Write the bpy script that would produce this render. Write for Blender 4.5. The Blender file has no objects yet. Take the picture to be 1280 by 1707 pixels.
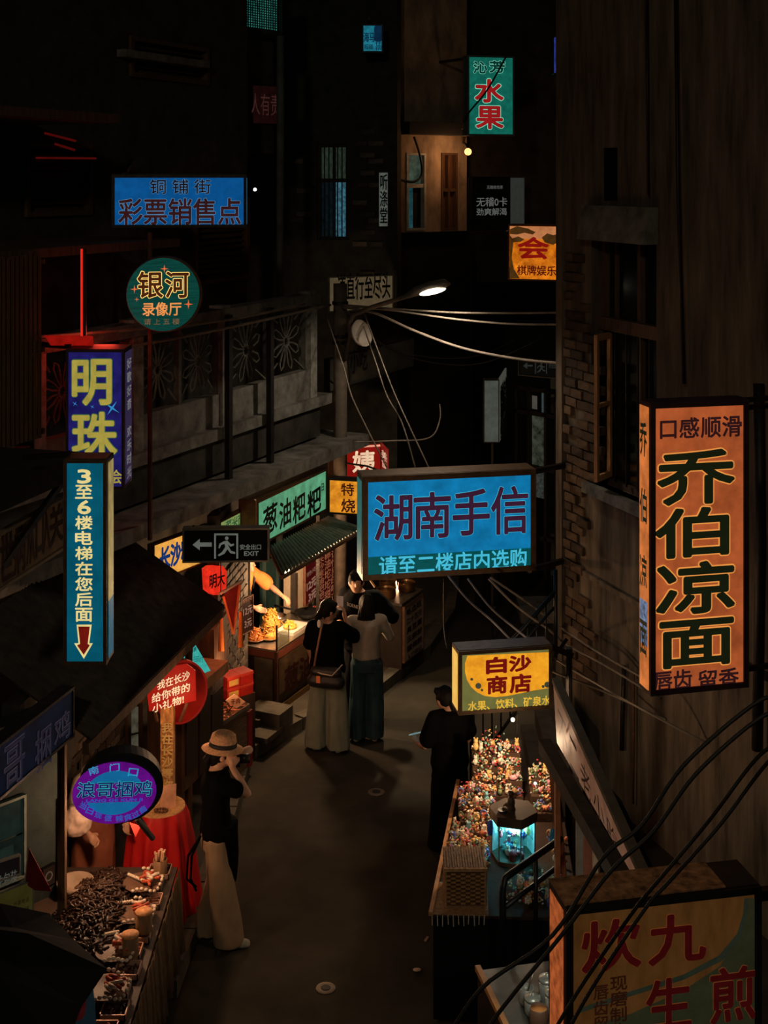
import bpy, bmesh, math, random
from mathutils import Vector, Matrix, noise
random.seed(7)
SC = bpy.context.scene
COL = SC.collection
PI = math.pi
# ------------------------------------------------------------------ camera
H = 6.15; F = 2200.0; YH = 300.0           # eye height, focal length in px (1280 wide), horizon row
cam_d = bpy.data.cameras.new('camera'); cam = bpy.data.objects.new('camera', cam_d); COL.objects.link(cam)
cam.location = (0, 0, H); cam.rotation_euler = (PI/2, 0, 0)
cam_d.sensor_fit = 'HORIZONTAL'; cam_d.sensor_width = 36; cam_d.lens = 36*F/1280
cam_d.shift_y = -(853.5-YH)/1280; cam_d.clip_end = 200
SC.camera = cam
# ------------------------------------------------------------------ world, exposure
w = bpy.data.worlds.new('night'); SC.world = w; w.use_nodes = True
bgn = w.node_tree.nodes['Background']; bgn.inputs[0].default_value = (0.35, 0.6, 0.62, 1); bgn.inputs[1].default_value = 0.0055
SC.view_settings.view_transform = 'Standard'; SC.view_settings.look = 'None'
SC.view_settings.exposure = 0.0; SC.view_settings.gamma = 1; SC.view_settings.use_curve_mapping = False
def light(kind, loc, col, e, size=.1, aim=None, angle=None, blend=.5, name='lamp_light'):
    d = bpy.data.lights.new(name, kind); d.energy = e; d.color = col
    if kind == 'AREA': d.size = size
    elif kind != 'SUN': d.shadow_soft_size = size
    if angle: d.spot_size = math.radians(angle); d.spot_blend = blend
    o = bpy.data.objects.new(name, d); COL.objects.link(o); o.location = loc
    if aim is not None: o.rotation_euler = (Vector(aim)-Vector(loc)).to_track_quat('-Z', 'Y').to_euler()
    return o
WARM = (1, .62, .34); HOT = (1, .50, .20)
# street lights behind and beside the photographer, the source of the dull brown light on walls and people
light('SPOT', (-3.0, -3.0, 10.5), (1, .85, .60), 520, .35, (1.6, 12.5, 3.5), 60, .6, 'street_light_behind')
light('SPOT', (1.5, 3.0, 9.0), (1, .84, .60), 45, .3, (-1.2, 13.5, 1.0), 50, .8, 'street_light_above')
def P(px, py, Y):                           # photograph pixel + distance -> point in the place
    return Vector(((px-640)*Y/F, Y, H-(py-YH)*Y/F))
def GY(py, z=0): return F*(H-z)/(py-YH)
def G(px, py, z=0):
    return P(px, py, GY(py, z))
class Plane:                                # upright plane through two plan points
    def __init__(s, px0, Y0, px1, Y1):
        a = Vector(((px0-640)*Y0/F, Y0, 0)); b = Vector(((px1-640)*Y1/F, Y1, 0))
        s.o = a; s.r = (b-a).normalized(); s.n = Vector((s.r.y, -s.r.x, 0)); s.w = (b-a).length
    def at(s, px, py, off=0):
        d = Vector(((px-640)/F, 1, -(py-YH)/F)); c = Vector((0, 0, H))
        t = ((s.o+s.n*off-c).dot(s.n))/d.dot(s.n)
        return c+d*t
    def st(s, px, py, off=0):
        q = s.at(px, py, off); return ((q-s.o).dot(s.r), q.z)
    def pt(s, a, z, off=0):
        q = s.o+s.r*a+s.n*off; q.z = z; return q
# ------------------------------------------------------------------ materials
MC = {}
def M(name, col, rough=.8, metal=0, var=.35, scale=6, bump=.3, stretch=(1, 1, 1), emit=0, ecol=None, col2=None, trans=0, detail=6, spec=None):
    if name in MC: return MC[name]
    m = bpy.data.materials.new(name); m.use_nodes = True; nt = m.node_tree; b = nt.nodes['Principled BSDF']
    tc = nt.nodes.new('ShaderNodeTexCoord'); mp = nt.nodes.new('ShaderNodeMapping'); mp.inputs['Scale'].default_value = stretch
    nz = nt.nodes.new('ShaderNodeTexNoise'); nz.inputs['Scale'].default_value = scale; nz.inputs['Detail'].default_value = detail
    nz.inputs['Roughness'].default_value = .62
    nt.links.new(tc.outputs['Object'], mp.inputs[0]); nt.links.new(mp.outputs[0], nz.inputs['Vector'])
    rp = nt.nodes.new('ShaderNodeValToRGB'); rp.color_ramp.elements[0].position = .3; rp.color_ramp.elements[1].position = .7
    lo = [c*(1-var) for c in col[:3]]; hi = [min(1, c*(1+var)) for c in (col2 or col)[:3]]
    rp.color_ramp.elements[0].color = (*lo, 1); rp.color_ramp.elements[1].color = (*hi, 1)
    nt.links.new(nz.outputs['Fac'], rp.inputs[0])
    b.inputs['Specular IOR Level'].default_value = spec if spec is not None else .08 if emit else (.2 if rough > .75 else .45)
    b.inputs['Roughness'].default_value = rough; b.inputs['Metallic'].default_value = metal
    if emit:
        b.inputs['Base Color'].default_value = (*[c*.15 for c in col[:3]], 1)
        nt.links.new(rp.outputs[0], b.inputs['Emission Color']); b.inputs['Emission Strength'].default_value = emit
    else: nt.links.new(rp.outputs[0], b.inputs['Base Color'])
    if trans: b.inputs['Transmission Weight'].default_value = trans
    if bump and not emit:
        bp = nt.nodes.new('ShaderNodeBump'); bp.inputs['Strength'].default_value = bump; bp.inputs['Distance'].default_value = .02
        nt.links.new(nz.outputs['Fac'], bp.inputs['Height']); nt.links.new(bp.outputs[0], b.inputs['Normal'])
    MC[name] = m; return m
def lin(r, g, b):                           # 0..255 display colour -> linear
    f = lambda c: (c/255/12.92 if c <= 10.3 else ((c/255+.055)/1.055)**2.4)
    return (f(r), f(g), f(b))
def E(name, rgb, k=1.0, var=.18, scale=5, stretch=(1, 1, 1)):
    return M(name, lin(*rgb), .5, emit=k*.92, var=min(.9, var*1.15), scale=scale*2.2, stretch=stretch, detail=12)
dark_metal = M('dark_metal', (.03, .025, .022), .5, .6, scale=20)
rust = M('rusty_frame', (.12, .05, .025), .7, .3, scale=14)
black = M('black_paint', (.008, .008, .009), .6)
timber = M('old_timber', (.10, .055, .03), .8, scale=4, stretch=(6, 6, 1), bump=.5)
concrete = M('aged_concrete', (.17, .16, .14), .9, scale=5, var=.55, bump=.8, detail=10)
# ------------------------------------------------------------------ mesh builder
class MB:
    def __init__(s): s.v = []; s.f = []; s.smooth = False
    def add(s, vs, fs):
        k = len(s.v); s.v += [tuple(v) for v in vs]; s.f += [tuple(i+k for i in f) for f in fs]; return s
    def hexa(s, c8): return s.add(c8, [(0,3,2,1),(4,5,6,7),(0,1,5,4),(1,2,6,5),(2,3,7,6),(3,0,4,7)])
    def box(s, x0, x1, y0, y1, z0, z1):
        return s.hexa([(x0,y0,z0),(x1,y0,z0),(x1,y1,z0),(x0,y1,z0),(x0,y0,z1),(x1,y0,z1),(x1,y1,z1),(x0,y1,z1)])
    def obox(s, c, a, b, d):                # centre + three half axes
        c = Vector(c); a = Vector(a); b = Vector(b); d = Vector(d)
        return s.hexa([c-a-b-d, c+a-b-d, c+a+b-d, c-a+b-d, c-a-b+d, c+a-b+d, c+a+b+d, c-a+b+d])
    def pbox(s, pl, a0, a1, z0, z1, o0, o1):
        return s.hexa([pl.pt(a0,z0,o1), pl.pt(a1,z0,o1), pl.pt(a1,z0,o0), pl.pt(a0,z0,o0), pl.pt(a0,z1,o1), pl.pt(a1,z1,o1), pl.pt(a1,z1,o0), pl.pt(a0,z1,o0)])
    def ppx(s, pl, x0, y0, x1, y1, o0, o1): # box on a plane, given by pixels (x0,y0)-(x1,y1)
        a0 = pl.st(x0, (y0+y1)/2)[0]; a1 = pl.st(x1, (y0+y1)/2)[0]
        z1 = pl.st((x0+x1)/2, y0)[1]; z0 = pl.st((x0+x1)/2, y1)[1]
        return s.pbox(pl, a0, a1, z0, z1, o0, o1)
    def bar(s, a, b, w, h=None):
        a = Vector(a); b = Vector(b); d = (b-a); h = h or w
        if d.length < 1e-6: return s
        u = d.normalized(); side = u.cross(Vector((0,0,1)))
        if side.length < 1e-3: side = Vector((1,0,0))
        side.normalize(); up = side.cross(u).normalized()
        return s.obox((a+b)/2, d/2, side*w/2, up*h/2)
    def tube(s, pts, r, n=8, r2=None, cap=True):
        pts = [Vector(p) for p in pts]; k = len(s.v); m = len(pts); prev = None
        for i, p in enumerate(pts):
            t = (pts[min(i+1, m-1)]-pts[max(i-1, 0)]).normalized()
            if prev is None:
                x = t.cross(Vector((0,0,1)));
                if x.length < 1e-3: x = Vector((1,0,0))
            else: x = prev-t*prev.dot(t)
            x.normalize(); prev = x; y = t.cross(x)
            rr = r if r2 is None else r+(r2-r)*i/(m-1)
            for j in range(n):
                a = 2*PI*j/n; s.v.append(tuple(p+x*math.cos(a)*rr+y*math.sin(a)*rr))
        for i in range(m-1):
            for j in range(n):
                s.f.append((k+i*n+j, k+i*n+(j+1)%n, k+(i+1)*n+(j+1)%n, k+(i+1)*n+j))
        if cap: s.f.append(tuple(k+j for j in range(n))[::-1]); s.f.append(tuple(k+(m-1)*n+j for j in range(n)))
        return s
    def lathe(s, c, prof, n=20, sx=1, sy=1):
        k = len(s.v); c = Vector(c)
        for r, z in prof:
            for j in range(n):
                a = 2*PI*j/n; s.v.append((c.x+r*math.cos(a)*sx, c.y+r*math.sin(a)*sy, c.z+z))
        for i in range(len(prof)-1):
            for j in range(n): s.f.append((k+i*n+j, k+i*n+(j+1)%n, k+(i+1)*n+(j+1)%n, k+(i+1)*n+j))
        s.f.append(tuple(k+j for j in range(n))[::-1]); s.f.append(tuple(k+(len(prof)-1)*n+j for j in range(n)))
        return s
    def ell(s, c, r, n=10, m=7, rot=None):
        c = Vector(c); k = len(s.v); r = (r, r, r) if not hasattr(r, '__len__') else r
        for i in range(m+1):
            t = PI*i/m
            for j in range(n):
                a = 2*PI*j/n; v = Vector((math.sin(t)*math.cos(a)*r[0], math.sin(t)*math.sin(a)*r[1], math.cos(t)*r[2]))
                if rot: v = rot @ v
                s.v.append(tuple(c+v))
        for i in range(m):
            for j in range(n): s.f.append((k+i*n+j, k+(i+1)*n+j, k+(i+1)*n+(j+1)%n, k+i*n+(j+1)%n))
        return s
    def prism(s, pts, d):                   # polygon (3-D points) extruded by vector d
        n = len(pts); d = Vector(d); a = [Vector(p) for p in pts]
        return s.add(a+[p+d for p in a], [tuple(range(n))[::-1], tuple(range(n, 2*n))]+[(i, (i+1)%n, n+(i+1)%n, n+i) for i in range(n)])
    def mesh(s, name):
        me = bpy.data.meshes.new(name); me.from_pydata(s.v, [], s.f); me.update()
        if s.smooth:
            for p in me.polygons: p.use_smooth = True
        return me
    def build(s, name, mat, parent=None, smooth=None):
        if smooth is not None: s.smooth = smooth
        bm = bmesh.new(); me = s.mesh(name); bm.from_mesh(me); bmesh.ops.remove_doubles(bm, verts=bm.verts, dist=1e-6)
        bmesh.ops.recalc_face_normals(bm, faces=bm.faces); bm.to_mesh(me); bm.free()
        if s.smooth:
            for p in me.polygons: p.use_smooth = True
        me.materials.append(mat); return put(name, me, parent)
def put(name, me, parent=None):
    o = bpy.data.objects.new(name, me); COL.objects.link(o)
    if parent is not None:
        o.parent = parent; bpy.context.view_layer.update() if False else None
        o.matrix_parent_inverse = pinv(parent)
    return o
def wm(o):
    m = Matrix.LocRotScale(o.location, o.rotation_euler, o.scale)
    return (wm(o.parent) @ o.matrix_parent_inverse @ m) if o.parent else m
def pinv(o): return wm(o).inverted()
def root(name, loc, label, cat, group=None):
    o = bpy.data.objects.new(name, None); COL.objects.link(o); o.location = loc; o.empty_display_size = .1
    o['label'] = label; o['category'] = cat
    if group: o['group'] = group
    return o
def tag(o, label=None, cat=None, group=None, kind=None):
    if label: o['label'] = label
    if cat: o['category'] = cat
    if group: o['group'] = group
    if kind: o['kind'] = kind
    return o
def sroot(name):
    o = bpy.data.objects.new(name, None); COL.objects.link(o); o['kind'] = 'structure'; return o
# ------------------------------------------------------------------ lettering
GC = {}
TS = bpy.data.scenes.new('workbench')       # scratch scene so that evaluating one shape stays quick
def baked(o):
    TS.collection.objects.link(o); vl = TS.view_layers[0]; vl.update(); dg = vl.depsgraph
    me = bpy.data.meshes.new_from_object(o.evaluated_get(dg)); TS.collection.objects.unlink(o); bpy.data.objects.remove(o); return me
def glyph(s, bold=0.0):
    k = (s, round(bold, 4))
    if k in GC: return GC[k]
    cu = bpy.data.curves.new('t', 'FONT'); cu.body = s; cu.size = 1; cu.offset = bold; cu.resolution_u = 3
    me = baked(bpy.data.objects.new('t', cu))
    v = [(a.co.x, a.co.y) for a in me.vertices]; f = [tuple(p.vertices) for p in me.polygons]
    bpy.data.curves.remove(cu); bpy.data.meshes.remove(me)
    if not v: v = [(0, 0), (.01, 0), (0, .01)]; f = [(0, 1, 2)]
    xs = [a[0] for a in v]; ys = [a[1] for a in v]
    GC[k] = (v, f, (min(xs), min(ys), max(xs), max(ys))); return GC[k]
REF = None
PANEL = {}                                  # the panel of each sign, which carries its lettering
def text_on(pl, s, rect, mat, off=.004, bold=.0, parent=None, vert=False, outline=None, ow=.03, slant=0.0, name='lettering', cell=False, thick=0):
    """rect is (px0,py0,px1,py1) in the photograph; the string is fitted to it on plane pl"""
    global REF
    if REF is None: REF = glyph('国')[2]
    x0, y0, x1, y1 = rect; mb = MB(); mo = MB()
    cx, cy = (x0+x1)/2, (y0+y1)/2
    s0 = pl.st(x0, cy)[0]; s1 = pl.st(x1, cy)[0]; t1 = pl.st(cx, y0)[1]; t0 = pl.st(cx, y1)[1]
    items = []
    if vert:
        chars = [c for c in s]; n = len(chars); h = (t1-t0)/n
        for i, c in enumerate(chars):
            if c != ' ': items.append((c, s0, s1, t1-(i+.94)*h, t1-(i+.06)*h, ord(c) > 0x2e80))
    else: items.append((s, s0, s1, t0, t1, cell))
    for c, a0, a1, b0, b1, em in items:
        for bb, tgt, oo in ([(bold+ow, mo, off)] if outline else [])+[(bold, mb, off+(.003 if outline else 0))]:
            v, f, bx = glyph(c, 0); rb = REF if em else bx
            kx = (a1-a0)/max(1e-4, rb[2]-rb[0]); ky = (b1-b0)/max(1e-4, rb[3]-rb[1])
            nd = 0 if bb <= 0 else (12 if bb > .03 else 8); f0 = f; vs = []; f = []
            rad = bb*(a1-a0)/max(1e-4, rb[2]-rb[0])
            for di in range(nd+1):
                ox = oy = 0
                if di: ox = rad*math.cos(2*PI*di/nd); oy = rad*math.sin(2*PI*di/nd)
                kk = len(vs)
                for q in v:
                    yy = (q[1]-rb[1])*ky+oy; xx = a0+(q[0]-rb[0])*kx+ox
                    vs.append(pl.pt(xx, b0+yy+slant*(xx-(a0+a1)/2), oo+di*1e-5))
                f += [tuple(i+kk for i in q) for q in f0]
            if thick and tgt is mb:
                n = len(vs); vs2 = [p+pl.n*thick for p in vs]; ed = {}
                for q in f:
                    for i in range(len(q)):
                        e = (q[i], q[(i+1) % len(q)]); r_ = (e[1], e[0])
                        if r_ in ed: del ed[r_]
                        else: ed[e] = 1
                tgt.add(vs+vs2, [tuple(i+n for i in q) for q in f]+[(e[0], e[1], e[1]+n, e[0]+n) for e in ed])
            else: tgt.add(vs, f)
    parent = PANEL.get(parent.name, parent) if parent else parent
    def fin(b, m, nm):
        me = b.mesh(nm); me.materials.append(m); return put(nm, me, parent)
    if outline: fin(mo, outline, 'letter_outline')
    return fin(mb, mat, name)
# ------------------------------------------------------------------ light boxes and boards
def frame_mb(pl, a0, a1, z0, z1, fw, o0, o1):
    mb = MB()
    mb.pbox(pl, a0, a1, z1-fw, z1, o0, o1); mb.pbox(pl, a0, a1, z0, z0+fw, o0, o1)
    mb.pbox(pl, a0, a0+fw, z0+fw, z1-fw, o0, o1); mb.pbox(pl, a1-fw, a1, z0+fw, z1-fw, o0, o1)
    return mb
def signbox(name, label, cat, rect, YL, YR, depth, pm, fm, fw=.03, side=None, housing=None, texts=(), group=None):
    x0, yt, x1, yb = rect                    # y values belong to the left edge
    pl = Plane(x0, YL, x1, YR); z1 = H-(yt-YH)*YL/F; z0 = H-(yb-YH)*YL/F; w_ = pl.w
    r = root(name, pl.pt(w_/2, z0, -depth/2), label, cat, group)
    MB().pbox(pl, fw*.4, w_-fw*.4, z0+fw*.4, z1-fw*.4, -depth+.004, -.012).build('housing', housing or side or fm, r)
    mb = frame_mb(pl, 0, w_, z0, z1, fw, -.02, .012)
    if depth > .08:
        mb2 = frame_mb(pl, 0, w_, z0, z1, fw, -depth, -depth+.03); mb.v, mb.f = mb.v, mb.f
        mb.add(mb2.v, mb2.f)
        for a in (0, w_-fw):
            for z in (z0, z1-fw): mb.pbox(pl, a, a+fw, z, z+fw, -depth+.03, -.02)
        if not side:
            pass
        mb.pbox(pl, fw*.2, w_-fw*.2, z1-.006, z1+.004, -depth+.01, -.01)
    mb.build('frame', fm, r)
    PANEL[r.name] = MB().pbox(pl, fw*.8, w_-fw*.8, z0+fw*.8, z1-fw*.8, -.012, 0).build('panel', pm, r)
    for t in texts: text_on(pl, parent=r, **t)
    return r, pl, z0, z1
def T(s, rect, mat, **k): d = dict(s=s, rect=rect, mat=mat); d.update(k); return d
# ================================================================== THE SETTING
asphalt = M('asphalt', (.034, .029, .020), .9, var=.5, scale=1.3, bump=.5, detail=12)
f = MB().box(-12, 14, 2, 40, -.2, 0).build('floor', asphalt); f['kind'] = 'structure'
KL = [(-1.75, 4), (-1.55, 9.9), (-1.42, 12), (-1.38, 14.0), (-.9, 14.75), (-.04, 15.7), (.6, 17.06), (1.0, 18.5), (1.25, 21), (1.4, 26)]
pave = M('paving', (.06, .052, .04), .85, var=.4, scale=2, bump=.5)
mb = MB(); mb.prism([(x-.16, y, 0) for x, y in KL]+[(-12, 26, 0), (-12, 4, 0)], (0, 0, .13))
sw = mb.build('sidewalk', pave); sw['kind'] = 'structure'
kerbm = M('kerb_stone', (.085, .075, .058), .85, var=.3, scale=7, bump=.5)
for (x0, y0), (x1, y1) in zip(KL[1:-1], KL[2:]):
    L = math.hypot(x1-x0, y1-y0); n = max(1, round(L/.62)); d = Vector((x1-x0, y1-y0, 0))/n; u = d.normalized(); nn = Vector((-u.y, u.x, 0))
    for i in range(n):
        a = Vector((x0, y0, 0))+d*i; c = a+d*.5+nn*.08+Vector((0, 0, .07+random.uniform(-.004, .006)))
        MB().obox(c, d*.5*.975, nn*.075, (0, 0, .068)).build('kerb_stone', kerbm, sw)
# ---- right wall: plane from the far corner (1.88,14) to the near end
WR = Plane(935, 14.0, 1280, 10.68)
stucco = M('stained_stucco', (.11, .086, .062), .95, var=.75, scale=5.5, stretch=(1, 1, .16), bump=1.0, detail=15)
wr = sroot('wall_right')
def wall_grid(name, pl, a0, a1, z0, z1, holes, mat, parent=None, th=.3, off=0):
    A = sorted({a0, a1} | {v for h in holes for v in h[:2]}); Z = sorted({z0, z1} | {v for h in holes for v in h[2:]})
    mb = MB()
    for i in range(len(A)-1):
        for j in range(len(Z)-1):
            ca, cz = (A[i]+A[i+1])/2, (Z[j]+Z[j+1])/2
            if any(h[0] < ca < h[1] and h[2] < cz < h[3] for h in holes): continue
            mb.pbox(pl, A[i], A[i+1], Z[j], Z[j+1], off-th, off)
    o = mb.build(name, mat, parent); o['kind'] = 'structure' if parent is None else o.get('kind', 'structure'); return o
wa0, wa1 = WR.st(986, 600)[0], WR.st(1094, 600)[0]
wz1 = WR.st(1040, 345)[1]; wz0 = WR.st(1005, 812)[1]
sl = WR.st(1018, 280)
slot = (WR.st(1005, 280)[0], WR.st(1029, 280)[0], WR.st(1018, 335)[1], WR.st(1018, 246)[1])
o = wall_grid('stucco_wall', WR, 0, 11, 0, 9.6, [(wa0, wa1, wz0, wz1), slot], stucco, wr, .4)
del o['kind']
for w2 in (MB().pbox(WR, *slot[:2], slot[2], slot[3], -.42, -.36),): w2.build('slot_back', black, wr)
void = M('slot_shade_black', (.002, .002, .002), .95, bump=0)  # near-black sheets over the slot's reveals paint its shade
for q0_, q1_ in ((slot[1]-.012, slot[1]+.002), (slot[0]-.002, slot[0]+.012)): MB().pbox(WR, q0_, q1_, slot[2], slot[3], -.40, -.012).build('slot_shade_sheet', void, wr)
MB().pbox(WR, wa0-.02, wa1+.02, wz0-.02, wz1+.02, -.62, -.58).build('room_behind_window', M('dark_room', (.006, .006, .006), .9), wr)
# hidden flank of the building, going away from the corner
MB().prism([WR.pt(0, 0, 0), WR.pt(0, 0, -.4), (6.0, 17.2, 0), (5.9, 17.6, 0)], (0, 0, 9.6)).build('flank_wall', stucco, wr)
# corner pilaster of exposed bricks
brickm = [M('brick_brown', (.09, .055, .034), .9, var=.4, scale=18, bump=.6), M('brick_dark', (.055, .036, .025), .9, var=.4, scale=18, bump=.6), M('brick_ochre', (.11, .07, .042), .9, var=.4, scale=18, bump=.6)]
bmesh_b = {}
def brick(pl, a0, a1, z0, z1, proud, parent, mats, name='brick'):
    w_, h_ = a1-a0, z1-z0; key = (round(w_, 2), round(h_, 3), round(proud, 3), mats[0].name)
    if key not in bmesh_b:
        bmesh_b[key] = []
        for m in mats:
            mb = MB().box(-w_/2, w_/2, -proud, .03, -h_/2, h_/2); me = mb.mesh(name); bm = bmesh.new(); bm.from_mesh(me)
            bmesh.ops.bevel(bm, geom=bm.edges[:], offset=.006, segments=1, affect='EDGES'); bmesh.ops.recalc_face_normals(bm, faces=bm.faces)
            bm.to_mesh(me); bm.free(); me.materials.append(m); bmesh_b[key].append(me)
    o = bpy.data.objects.new(name, random.choice(bmesh_b[key])); COL.objects.link(o); o.parent = parent
    o.matrix_parent_inverse = pinv(parent)
    p = pl.pt((a0+a1)/2, (z0+z1)/2, 0); o.location = p
    o.rotation_euler = (random.uniform(-.02, .02), random.uniform(-.02, .02), math.atan2(pl.r.y, pl.r.x)+random.uniform(-.02, .02))
    return o
nb = 0
zt = WR.st(955, 420)[1]; z = 1.0; row = 0
while z < zt:
    for k in range(3):
        a0 = .16+k*.25-(.12 if row % 2 else 0); a1 = a0+.235
        if a1 > .80+.2*math.sin(z*2.1): continue
        if random.random() < .10: continue
        if a0 < .12: a0 = .12
        brick(WR, a0, a1, z, z+.085, .018+random.random()*.03, wr, brickm)
        nb += 1
    z += .10; row += 1
# rendered edge strip of the pilaster
mb = MB(); mb.pbox(WR, -.02, .11, 0, 9.6, 0, .05); mb.build('corner_render', stucco, wr)
# lintel hood over the window
mb = MB(); h0 = WR.st(1090, 349)[1]
mb.prism([WR.pt(wa0-.03, h0+.02, 0), WR.pt(wa0-.03, h0+.02, .10), WR.pt(wa0-.03, WR.st(982, 398)[1], .16), WR.pt(wa0-.03, WR.st(982, 398)[1], 0)], WR.r*(wa1-wa0+.06))
mb.build('window_hood', concrete, wr)
mb = MB(); mb.pbox(WR, wa0-.05, wa1+.12, wz0-.10, wz0, -.1, .09); mb.build('window_sill', concrete, wr)
mb = MB(); mb.pbox(WR, .12, 11, WR.st(1030, 985)[1]-.03, WR.st(1030, 985)[1]+.02, 0, .035); mb.build('wall_ledge', stucco, wr)
# timber window in the right wall
win = sroot('window_1')
fr = M('window_wood', (.10, .055, .035), .7, scale=5, stretch=(8, 8, 1), bump=.3)
zt_ = WR.st(1040, 560)[1]
mb = frame_mb(WR, wa0, wa1, wz0, wz1-.2, .06, -.22, -.12)
mb.pbox(WR, wa0, wa1, zt_, zt_+.13, -.24, -.08)
am = wa0+(wa1-wa0)*.56
mb.pbox(WR, am, am+.06, wz0, wz1-.2, -.2, -.12)
mb.pbox(WR, wa0+.22, wa0+.25, zt_+.13, wz1-.2, -.2, -.14)
mb.build('window_frame', fr, win)
glassd = M('dark_glass', (.006, .008, .009), .15, bump=0, var=.2)
for (p, q, z0, z1) in ((wa0+.06, am, wz0+.06, zt_), (am+.06, wa1-.06, wz0+.06, zt_), (wa0+.06, am, zt_+.13, wz1-.26), (am+.06, wa1-.06, zt_+.13, wz1-.26)):
    MB().pbox(WR, p, q, z0, z1, -.185, -.175).build('pane', glassd, win)
# open casement, edge-on
mb = MB(); ca = WR.pt(am-.02, 0, -.12); cd = Vector((-.75, -.66, 0))
cz0, cz1 = wz0+.08, zt_-.02
q0 = WR.pt(wa0+.14, 0, -.14); q1 = q0+Vector((-.30, -.42, 0)).normalized()*.34
cm = MB()
for (u0, u1, z0, z1) in ((0, .05, cz0, cz1), (.29, .34, cz0, cz1), (.05, .29, cz0, cz0+.06), (.05, .29, cz1-.06, cz1), (.05, .29, (cz0+cz1)/2, (cz0+cz1)/2+.04)):
    dd = (q1-q0).normalized(); nn = Vector((dd.y, -dd.x, 0))*.018
    a = q0+dd*u0; b = q0+dd*u1
    cm.hexa([Vector((*((a+s_).xy), zz)) for zz in (z0, z1) for s_ in ()] or [Vector(((a-nn).x, (a-nn).y, z0)), Vector(((b-nn).x, (b-nn).y, z0)), Vector(((b+nn).x, (b+nn).y, z0)), Vector(((a+nn).x, (a+nn).y, z0)), Vector(((a-nn).x, (a-nn).y, z1)), Vector(((b-nn).x, (b-nn).y, z1)), Vector(((b+nn).x, (b+nn).y, z1)), Vector(((a+nn).x, (a+nn).y, z1))])
cm.build('open_casement', M('lit_casement_wood', (.6, .30, .13), .7, scale=5, stretch=(8, 8, 1)), win)  # orange light on the casement is put into its wood colour
for i in range(5):
    a = wa0+.09+i*(wa1-wa0-.15)/5
    MB().pbox(WR, a, a+.016, wz0+.06, zt_, -.10, -.085).build('window_bar', dark_metal, win)
# crack-like rain pipes on the right wall
def pipe(name, pts, r, mat, label, cat, group=None):
    o = MB().tube(pts, r, 10).build(name, mat, None, True); tag(o, label, cat, group); return o
pipe('drain_pipe', [WR.at(1126, -30, .07), WR.at(1130, 300, .07), WR.at(1140, 640, .07)], .018, dark_metal, 'thin dark pipe running down the stucco wall above the tall orange lightbox', 'pipe')
pipe('drain_pipe', [WR.at(1078, -30, .05), WR.at(1080, 325, .05)], .014, dark_metal, 'thin dark pipe on the stucco wall ending over the window hood', 'pipe')
pipe('drain_pipe', [WR.at(1265, 640, .09), WR.at(1268, 900, .09), WR.at(1262, 1250, .09)], .045, dark_metal, 'dark pipe on the wall behind the right edge of the tall orange lightbox', 'pipe')
for (x, y0, y1, xx, lab) in ((1040, 1110, 1250, 1036, 'wider iron downpipe low on the right wall with a bent mouth'), (1056, 1120, 1340, 1055, 'longer thin conduit beside the iron downpipe low on the right wall')):
    pipe('wall_conduit', [WR.at(x, y0, .06), WR.at(xx, y1, .06)], .022 if x == 1040 else .012, dark_metal if x == 1040 else rust, lab, 'pipe')
# root of the dark sheet that paints shade low on the right side
shade_root = sroot('shade_sheet_1')
A1 = P(925, 1150, 10.9); A2 = P(1085, 1500, 7.3)
# ---- left facade with balcony
PL = Plane(200, 12.53, 527, 16.1)
wl = sroot('wall_left')
darkwall = M('sooty_plaster', (.05, .045, .038), .9, var=.5, scale=4, bump=.7, detail=10)
def PZ(px, py, off=0): return PL.st(px, py, off)[1]
aE = PL.st(527, 560)[0]; a430 = PL.st(430, 560)[0]
zt2, zr0 = 4.77, 4.64
mbs = MB().pbox(PL, -7, aE, 3.5, 3.86, -.12, 0); mbs.build('parapet', concrete, wl)
MB().pbox(PL, -7, aE+.03, zr0, zt2, -.15, .05).build('balcony_rail', concrete, wl)
MB().pbox(PL, -7, aE+.25, 3.40, 3.52, -1.0, .09).build('balcony_slab', concrete, wl)
MB().pbox(PL, -7, aE+.10, 3.02, 3.40, -.1, .0).build('fascia_wall', darkwall, wl)
MB().pbox(PL, -7, aE+.62, 2.84, 2.98, -1.2, .42).build('lower_ledge', concrete, wl)
mbw = MB().pbox(PL, -7, aE-.02, 0, 2.84, -1.5, -1.3); mbw.build('ground_floor_wall', darkwall, wl)
posts = [aE-.13, PL.st(372, 560)[0], PL.st(225, 560)[0], PL.st(60, 560)[0]]
for a in posts: MB().pbox(PL, a-.06, a+.10, 3.5, 4.8, -.14, .03).build('parapet_post', M('pale_post', (.26, .25, .22), .9, var=.5, scale=8, bump=.6), wl)
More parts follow.
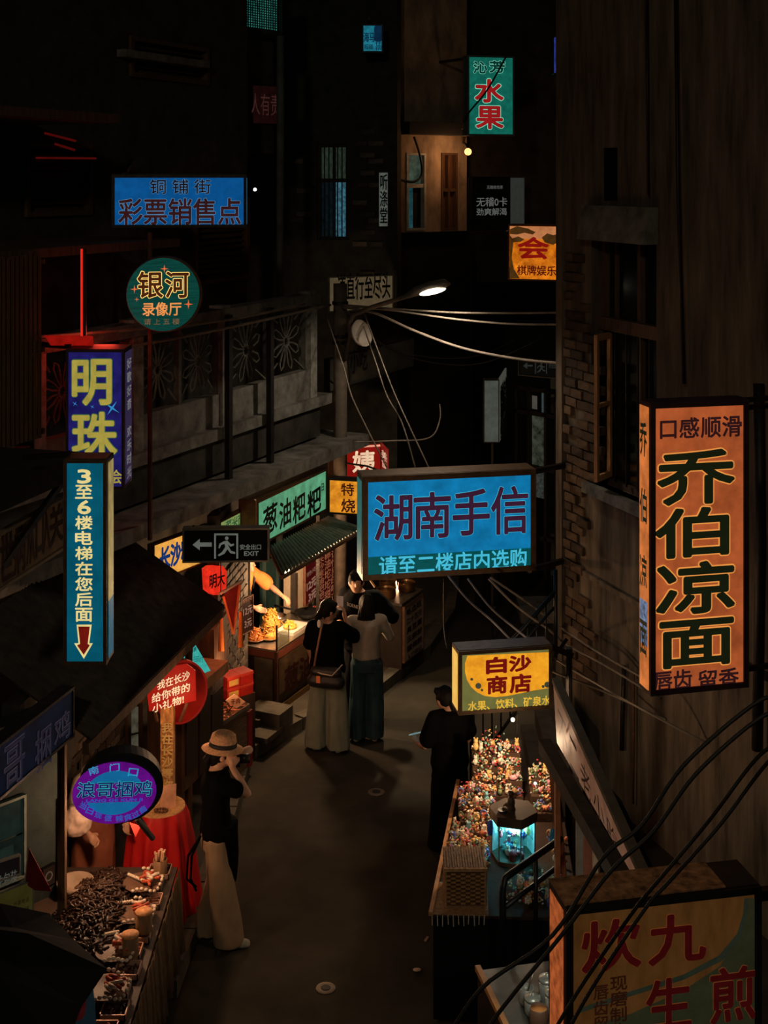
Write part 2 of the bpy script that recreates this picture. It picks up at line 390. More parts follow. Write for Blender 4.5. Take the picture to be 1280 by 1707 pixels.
# lattice panels between the posts
lat = M('lattice_concrete', (.14, .13, .11), .85, var=.4, scale=10)
def lattice(a0, a1, z0, z1):
    mb = MB(); n = max(1, round((a1-a0)/.75)); w_ = (a1-a0)/n
    for i in range(n):
        c0, c1 = a0+i*w_, a0+(i+1)*w_; ca, cz = (c0+c1)/2, (z0+z1)/2; o0, o1 = -.09, -.03; om = -.06
        mb.pbox(PL, c0, c0+.025, z0, z1, o0, o1); mb.pbox(PL, c1-.025, c1, z0, z1, o0, o1)
        R_ = min(w_, z1-z0)*.42
        for q in range(8):
            t = q*PI/4+PI/8
            pts = [PL.pt(ca+math.cos(t+dt)*R_*rr, cz+math.sin(t+dt)*R_*rr*1.1, om) for dt, rr in ((0, .12), (.22, .5), (.16, .85), (0, 1), (-.16, .85), (-.22, .5), (0, .12))]
            mb.tube(pts, .011, 5)
        mb.tube([PL.pt(ca+math.cos(t)*R_*.2, cz+math.sin(t)*R_*.2, om) for t in [k*PI/5 for k in range(11)]], .014, 5)
        for sx in (-1, 1):
            for sz in (-1, 1): mb.tube([PL.pt(ca+sx*w_*.5, cz+sz*(z1-z0)*.5, om), PL.pt(ca+sx*R_*.62, cz+sz*R_*.72, om)], .012, 5)
    mb.build('lattice_panel', lat, wl)
ps = sorted(posts)
for p, q in zip(ps[:-1], ps[1:]): lattice(p+.1, q-.06, 3.86, zr0)
for k, a in enumerate((PL.st(361, 560)[0], PL.st(431, 560)[0])):
    o = MB().pbox(PL, a-.035, a+.035, 2.98, 4.72, .12, .18).build('iron_upright', dark_metal); tag(o, ['dark iron upright before the balcony lattice, left of the two', 'dark iron upright before the balcony lattice, right one near the street pole'][k], 'post')
# wires strung along the rail
# upper facade, recessed behind the balcony
holes = []
def apx(x0, y0, x1, y1, off=-1.0): # rectangle on recessed wall by pixels
    return (PL.st(x0, (y0+y1)/2, off)[0], PL.st(x1, (y0+y1)/2, off)[0], PL.st((x0+x1)/2, y1, off)[1], PL.st((x0+x1)/2, y0, off)[1])
louv = [apx(322, 330, 412, 470), apx(215, 70, 345, 135), apx(40, 240, 150, 360)]
wall_grid('upper_wall', PL, -7, aE-.1, 2.9, 10.5, louv, darkwall, wl, .2, -1.0).pop('kind', None) if False else None
uw = wall_grid('upper_wall', PL, -7, aE-.1, 3.5, 10.5, louv, darkwall, wl, .2, -1.0); del uw['kind']
wn = 2
for (a0, a1, z0, z1) in louv:
    wv = sroot('window_%d' % wn); wn += 1
    frame_mb(PL, a0, a1, z0, z1, .05, -1.08, -.96).build('shutter_frame', timber, wv)
    MB().pbox(PL, a0, a1, z0, z1, -1.19, -1.17).build('backing', black, wv)
    n = int((z1-z0)/.075)
    for i in range(n):
        z = z0+.05+i*(z1-z0-.1)/n
        mb = MB(); c = PL.pt((a0+a1)/2, z+.02, -1.04); mb.obox(c, PL.r*(a1-a0-.1)/2, PL.n*.03+Vector((0, 0, -.022)), Vector((0, 0, .004))+PL.n*.003)
        mb.build('slat', timber, wv)
# eaves / awnings of the left facade, thin pale edges in the dark
for (xa, ya, xb, yb, o0, o1, nm) in ((-30, 425, 300, 388, -1, .25, 0), (-30, 182, 200, 178, -1, .2, 1)):
    z = PL.st(xa if xa > 0 else 0, ya, o1)[1]; a0 = -6.5; a1 = PL.st(xb, yb, o1)[0]
    MB().pbox(PL, a0, a1, z-.05, z+.03, o0, o1).build('eave', timber, wl)
# balustrade at upper left under the top eave
mb = MB()
zb = PL.st(300, 90, -.9)[1]
MB().pbox(PL, PL.st(205, 90, -.9)[0], PL.st(345, 90, -.9)[0], zb-.12, zb-.04, -.98, -.86).build('upper_ledge', concrete, wl)
# tall slat screen at the left edge
scr = root('slat_screen', PL.pt(PL.st(30, 700, .3)[0], PL.st(30, 740, .3)[1], .3), 'dark screen of upright bamboo slats at the left edge beside the purple sign', 'screen')
for i in range(13):
    a = PL.st(-20+i*7.5, 600, .35)[0]
    MB().pbox(PL, a, a+.028, PL.st(30, 742, .35)[1], PL.st(30, 425, .35)[1]+random.uniform(-.03, .03), .30, .32).build('slat', timber, scr)
for y in (440, 590, 730):
    z = PL.st(30, y, .3)[1]; MB().pbox(PL, PL.st(-30, 600, .3)[0], PL.st(75, 600, .3)[0], z-.02, z+.02, .26, .30).build('cross_rail', timber, scr)
# ---- far buildings
PB = Plane(420, 20.5, 665, 20.0)
wb = sroot('wall_back')
greyb = M('grey_brick_wall', (.04, .04, .035), .9, scale=6, var=.4)
def R(pl, x0, y0, x1, y1, off=0):
    return (pl.st(x0, (y0+y1)/2, off)[0], pl.st(x1, (y0+y1)/2, off)[0], pl.st((x0+x1)/2, y1, off)[1], pl.st((x0+x1)/2, y0, off)[1])
h1 = R(PB, 528, 240, 582, 400)
o = wall_grid('brick_house_wall', PB, PB.st(360, 500)[0], PB.st(662, 500)[0], 0, 10, [h1], greyb, wb, .3); del o['kind']
fb = [M('far_brick', (.13, .11, .09), .9, var=.4, scale=16), M('far_brick_dark', (.07, .06, .05), .9, var=.4, scale=16)]
z = PB.st(610, 470)[1]; zt = PB.st(610, 215)[1]; row = 0
while z < zt:
    for (xa, xb) in ((482, 520), (588, 636)):
        a = PB.st(xa, 300)[0]+(.12 if row % 2 else 0); ae = PB.st(xb, 300)[0]
        while a+.2 < ae:
            if random.random() < .55: brick(PB, a, a+.23, z, z+.075, .015+random.random()*.02, wb, fb)
            a += .25
    z += .18 if row % 3 else .09; row += 1
wv = sroot('window_%d' % wn); wn += 1
a0, a1, z0, z1 = h1
mb = frame_mb(PB, a0, a1, z0, z1, .05, -.15, -.05); mb.pbox(PB, (a0+a1)/2-.02, (a0+a1)/2+.02, z0, z1, -.13, -.06); zc = z0+(z1-z0)*.62
mb.pbox(PB, a0, a1, zc-.03, zc+.03, -.13, -.05); mb.build('window_frame', dark_metal, wv)
gl1 = E('dim_green_pane', (34, 44, 34), 1, var=.6, scale=6, stretch=(3, 3, 1)); gl2 = E('dim_teal_pane', (8, 16, 18), 1, var=.6); gl3 = E('teal_lit_pane', (50, 90, 105), 1, var=.9, scale=9)
for (p, q, r_, s_, m_) in ((a0+.05, (a0+a1)/2-.02, zc+.03, z1-.05, gl1), ((a0+a1)/2+.02, a1-.05, zc+.03, z1-.05, gl1), (a0+.05, (a0+a1)/2-.02, z0+.05, zc-.03, gl2), ((a0+a1)/2+.02, a1-.05, z0+.05, zc-.03, gl3)):
    MB().pbox(PB, p, q, r_, s_, -.12, -.11).build('pane', m_, wv)
for i in range(7):
    a = a0+.05+i*(a1-a0-.1)/6; MB().pbox(PB, a-.008, a+.008, z0, z1, -.03, -.01).build('window_bar', dark_metal, wv)
# pale house lit by the orange bulb
PC = Plane(662, 20.6, 775, 21.4)
pale = M('ochre_render', (.30, .22, .15), .9, var=.5, scale=4, bump=.6, stretch=(1, 1, .5))
h2 = R(PC, 677, 255, 709, 384); h3 = R(PC, 735, 255, 762, 384)
o = wall_grid('ochre_house_wall', PC, PC.st(664, 500)[0], PC.st(778, 500)[0], PC.st(700, 387)[1], 9.5, [h2, h3], pale, wb, .25); del o['kind']
MB().pbox(PC, PC.st(660, 500)[0], PC.st(790, 500)[0], PC.st(700, 225)[1], PC.st(700, 205)[1], -.05, .35).build('eave', black, wb)
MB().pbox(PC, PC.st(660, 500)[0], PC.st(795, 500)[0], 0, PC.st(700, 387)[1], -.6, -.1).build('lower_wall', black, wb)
glw = E('pale_green_pane', (50, 62, 52), 1, var=.7, scale=3); glt = E('teal_pane', (28, 62, 66), 1, var=.5)
whitef = M('white_window_frame', (.32, .32, .28), .6)
for hh, kind in ((h2, 0), (h3, 1)):
    wv = sroot('window_%d' % wn); wn += 1; a0, a1, z0, z1 = hh
    mb = frame_mb(PC, a0, a1, z0, z1, .035, -.1, .02); am_ = (a0+a1)/2
    if kind == 0: mb.pbox(PC, a0, a1, z0+(z1-z0)*.55, z0+(z1-z0)*.60, -.08, -.0)
    else: mb.pbox(PC, am_-.02, am_+.02, z0, z1, -.08, 0); mb.pbox(PC, a0, a1, z0+(z1-z0)*.5, z0+(z1-z0)*.54, -.08, 0)
    mb.build('window_frame', whitef if kind == 0 else timber, wv)
    if kind == 0:
        MB().pbox(PC, a0+.035, a1-.035, z0+(z1-z0)*.6, z1-.035, -.09, -.08).build('pane', glw, wv)
        MB().pbox(PC, a0+.035, am_, z0+.035, z0+(z1-z0)*.55, -.09, -.08).build('pane', glt, wv)
        MB().pbox(PC, am_, a1-.035, z0+.035, z0+(z1-z0)*.55, -.09, -.08).build('pane', black, wv)
    else:
        for (p, q) in ((a0+.035, am_-.02), (am_+.02, a1-.035)): MB().pbox(PC, p, q, z0+.035, z1-.035, -.09, -.08).build('pane', M('brown_curtain', (.12, .05, .02), .9, stretch=(20, 20, 1), scale=4), wv)
# dark house behind the street on the right of the bulb, closing the view
PD = Plane(772, 22.0, 960, 22.5)
MB().pbox(PD, 0, 3.2, PD.st(850, 392)[1], 10.5, -.3, 0).build('dark_house_wall', M('sooty_house', (.035, .03, .024), .9, var=.5, scale=3, bump=.5), wb)
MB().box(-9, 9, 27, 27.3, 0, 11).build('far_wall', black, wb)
MB().pbox(PD, -1.4, 3.2, PD.st(850, 470)[1], PD.st(850, 386)[1], -.25, .0).build('roof_parapet', black, wb)
# shop front at the far right end of the street
PS = Plane(862, 20.0, 960, 19.2)
ws = sroot('door_1')
zs0, zs1 = PS.st(900, 905)[1], PS.st(900, 645)[1]
def rr(x0, y0, x1, y1): return R(PS, x0, y0, x1, y1)
mb = MB()
for x in (864, 884, 912, 930, 958): a = PS.st(x, 780)[0]; mb.pbox(PS, a-.025, a+.025, 0.05, zs1, -.05, .05)
for y in (650, 690, 780, 895): z = PS.st(900, y)[1]; mb.pbox(PS, 0, PS.st(960, 780)[0], z-.03, z+.03, -.05, .05)
mb.build('shop_frame', dark_metal, ws)
MB().pbox(PS, 0, PS.st(960, 780)[0], 0, 3.2, -.9, -.8).build('back_wall', M('shop_back', (.20, .20, .15), .8, var=.5), ws)
for (x0, y0, x1, y1, m_) in ((886, 695, 911, 778, E('shop_glow_pane', (46, 50, 40), 1, var=.8, scale=4)), (902, 652, 913, 688, E('shop_blue_pane', (50, 62, 62), 1)), (886, 660, 894, 682, E('shop_white_pane', (70, 66, 60), 1)), (886, 785, 911, 830, E('shop_low_pane', (46, 50, 46), 1, var=.8, scale=9)), (915, 695, 928, 890, glassd), (866, 655, 883, 895, glassd)):
    MB().pbox(PS, *rr(x0, y0, x1, y1), -.02, -.01).build('pane', m_, ws)
o = tag(MB().box(1.9, 3.4, 18.3, 19.0, 0, .16).build('stone_step', concrete), 'pale stone step before the lit shop at the far end of the street', 'step')
# dark infill far left building to close the gap between balcony and far houses
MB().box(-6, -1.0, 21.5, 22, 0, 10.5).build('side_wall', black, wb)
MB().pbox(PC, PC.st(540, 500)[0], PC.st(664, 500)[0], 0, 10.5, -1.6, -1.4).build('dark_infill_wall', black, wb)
# ================================================================== SIGNS
ink = M('dark_ink', lin(14, 22, 20), .7, var=.1, bump=0)
brown_ink = M('brown_ink', lin(66, 30, 44), .7, var=.1, bump=0, emit=0)
bframe = M('bronze_frame', (.10, .055, .025), .5, .4, scale=14)
purplef = M('dark_purple_frame', (.05, .02, .025), .6, .2)
# 1 tall orange lightbox right
orange = E('orange_panel', (168, 82, 42), .95, var=.32, scale=2.2)
orange_side = E('orange_side_panel', (196, 108, 52), 1.0, var=.4, scale=3)
s1, p1, z0_, z1_ = signbox('tall_lightbox', 'tall orange lightbox with four large dark characters on the right wall', 'sign', (1083, 672, 1247, 1160), 8.3, 8.45, .15, orange, purplef, .035, texts=[])
dk = E('green_black_letter', (22, 26, 12), 1, var=.1); halo = E('orange_edge_glow', (235, 150, 70), 1, var=.1)
for s, rc in (('乔', (1096, 752, 1222, 838)), ('伯', (1092, 848, 1212, 926)), ('凉', (1094, 938, 1222, 1020)), ('面', (1100, 1034, 1220, 1108))):
    text_on(p1, s, rc, dk, bold=.018, parent=s1, outline=halo, ow=.014, off=.006)
for s, rc in (('口感', (1100, 697, 1164, 730)), ('顺滑', (1168, 694, 1235, 728)), ('唇齿', (1089, 1117, 1152, 1150)), ('留香', (1164, 1115, 1230, 1147))):
    text_on(p1, s, rc, E('maroon_letter', (44, 20, 22), 1, var=.1), bold=.022, parent=s1, off=.006)
# lit left flank
wn_ = p1.n; L0 = p1.pt(0, 0, 0)
PF = Plane(640, 9, 650, 9); PF.o = p1.pt(-.004, 0, -.15); PF.o.z = 0; PF.r = Vector((p1.n.x, p1.n.y, 0)); PF.n = Vector((PF.r.y, -PF.r.x, 0)); PF.w = .15
MB().pbox(PF, .01, .14, z0_+.03, z1_-.03, -.002, .004).build('side_panel', orange_side, s1)
for i, c in enumerate('乔伯凉面'):
    zz = z1_-.35-i*.42; mbx = MB(); v, f_, bx = glyph(c, .02)
    mbx.add([PF.pt(.02+(q[0]-bx[0])/(bx[2]-bx[0])*.11, zz+(q[1]-bx[1])/(bx[3]-bx[1])*.22, .007) for q in v], f_)
    me = mbx.mesh('lettering'); me.materials.append(dk); put('lettering', me, s1)
o = MB().pbox(PF, .02, .13, z0_+.30, z0_+.58, .003, .006).build('side_picture', E('blue_picture', (90, 110, 140), 1, var=.8, scale=14), s1)
for z in (z1_-.02, z1_-.07, z0_+.08):
    o = MB().bar(p1.pt(p1.w, z, -.08), Vector((4.1, 9.3 if z > 3 else 9.2, z)), .03).build('bracket', dark_metal, s1)
# 2 blue sign across the street
blue = E('blue_panel', (14, 116, 168), 1.0, var=.22, scale=3); tealb = E('teal_band', (4, 76, 78), 1, var=.15)
s2, p2, z0_, z1_ = signbox('wide_lightbox', 'wide bright blue lightbox with large maroon characters hung across the street', 'sign', (604, 795, 893, 968), 13.0, 13.35, .30, blue, bframe, .055, housing=M('sign_housing', (.10, .12, .11), .6))
MB().pbox(p2, .05, p2.w-.05, z0_+.05, p2.st(750, 921)[1], 0, .003).build('lower_band', tealb, s2)
mar = E('maroon_face', (58, 26, 48), 1, var=.1); lb = E('light_blue', (70, 190, 220), 1, var=.1)
for s, rc in (('湖', (624, 825, 686, 900)), ('南', (690, 821, 750, 896)), ('手', (755, 816, 815, 891)), ('信', (819, 811, 879, 889))):
    text_on(p2, s, rc, mar, bold=.02, parent=s2, off=.005, outline=lb, ow=.010)
text_on(p2, '请至二楼店内选购', (632, 921, 877, 953), lb, bold=.018, parent=s2, off=.006)
PF2 = Plane(640, 9, 650, 9)
def flank(pl, depth, side):
    q = Plane(640, 9, 650, 9)
    if side == 'L': q.o = pl.pt(-.002, 0, -depth); q.r = pl.n.copy()
    else: q.o = pl.pt(pl.w+.002, 0, 0); q.r = -pl.n
    q.o.z = 0; q.n = Vector((q.r.y, -q.r.x, 0)); q.w = depth; return q
q = flank(p2, .3, 'L'); MB().pbox(q, .03, .27, z0_+.05, z1_-.05, 0, .003).build('side_panel', E('pale_teal_side', (48, 96, 92), 1), s2)
for y in (783, 945):
    z = H-(y-YH)*13.6/F
    MB().tube([p2.pt(p2.w-.02, z, -.15), WR.pt(-.02 if False else .1, z-.02, .0)], .035, 8).build('bracket', dark_metal, s2)
# 3 yellow shop sign
amber = E('amber_panel', (250, 158, 34), 1.05, var=.25, scale=6); olive = E('olive_field', (110, 108, 58), 1, var=.12)
s3, p3, z0_, z1_ = signbox('yellow_lightbox', 'small amber lightbox with a curved olive field and red characters above the souvenir stall', 'sign', (764, 1086, 920, 1192), 11.0, 11.15, .22, olive, bframe, .03)
def on_poly(pl, pts, off, name, mat, parent, th=.002):
    q = [pl.pt(*pl.st(x, y), off) for x, y in pts]; return MB().prism(q, pl.n*th).build(name, mat, PANEL.get(parent.name, parent))
curve_ = [(777+2, 1093), (775, 1105), (775, 1120), (778, 1133), (785, 1145), (795, 1154), (808, 1160), (825, 1162), (845, 1160), (870, 1155), (893, 1150), (914, 1147), (915, 1087)]
on_poly(p3, curve_, .001, 'amber_field', amber, s3)
rc_ = E('dark_red_letter', (110, 16, 12), 1, var=.1)
for s, rc in (('白', (811, 1096, 843, 1121)), ('沙', (849, 1093, 884, 1118)), ('商', (812, 1127, 844, 1155)), ('店', (850, 1124, 884, 1153))): text_on(p3, s, rc, rc_, bold=.035, parent=s3, off=.006)
text_on(p3, '水果、饮料、矿泉水', (780, 1164, 917, 1180), E('yellow_letter', (235, 185, 60), 1), bold=.02, parent=s3, off=.006, slant=.0)
for (x, y, r_) in ((797, 1143, 5), (786, 1132, 2.4), (803, 1150, 2.2), (912, 1141, 5), (905, 1144, 2.5)):
    on_poly(p3, [(x+r_*math.cos(t*PI/6), y+r_*math.sin(t*PI/6)) for t in range(12)], .004, 'dot', E('dark_dot', (66, 66, 48), 1), s3)
q = flank(p3, .22, 'L'); MB().pbox(q, .02, .20, z0_+.03, z1_-.03, 0, .003).build('side_panel', E('amber_side', (255, 190, 90), 1), s3)
MB().bar(p3.pt(p3.w, z1_-.04, -.1), P(952, 1092, 11.4), .05).build('bracket', dark_metal, s3)
# 4 cyan vertical sign, left
tq = E('deep_teal_panel', (6, 82, 104), 1.0, var=.2, scale=3)
s4, p4, z0_, z1_ = signbox('upright_lightbox', 'upright teal lightbox with yellow characters and a red down arrow', 'sign', (106, 766, 178, 1108), 8.6, 8.6, .22, tq, bframe, .022)
cream = E('cream_letter', (236, 214, 140), 1, var=.1)
for i, c in enumerate('3至6楼电梯在您后面'):
    y = 783+i*25.6
    text_on(p4, c, (126 if ord(c) > 99 else 130, y, 154 if ord(c) > 99 else 151, y+22), cream, bold=.018, parent=s4, off=.005)
on_poly(p4, [(128, 1041), (153, 1041), (149, 1072), (155, 1072), (140, 1098), (124, 1072), (131, 1072)], .003, 'arrow_outline', cream, s4)
on_poly(p4, [(131, 1044), (150, 1044), (146.5, 1073), (150, 1075), (140, 1091), (129, 1075), (134, 1073)], .006, 'arrow', E('arrow_red', (110, 22, 14), 1), s4)
q = flank(p4, .22, 'R'); zz = z0_+(z1_-z0_)*.30
MB().pbox(q, .04, .19, zz, z1_-.03, 0, .003).build('side_panel', E('cream_side', (150, 130, 80), 1, var=.25), s4)
MB().pbox(q, .04, .19, z0_+.03, zz, 0, .003).build('side_panel', tq, s4)
MB().bar(p4.pt(0, z1_+.01, -.13), P(40, 762, 9.0), .04).build('bracket', dark_metal, s4)
# 5 purple sign
pur = E('purple_panel', (30, 25, 92), 1.0, var=.35, scale=4)
s5, p5, z0_, z1_ = signbox('purple_lightbox', 'upright violet lightbox with gold characters partly behind the teal sign', 'sign', (110, 583, 207, 815), 11.0, 11.0, .34, pur, purplef, .02)
gold = E('gold_letter', (168, 152, 66), 1, var=.15); goldo = E('dark_gold_edge', (60, 96, 60), 1)
text_on(p5, '明', (122, 600, 185, 674), gold, bold=.022, parent=s5, outline=goldo, ow=.018, off=.006, thick=.004)
text_on(p5, '珠', (122, 688, 194, 760), gold, bold=.022, parent=s5, outline=goldo, ow=.018, off=.006, thick=.004)
text_on(p5, '会', (185, 783, 203, 806), gold, bold=.02, parent=s5, off=.006)
cy_ = E('star_cyan', (50, 140, 200), 1)
for (x, y, r_) in ((187, 680, 14), (154, 678, 4), (125, 673, 5), (130, 755, 7)):
    on_poly(p5, [(x+(r_ if k % 2 == 0 else r_*.16)*math.cos(k*PI/4+.6), y+(r_ if k % 2 == 0 else r_*.16)*math.sin(k*PI/4+.6)) for k in range(8)], .003, 'star', cy_, s5)
q = flank(p5, .34, 'R'); MB().pbox(q, .03, .31, z0_+.03, z1_-.03, 0, .003).build('side_panel', E('violet_side', (42, 34, 62), 1), s5)
for i, c in enumerate('好歌好音 欢乐时光'):
    if c == ' ': continue
    v, f_, bx = glyph(c, .01); zz = z1_-.12-i*(z1_-z0_-.1)/9.2; mbx = MB()
    mbx.add([q.pt(.08+(a[0]-bx[0])/(bx[2]-bx[0])*.18, zz-.06+(a[1]-bx[1])/(bx[3]-bx[1])*.09, .007) for a in v], f_)
    me = mbx.mesh('lettering'); me.materials.append(E('dim_grey_letter', (120, 120, 120), 1)); put('lettering', me, s5)
for y in (800,): MB().bar(p5.pt(0.1, z0_+.2, -.3), PL.at(105, 790, .0), .04).build('bracket', dark_metal, s5)
MB().bar(p5.pt(0, z1_+.01, -.13), p5.pt(-.5, z1_+.01, -.4), .04).build('bracket', dark_metal, s5)
# 6 lottery sign
s6, p6, z0_, z1_ = signbox('lottery_lightbox', 'long blue lightbox with two rows of characters high on the left facade', 'sign', (186, 291, 411, 380), 12.6, 12.75, .36, E('royal_blue_panel', (8, 78, 138), 1, var=.15), dark_metal, .03)
db = E('dark_letter', (20, 14, 22), 1); paleb = E('pale_edge', (100, 150, 190), 1)
text_on(p6, '铜 铺 街', (250, 299, 351, 323), db, bold=.012, parent=s6, outline=paleb, ow=.014, off=.006)
text_on(p6, '彩票销售点', (198, 331, 401, 374), E('dark_rust_letter', (52, 22, 24), 1), bold=.022, parent=s6, outline=paleb, ow=.012, off=.006)
q = flank(p6, .36, 'R'); MB().pbox(q, .04, .32, z0_+.03, z1_-.03, 0, .003).build('side_panel', E('blue_side', (40, 96, 130), 1), s6)
MB().bar(p6.pt(.1, z1_, -.2), p6.pt(.1, z1_+.15, -1.3), .04).build('bracket', dark_metal, s6)
# 7 round sign with pole
rp = Plane(211, 11.9, 333, 12.0)
cS = rp.at(272, 491, 0)
s7 = root('round_lightbox', rp.at(250, 900, -.1), 'round dark green lightbox with glowing characters on a thin pole', 'sign')
def disc(pl, cx, cy, rx, ry, o0, o1, n=40, rot=0):
    pts = []
    c = pl.st(cx, cy); k = (pl.at(cx, cy).y)/F
    for i in range(n):
        t = 2*PI*i/n; x = rx*math.cos(t); y = ry*math.sin(t)
        x, y = x*math.cos(rot)-y*math.sin(rot), x*math.sin(rot)+y*math.cos(rot)
        pts.append(pl.pt(c[0]+x*k, c[1]-y*k, o0))
    return MB().prism(pts, pl.n*(o1-o0))
disc(rp, 274, 491, 63, 63, -.20, -.01).build('drum', rust, s7)
disc(rp, 272, 491, 60, 61, -.01, .002).build('panel', E('dark_green_panel', (10, 62, 54), 1, var=.3, scale=3, stretch=(1, 1, 12)), s7)
glowy = E('glow_letter', (250, 190, 90), 1, var=.1); dk7 = E('brown_letter_core', (70, 34, 14), 1)
text_on(rp, '银', (230, 453, 271, 496), dk7, bold=.02, parent=s7, outline=E('glow_outline', (255, 205, 110), 1.3, var=.05), ow=.028, off=.006)
text_on(rp, '河', (276, 453, 314, 496), dk7, bold=.02, parent=s7, outline=E('glow_outline', (255, 205, 110), 1.3), ow=.028, off=.006)
text_on(rp, '录像厅', (238, 504, 302, 526), E('orange_letter', (240, 150, 80), 1), bold=.02, parent=s7, off=.006)
text_on(rp, '请 上 五 楼', (240, 531, 299, 541), E('dim_orange_letter', (110, 84, 56), 1), bold=.01, parent=s7, off=.006)
for (x, y, r_) in ((274, 448, 7), (224, 482, 7), (228, 499, 4), (314, 507, 8)):
    on_poly(rp, [(x+(r_ if k % 2 == 0 else r_*.22)*math.cos(k*PI/4), y+(r_ if k % 2 == 0 else r_*.22)*math.sin(k*PI/4)) for k in range(8)], .004, 'star', E('star_orange', (240, 110, 60), 1), s7)
MB().tube([rp.at(250, 388, -.24), rp.at(250, 900, -.24)], .022, 8).build('pole', rust, s7)
# 8 exit sign
s8, p8, z0_, z1_ = signbox('exit_sign', 'dark hanging exit sign with arrow and running figure before the canopy', 'sign', (304, 881, 449, 938), 12.6, 12.63, .10, M('exit_black', (.003, .004, .004), .9, bump=0), M('grey_frame', (.16, .15, .12), .5, .5), .018)
gy = E('exit_grey', (92, 96, 88), 1, var=.1)
on_poly(p8, [(321, 908), (333, 898), (333, 904), (353, 904), (353, 911), (333, 911), (333, 917)], .004, 'arrow', gy, s8)
def exit_figure(pl, X, Y, k, par, m):
    for poly in ([(0, 0), (40, 0), (40, 42), (37, 42), (37, 3), (3, 3), (3, 42), (0, 42)],):
        on_poly(pl, [(X+a*k, Y+b*k) for a, b in poly], .004, 'door_symbol', m, par)
    for poly in ([(16, 13), (22, 12), (24, 22), (19, 24)], [(16, 13), (9, 17), (7, 24), (9, 25), (12, 19), (18, 17)], [(22, 12), (28, 18), (33, 17), (33, 20), (27, 22), (22, 17)],
                 [(19, 22), (24, 21), (28, 29), (35, 31), (35, 34), (27, 33)], [(19, 22), (23, 25), (17, 34), (8, 38), (6, 36), (13, 31)]):
        on_poly(pl, [(X+a*k, Y+b*k) for a, b in poly], .004, 'runner_limb', m, par)
    on_poly(pl, [(X+(21+3.2*math.cos(t*PI/4))*k, Y+(8+3.2*math.sin(t*PI/4))*k) for t in range(8)], .004, 'runner_head', m, par)
exit_figure(p8, 357, 889, 1.0, s8, gy)
text_on(p8, '安全出口', (400, 907, 435, 916), gy, bold=.02, parent=s8, off=.005)
text_on(p8, 'EXIT', (407, 919, 431, 926), gy, bold=.02, parent=s8, off=.005)
MB().tube([p8.pt(.1, z1_, -.05), p8.pt(.1, 2.84, -.05)], .01, 6).build('hanger', dark_metal, s8)
# far exit sign
s9, p9, z0_, z1_ = signbox('exit_sign', 'small far exit sign at the corner of the right building', 'sign', (864, 597, 934, 626), 16.5, 16.2, .08, M('exit_black', (.006,)*3, .5), dark_metal, .012)
gy2 = E('dim_exit_grey', (38, 42, 40), 1, var=.1)
on_poly(p9, [(872, 610), (879, 604), (879, 608), (888, 608), (888, 611), (879, 611), (879, 615)], .004, 'arrow', gy2, s9); exit_figure(p9, 892, 602, .5, s9, gy2)
text_on(p9, '安全出口', (915, 606, 930, 614), gy2, bold=.02, parent=s9, off=.005)
# 9 green stall sign
gpan = E('jade_panel', (86, 150, 112), 1.0, var=.35, scale=3)
# leaning fascia: along the facade direction
s10, p10, z0_, z1_ = signbox('jade_lightbox', 'slanting pale green lightbox with black brush characters above the fried food stall', 'sign', (428, 836, 544, 913), 14.0, 15.6, .22, gpan, bframe, .022)
for s, rc in (('葱', (438, 842, 461, 887)), ('油', (465, 833, 484, 877)), ('粑', (488, 824, 508, 868)), ('粑', (512, 815, 534, 856))): text_on(p10, s, rc, ink, bold=.022, parent=s10, off=.006, slant=.08)
text_on(p10, '日', (535, 806, 539, 818), ink, bold=.02, parent=s10, off=.006)
o = MB().prism([P(410, 836, 14.3), P(427, 833, 14.0), P(427, 905, 14.0), P(410, 905, 14.3)], (-.01, .03, 0)).build('side_panel', E('peach_side', (128, 92, 60), 1), s10)
# small lime sign left of it
s11, p11, _a, _b = signbox('lime_board', 'dim lime green lightbox board left of the jade sign', 'sign', (345, 880, 409, 925), 13.4, 14.2, .08, E('lime_panel', (120, 140, 80), 1, var=.2), bframe, .015)
text_on(p11, '菜米面', (376, 862, 405, 880), E('green_letter', (40, 80, 50), 1), bold=.02, parent=s11, off=.005)
s12, p12, _a, _b = signbox('noodle_board', 'glowing yellow board with blue characters half hidden by the dark roof', 'sign', (255, 908, 352, 972), 12.9, 13.7, .08, E('yellow_panel', (225, 160, 70), 1.1, var=.2), bframe, .012)
text_on(p12, '长沙粉', (266, 905, 318, 942), E('navy_letter', (16, 50, 110), 1), bold=.05, parent=s12, off=.005)
# 10 orange small sign
s13, p13, _a, _b = signbox('orange_lightbox', 'small bright orange lightbox with two brush characters beside the street pole', 'sign', (547, 797, 603, 856), 15.2, 15.1, .14, E('flame_panel', (240, 140, 34), 1.0, var=.4, scale=5), dark_metal, .02)
for s, rc in (('特', (569, 806, 590, 826)), ('烧', (569, 832, 592, 854))): text_on(p13, s, rc, E('black_brown', (60, 22, 10), 1), bold=.02, parent=s13, off=.005)
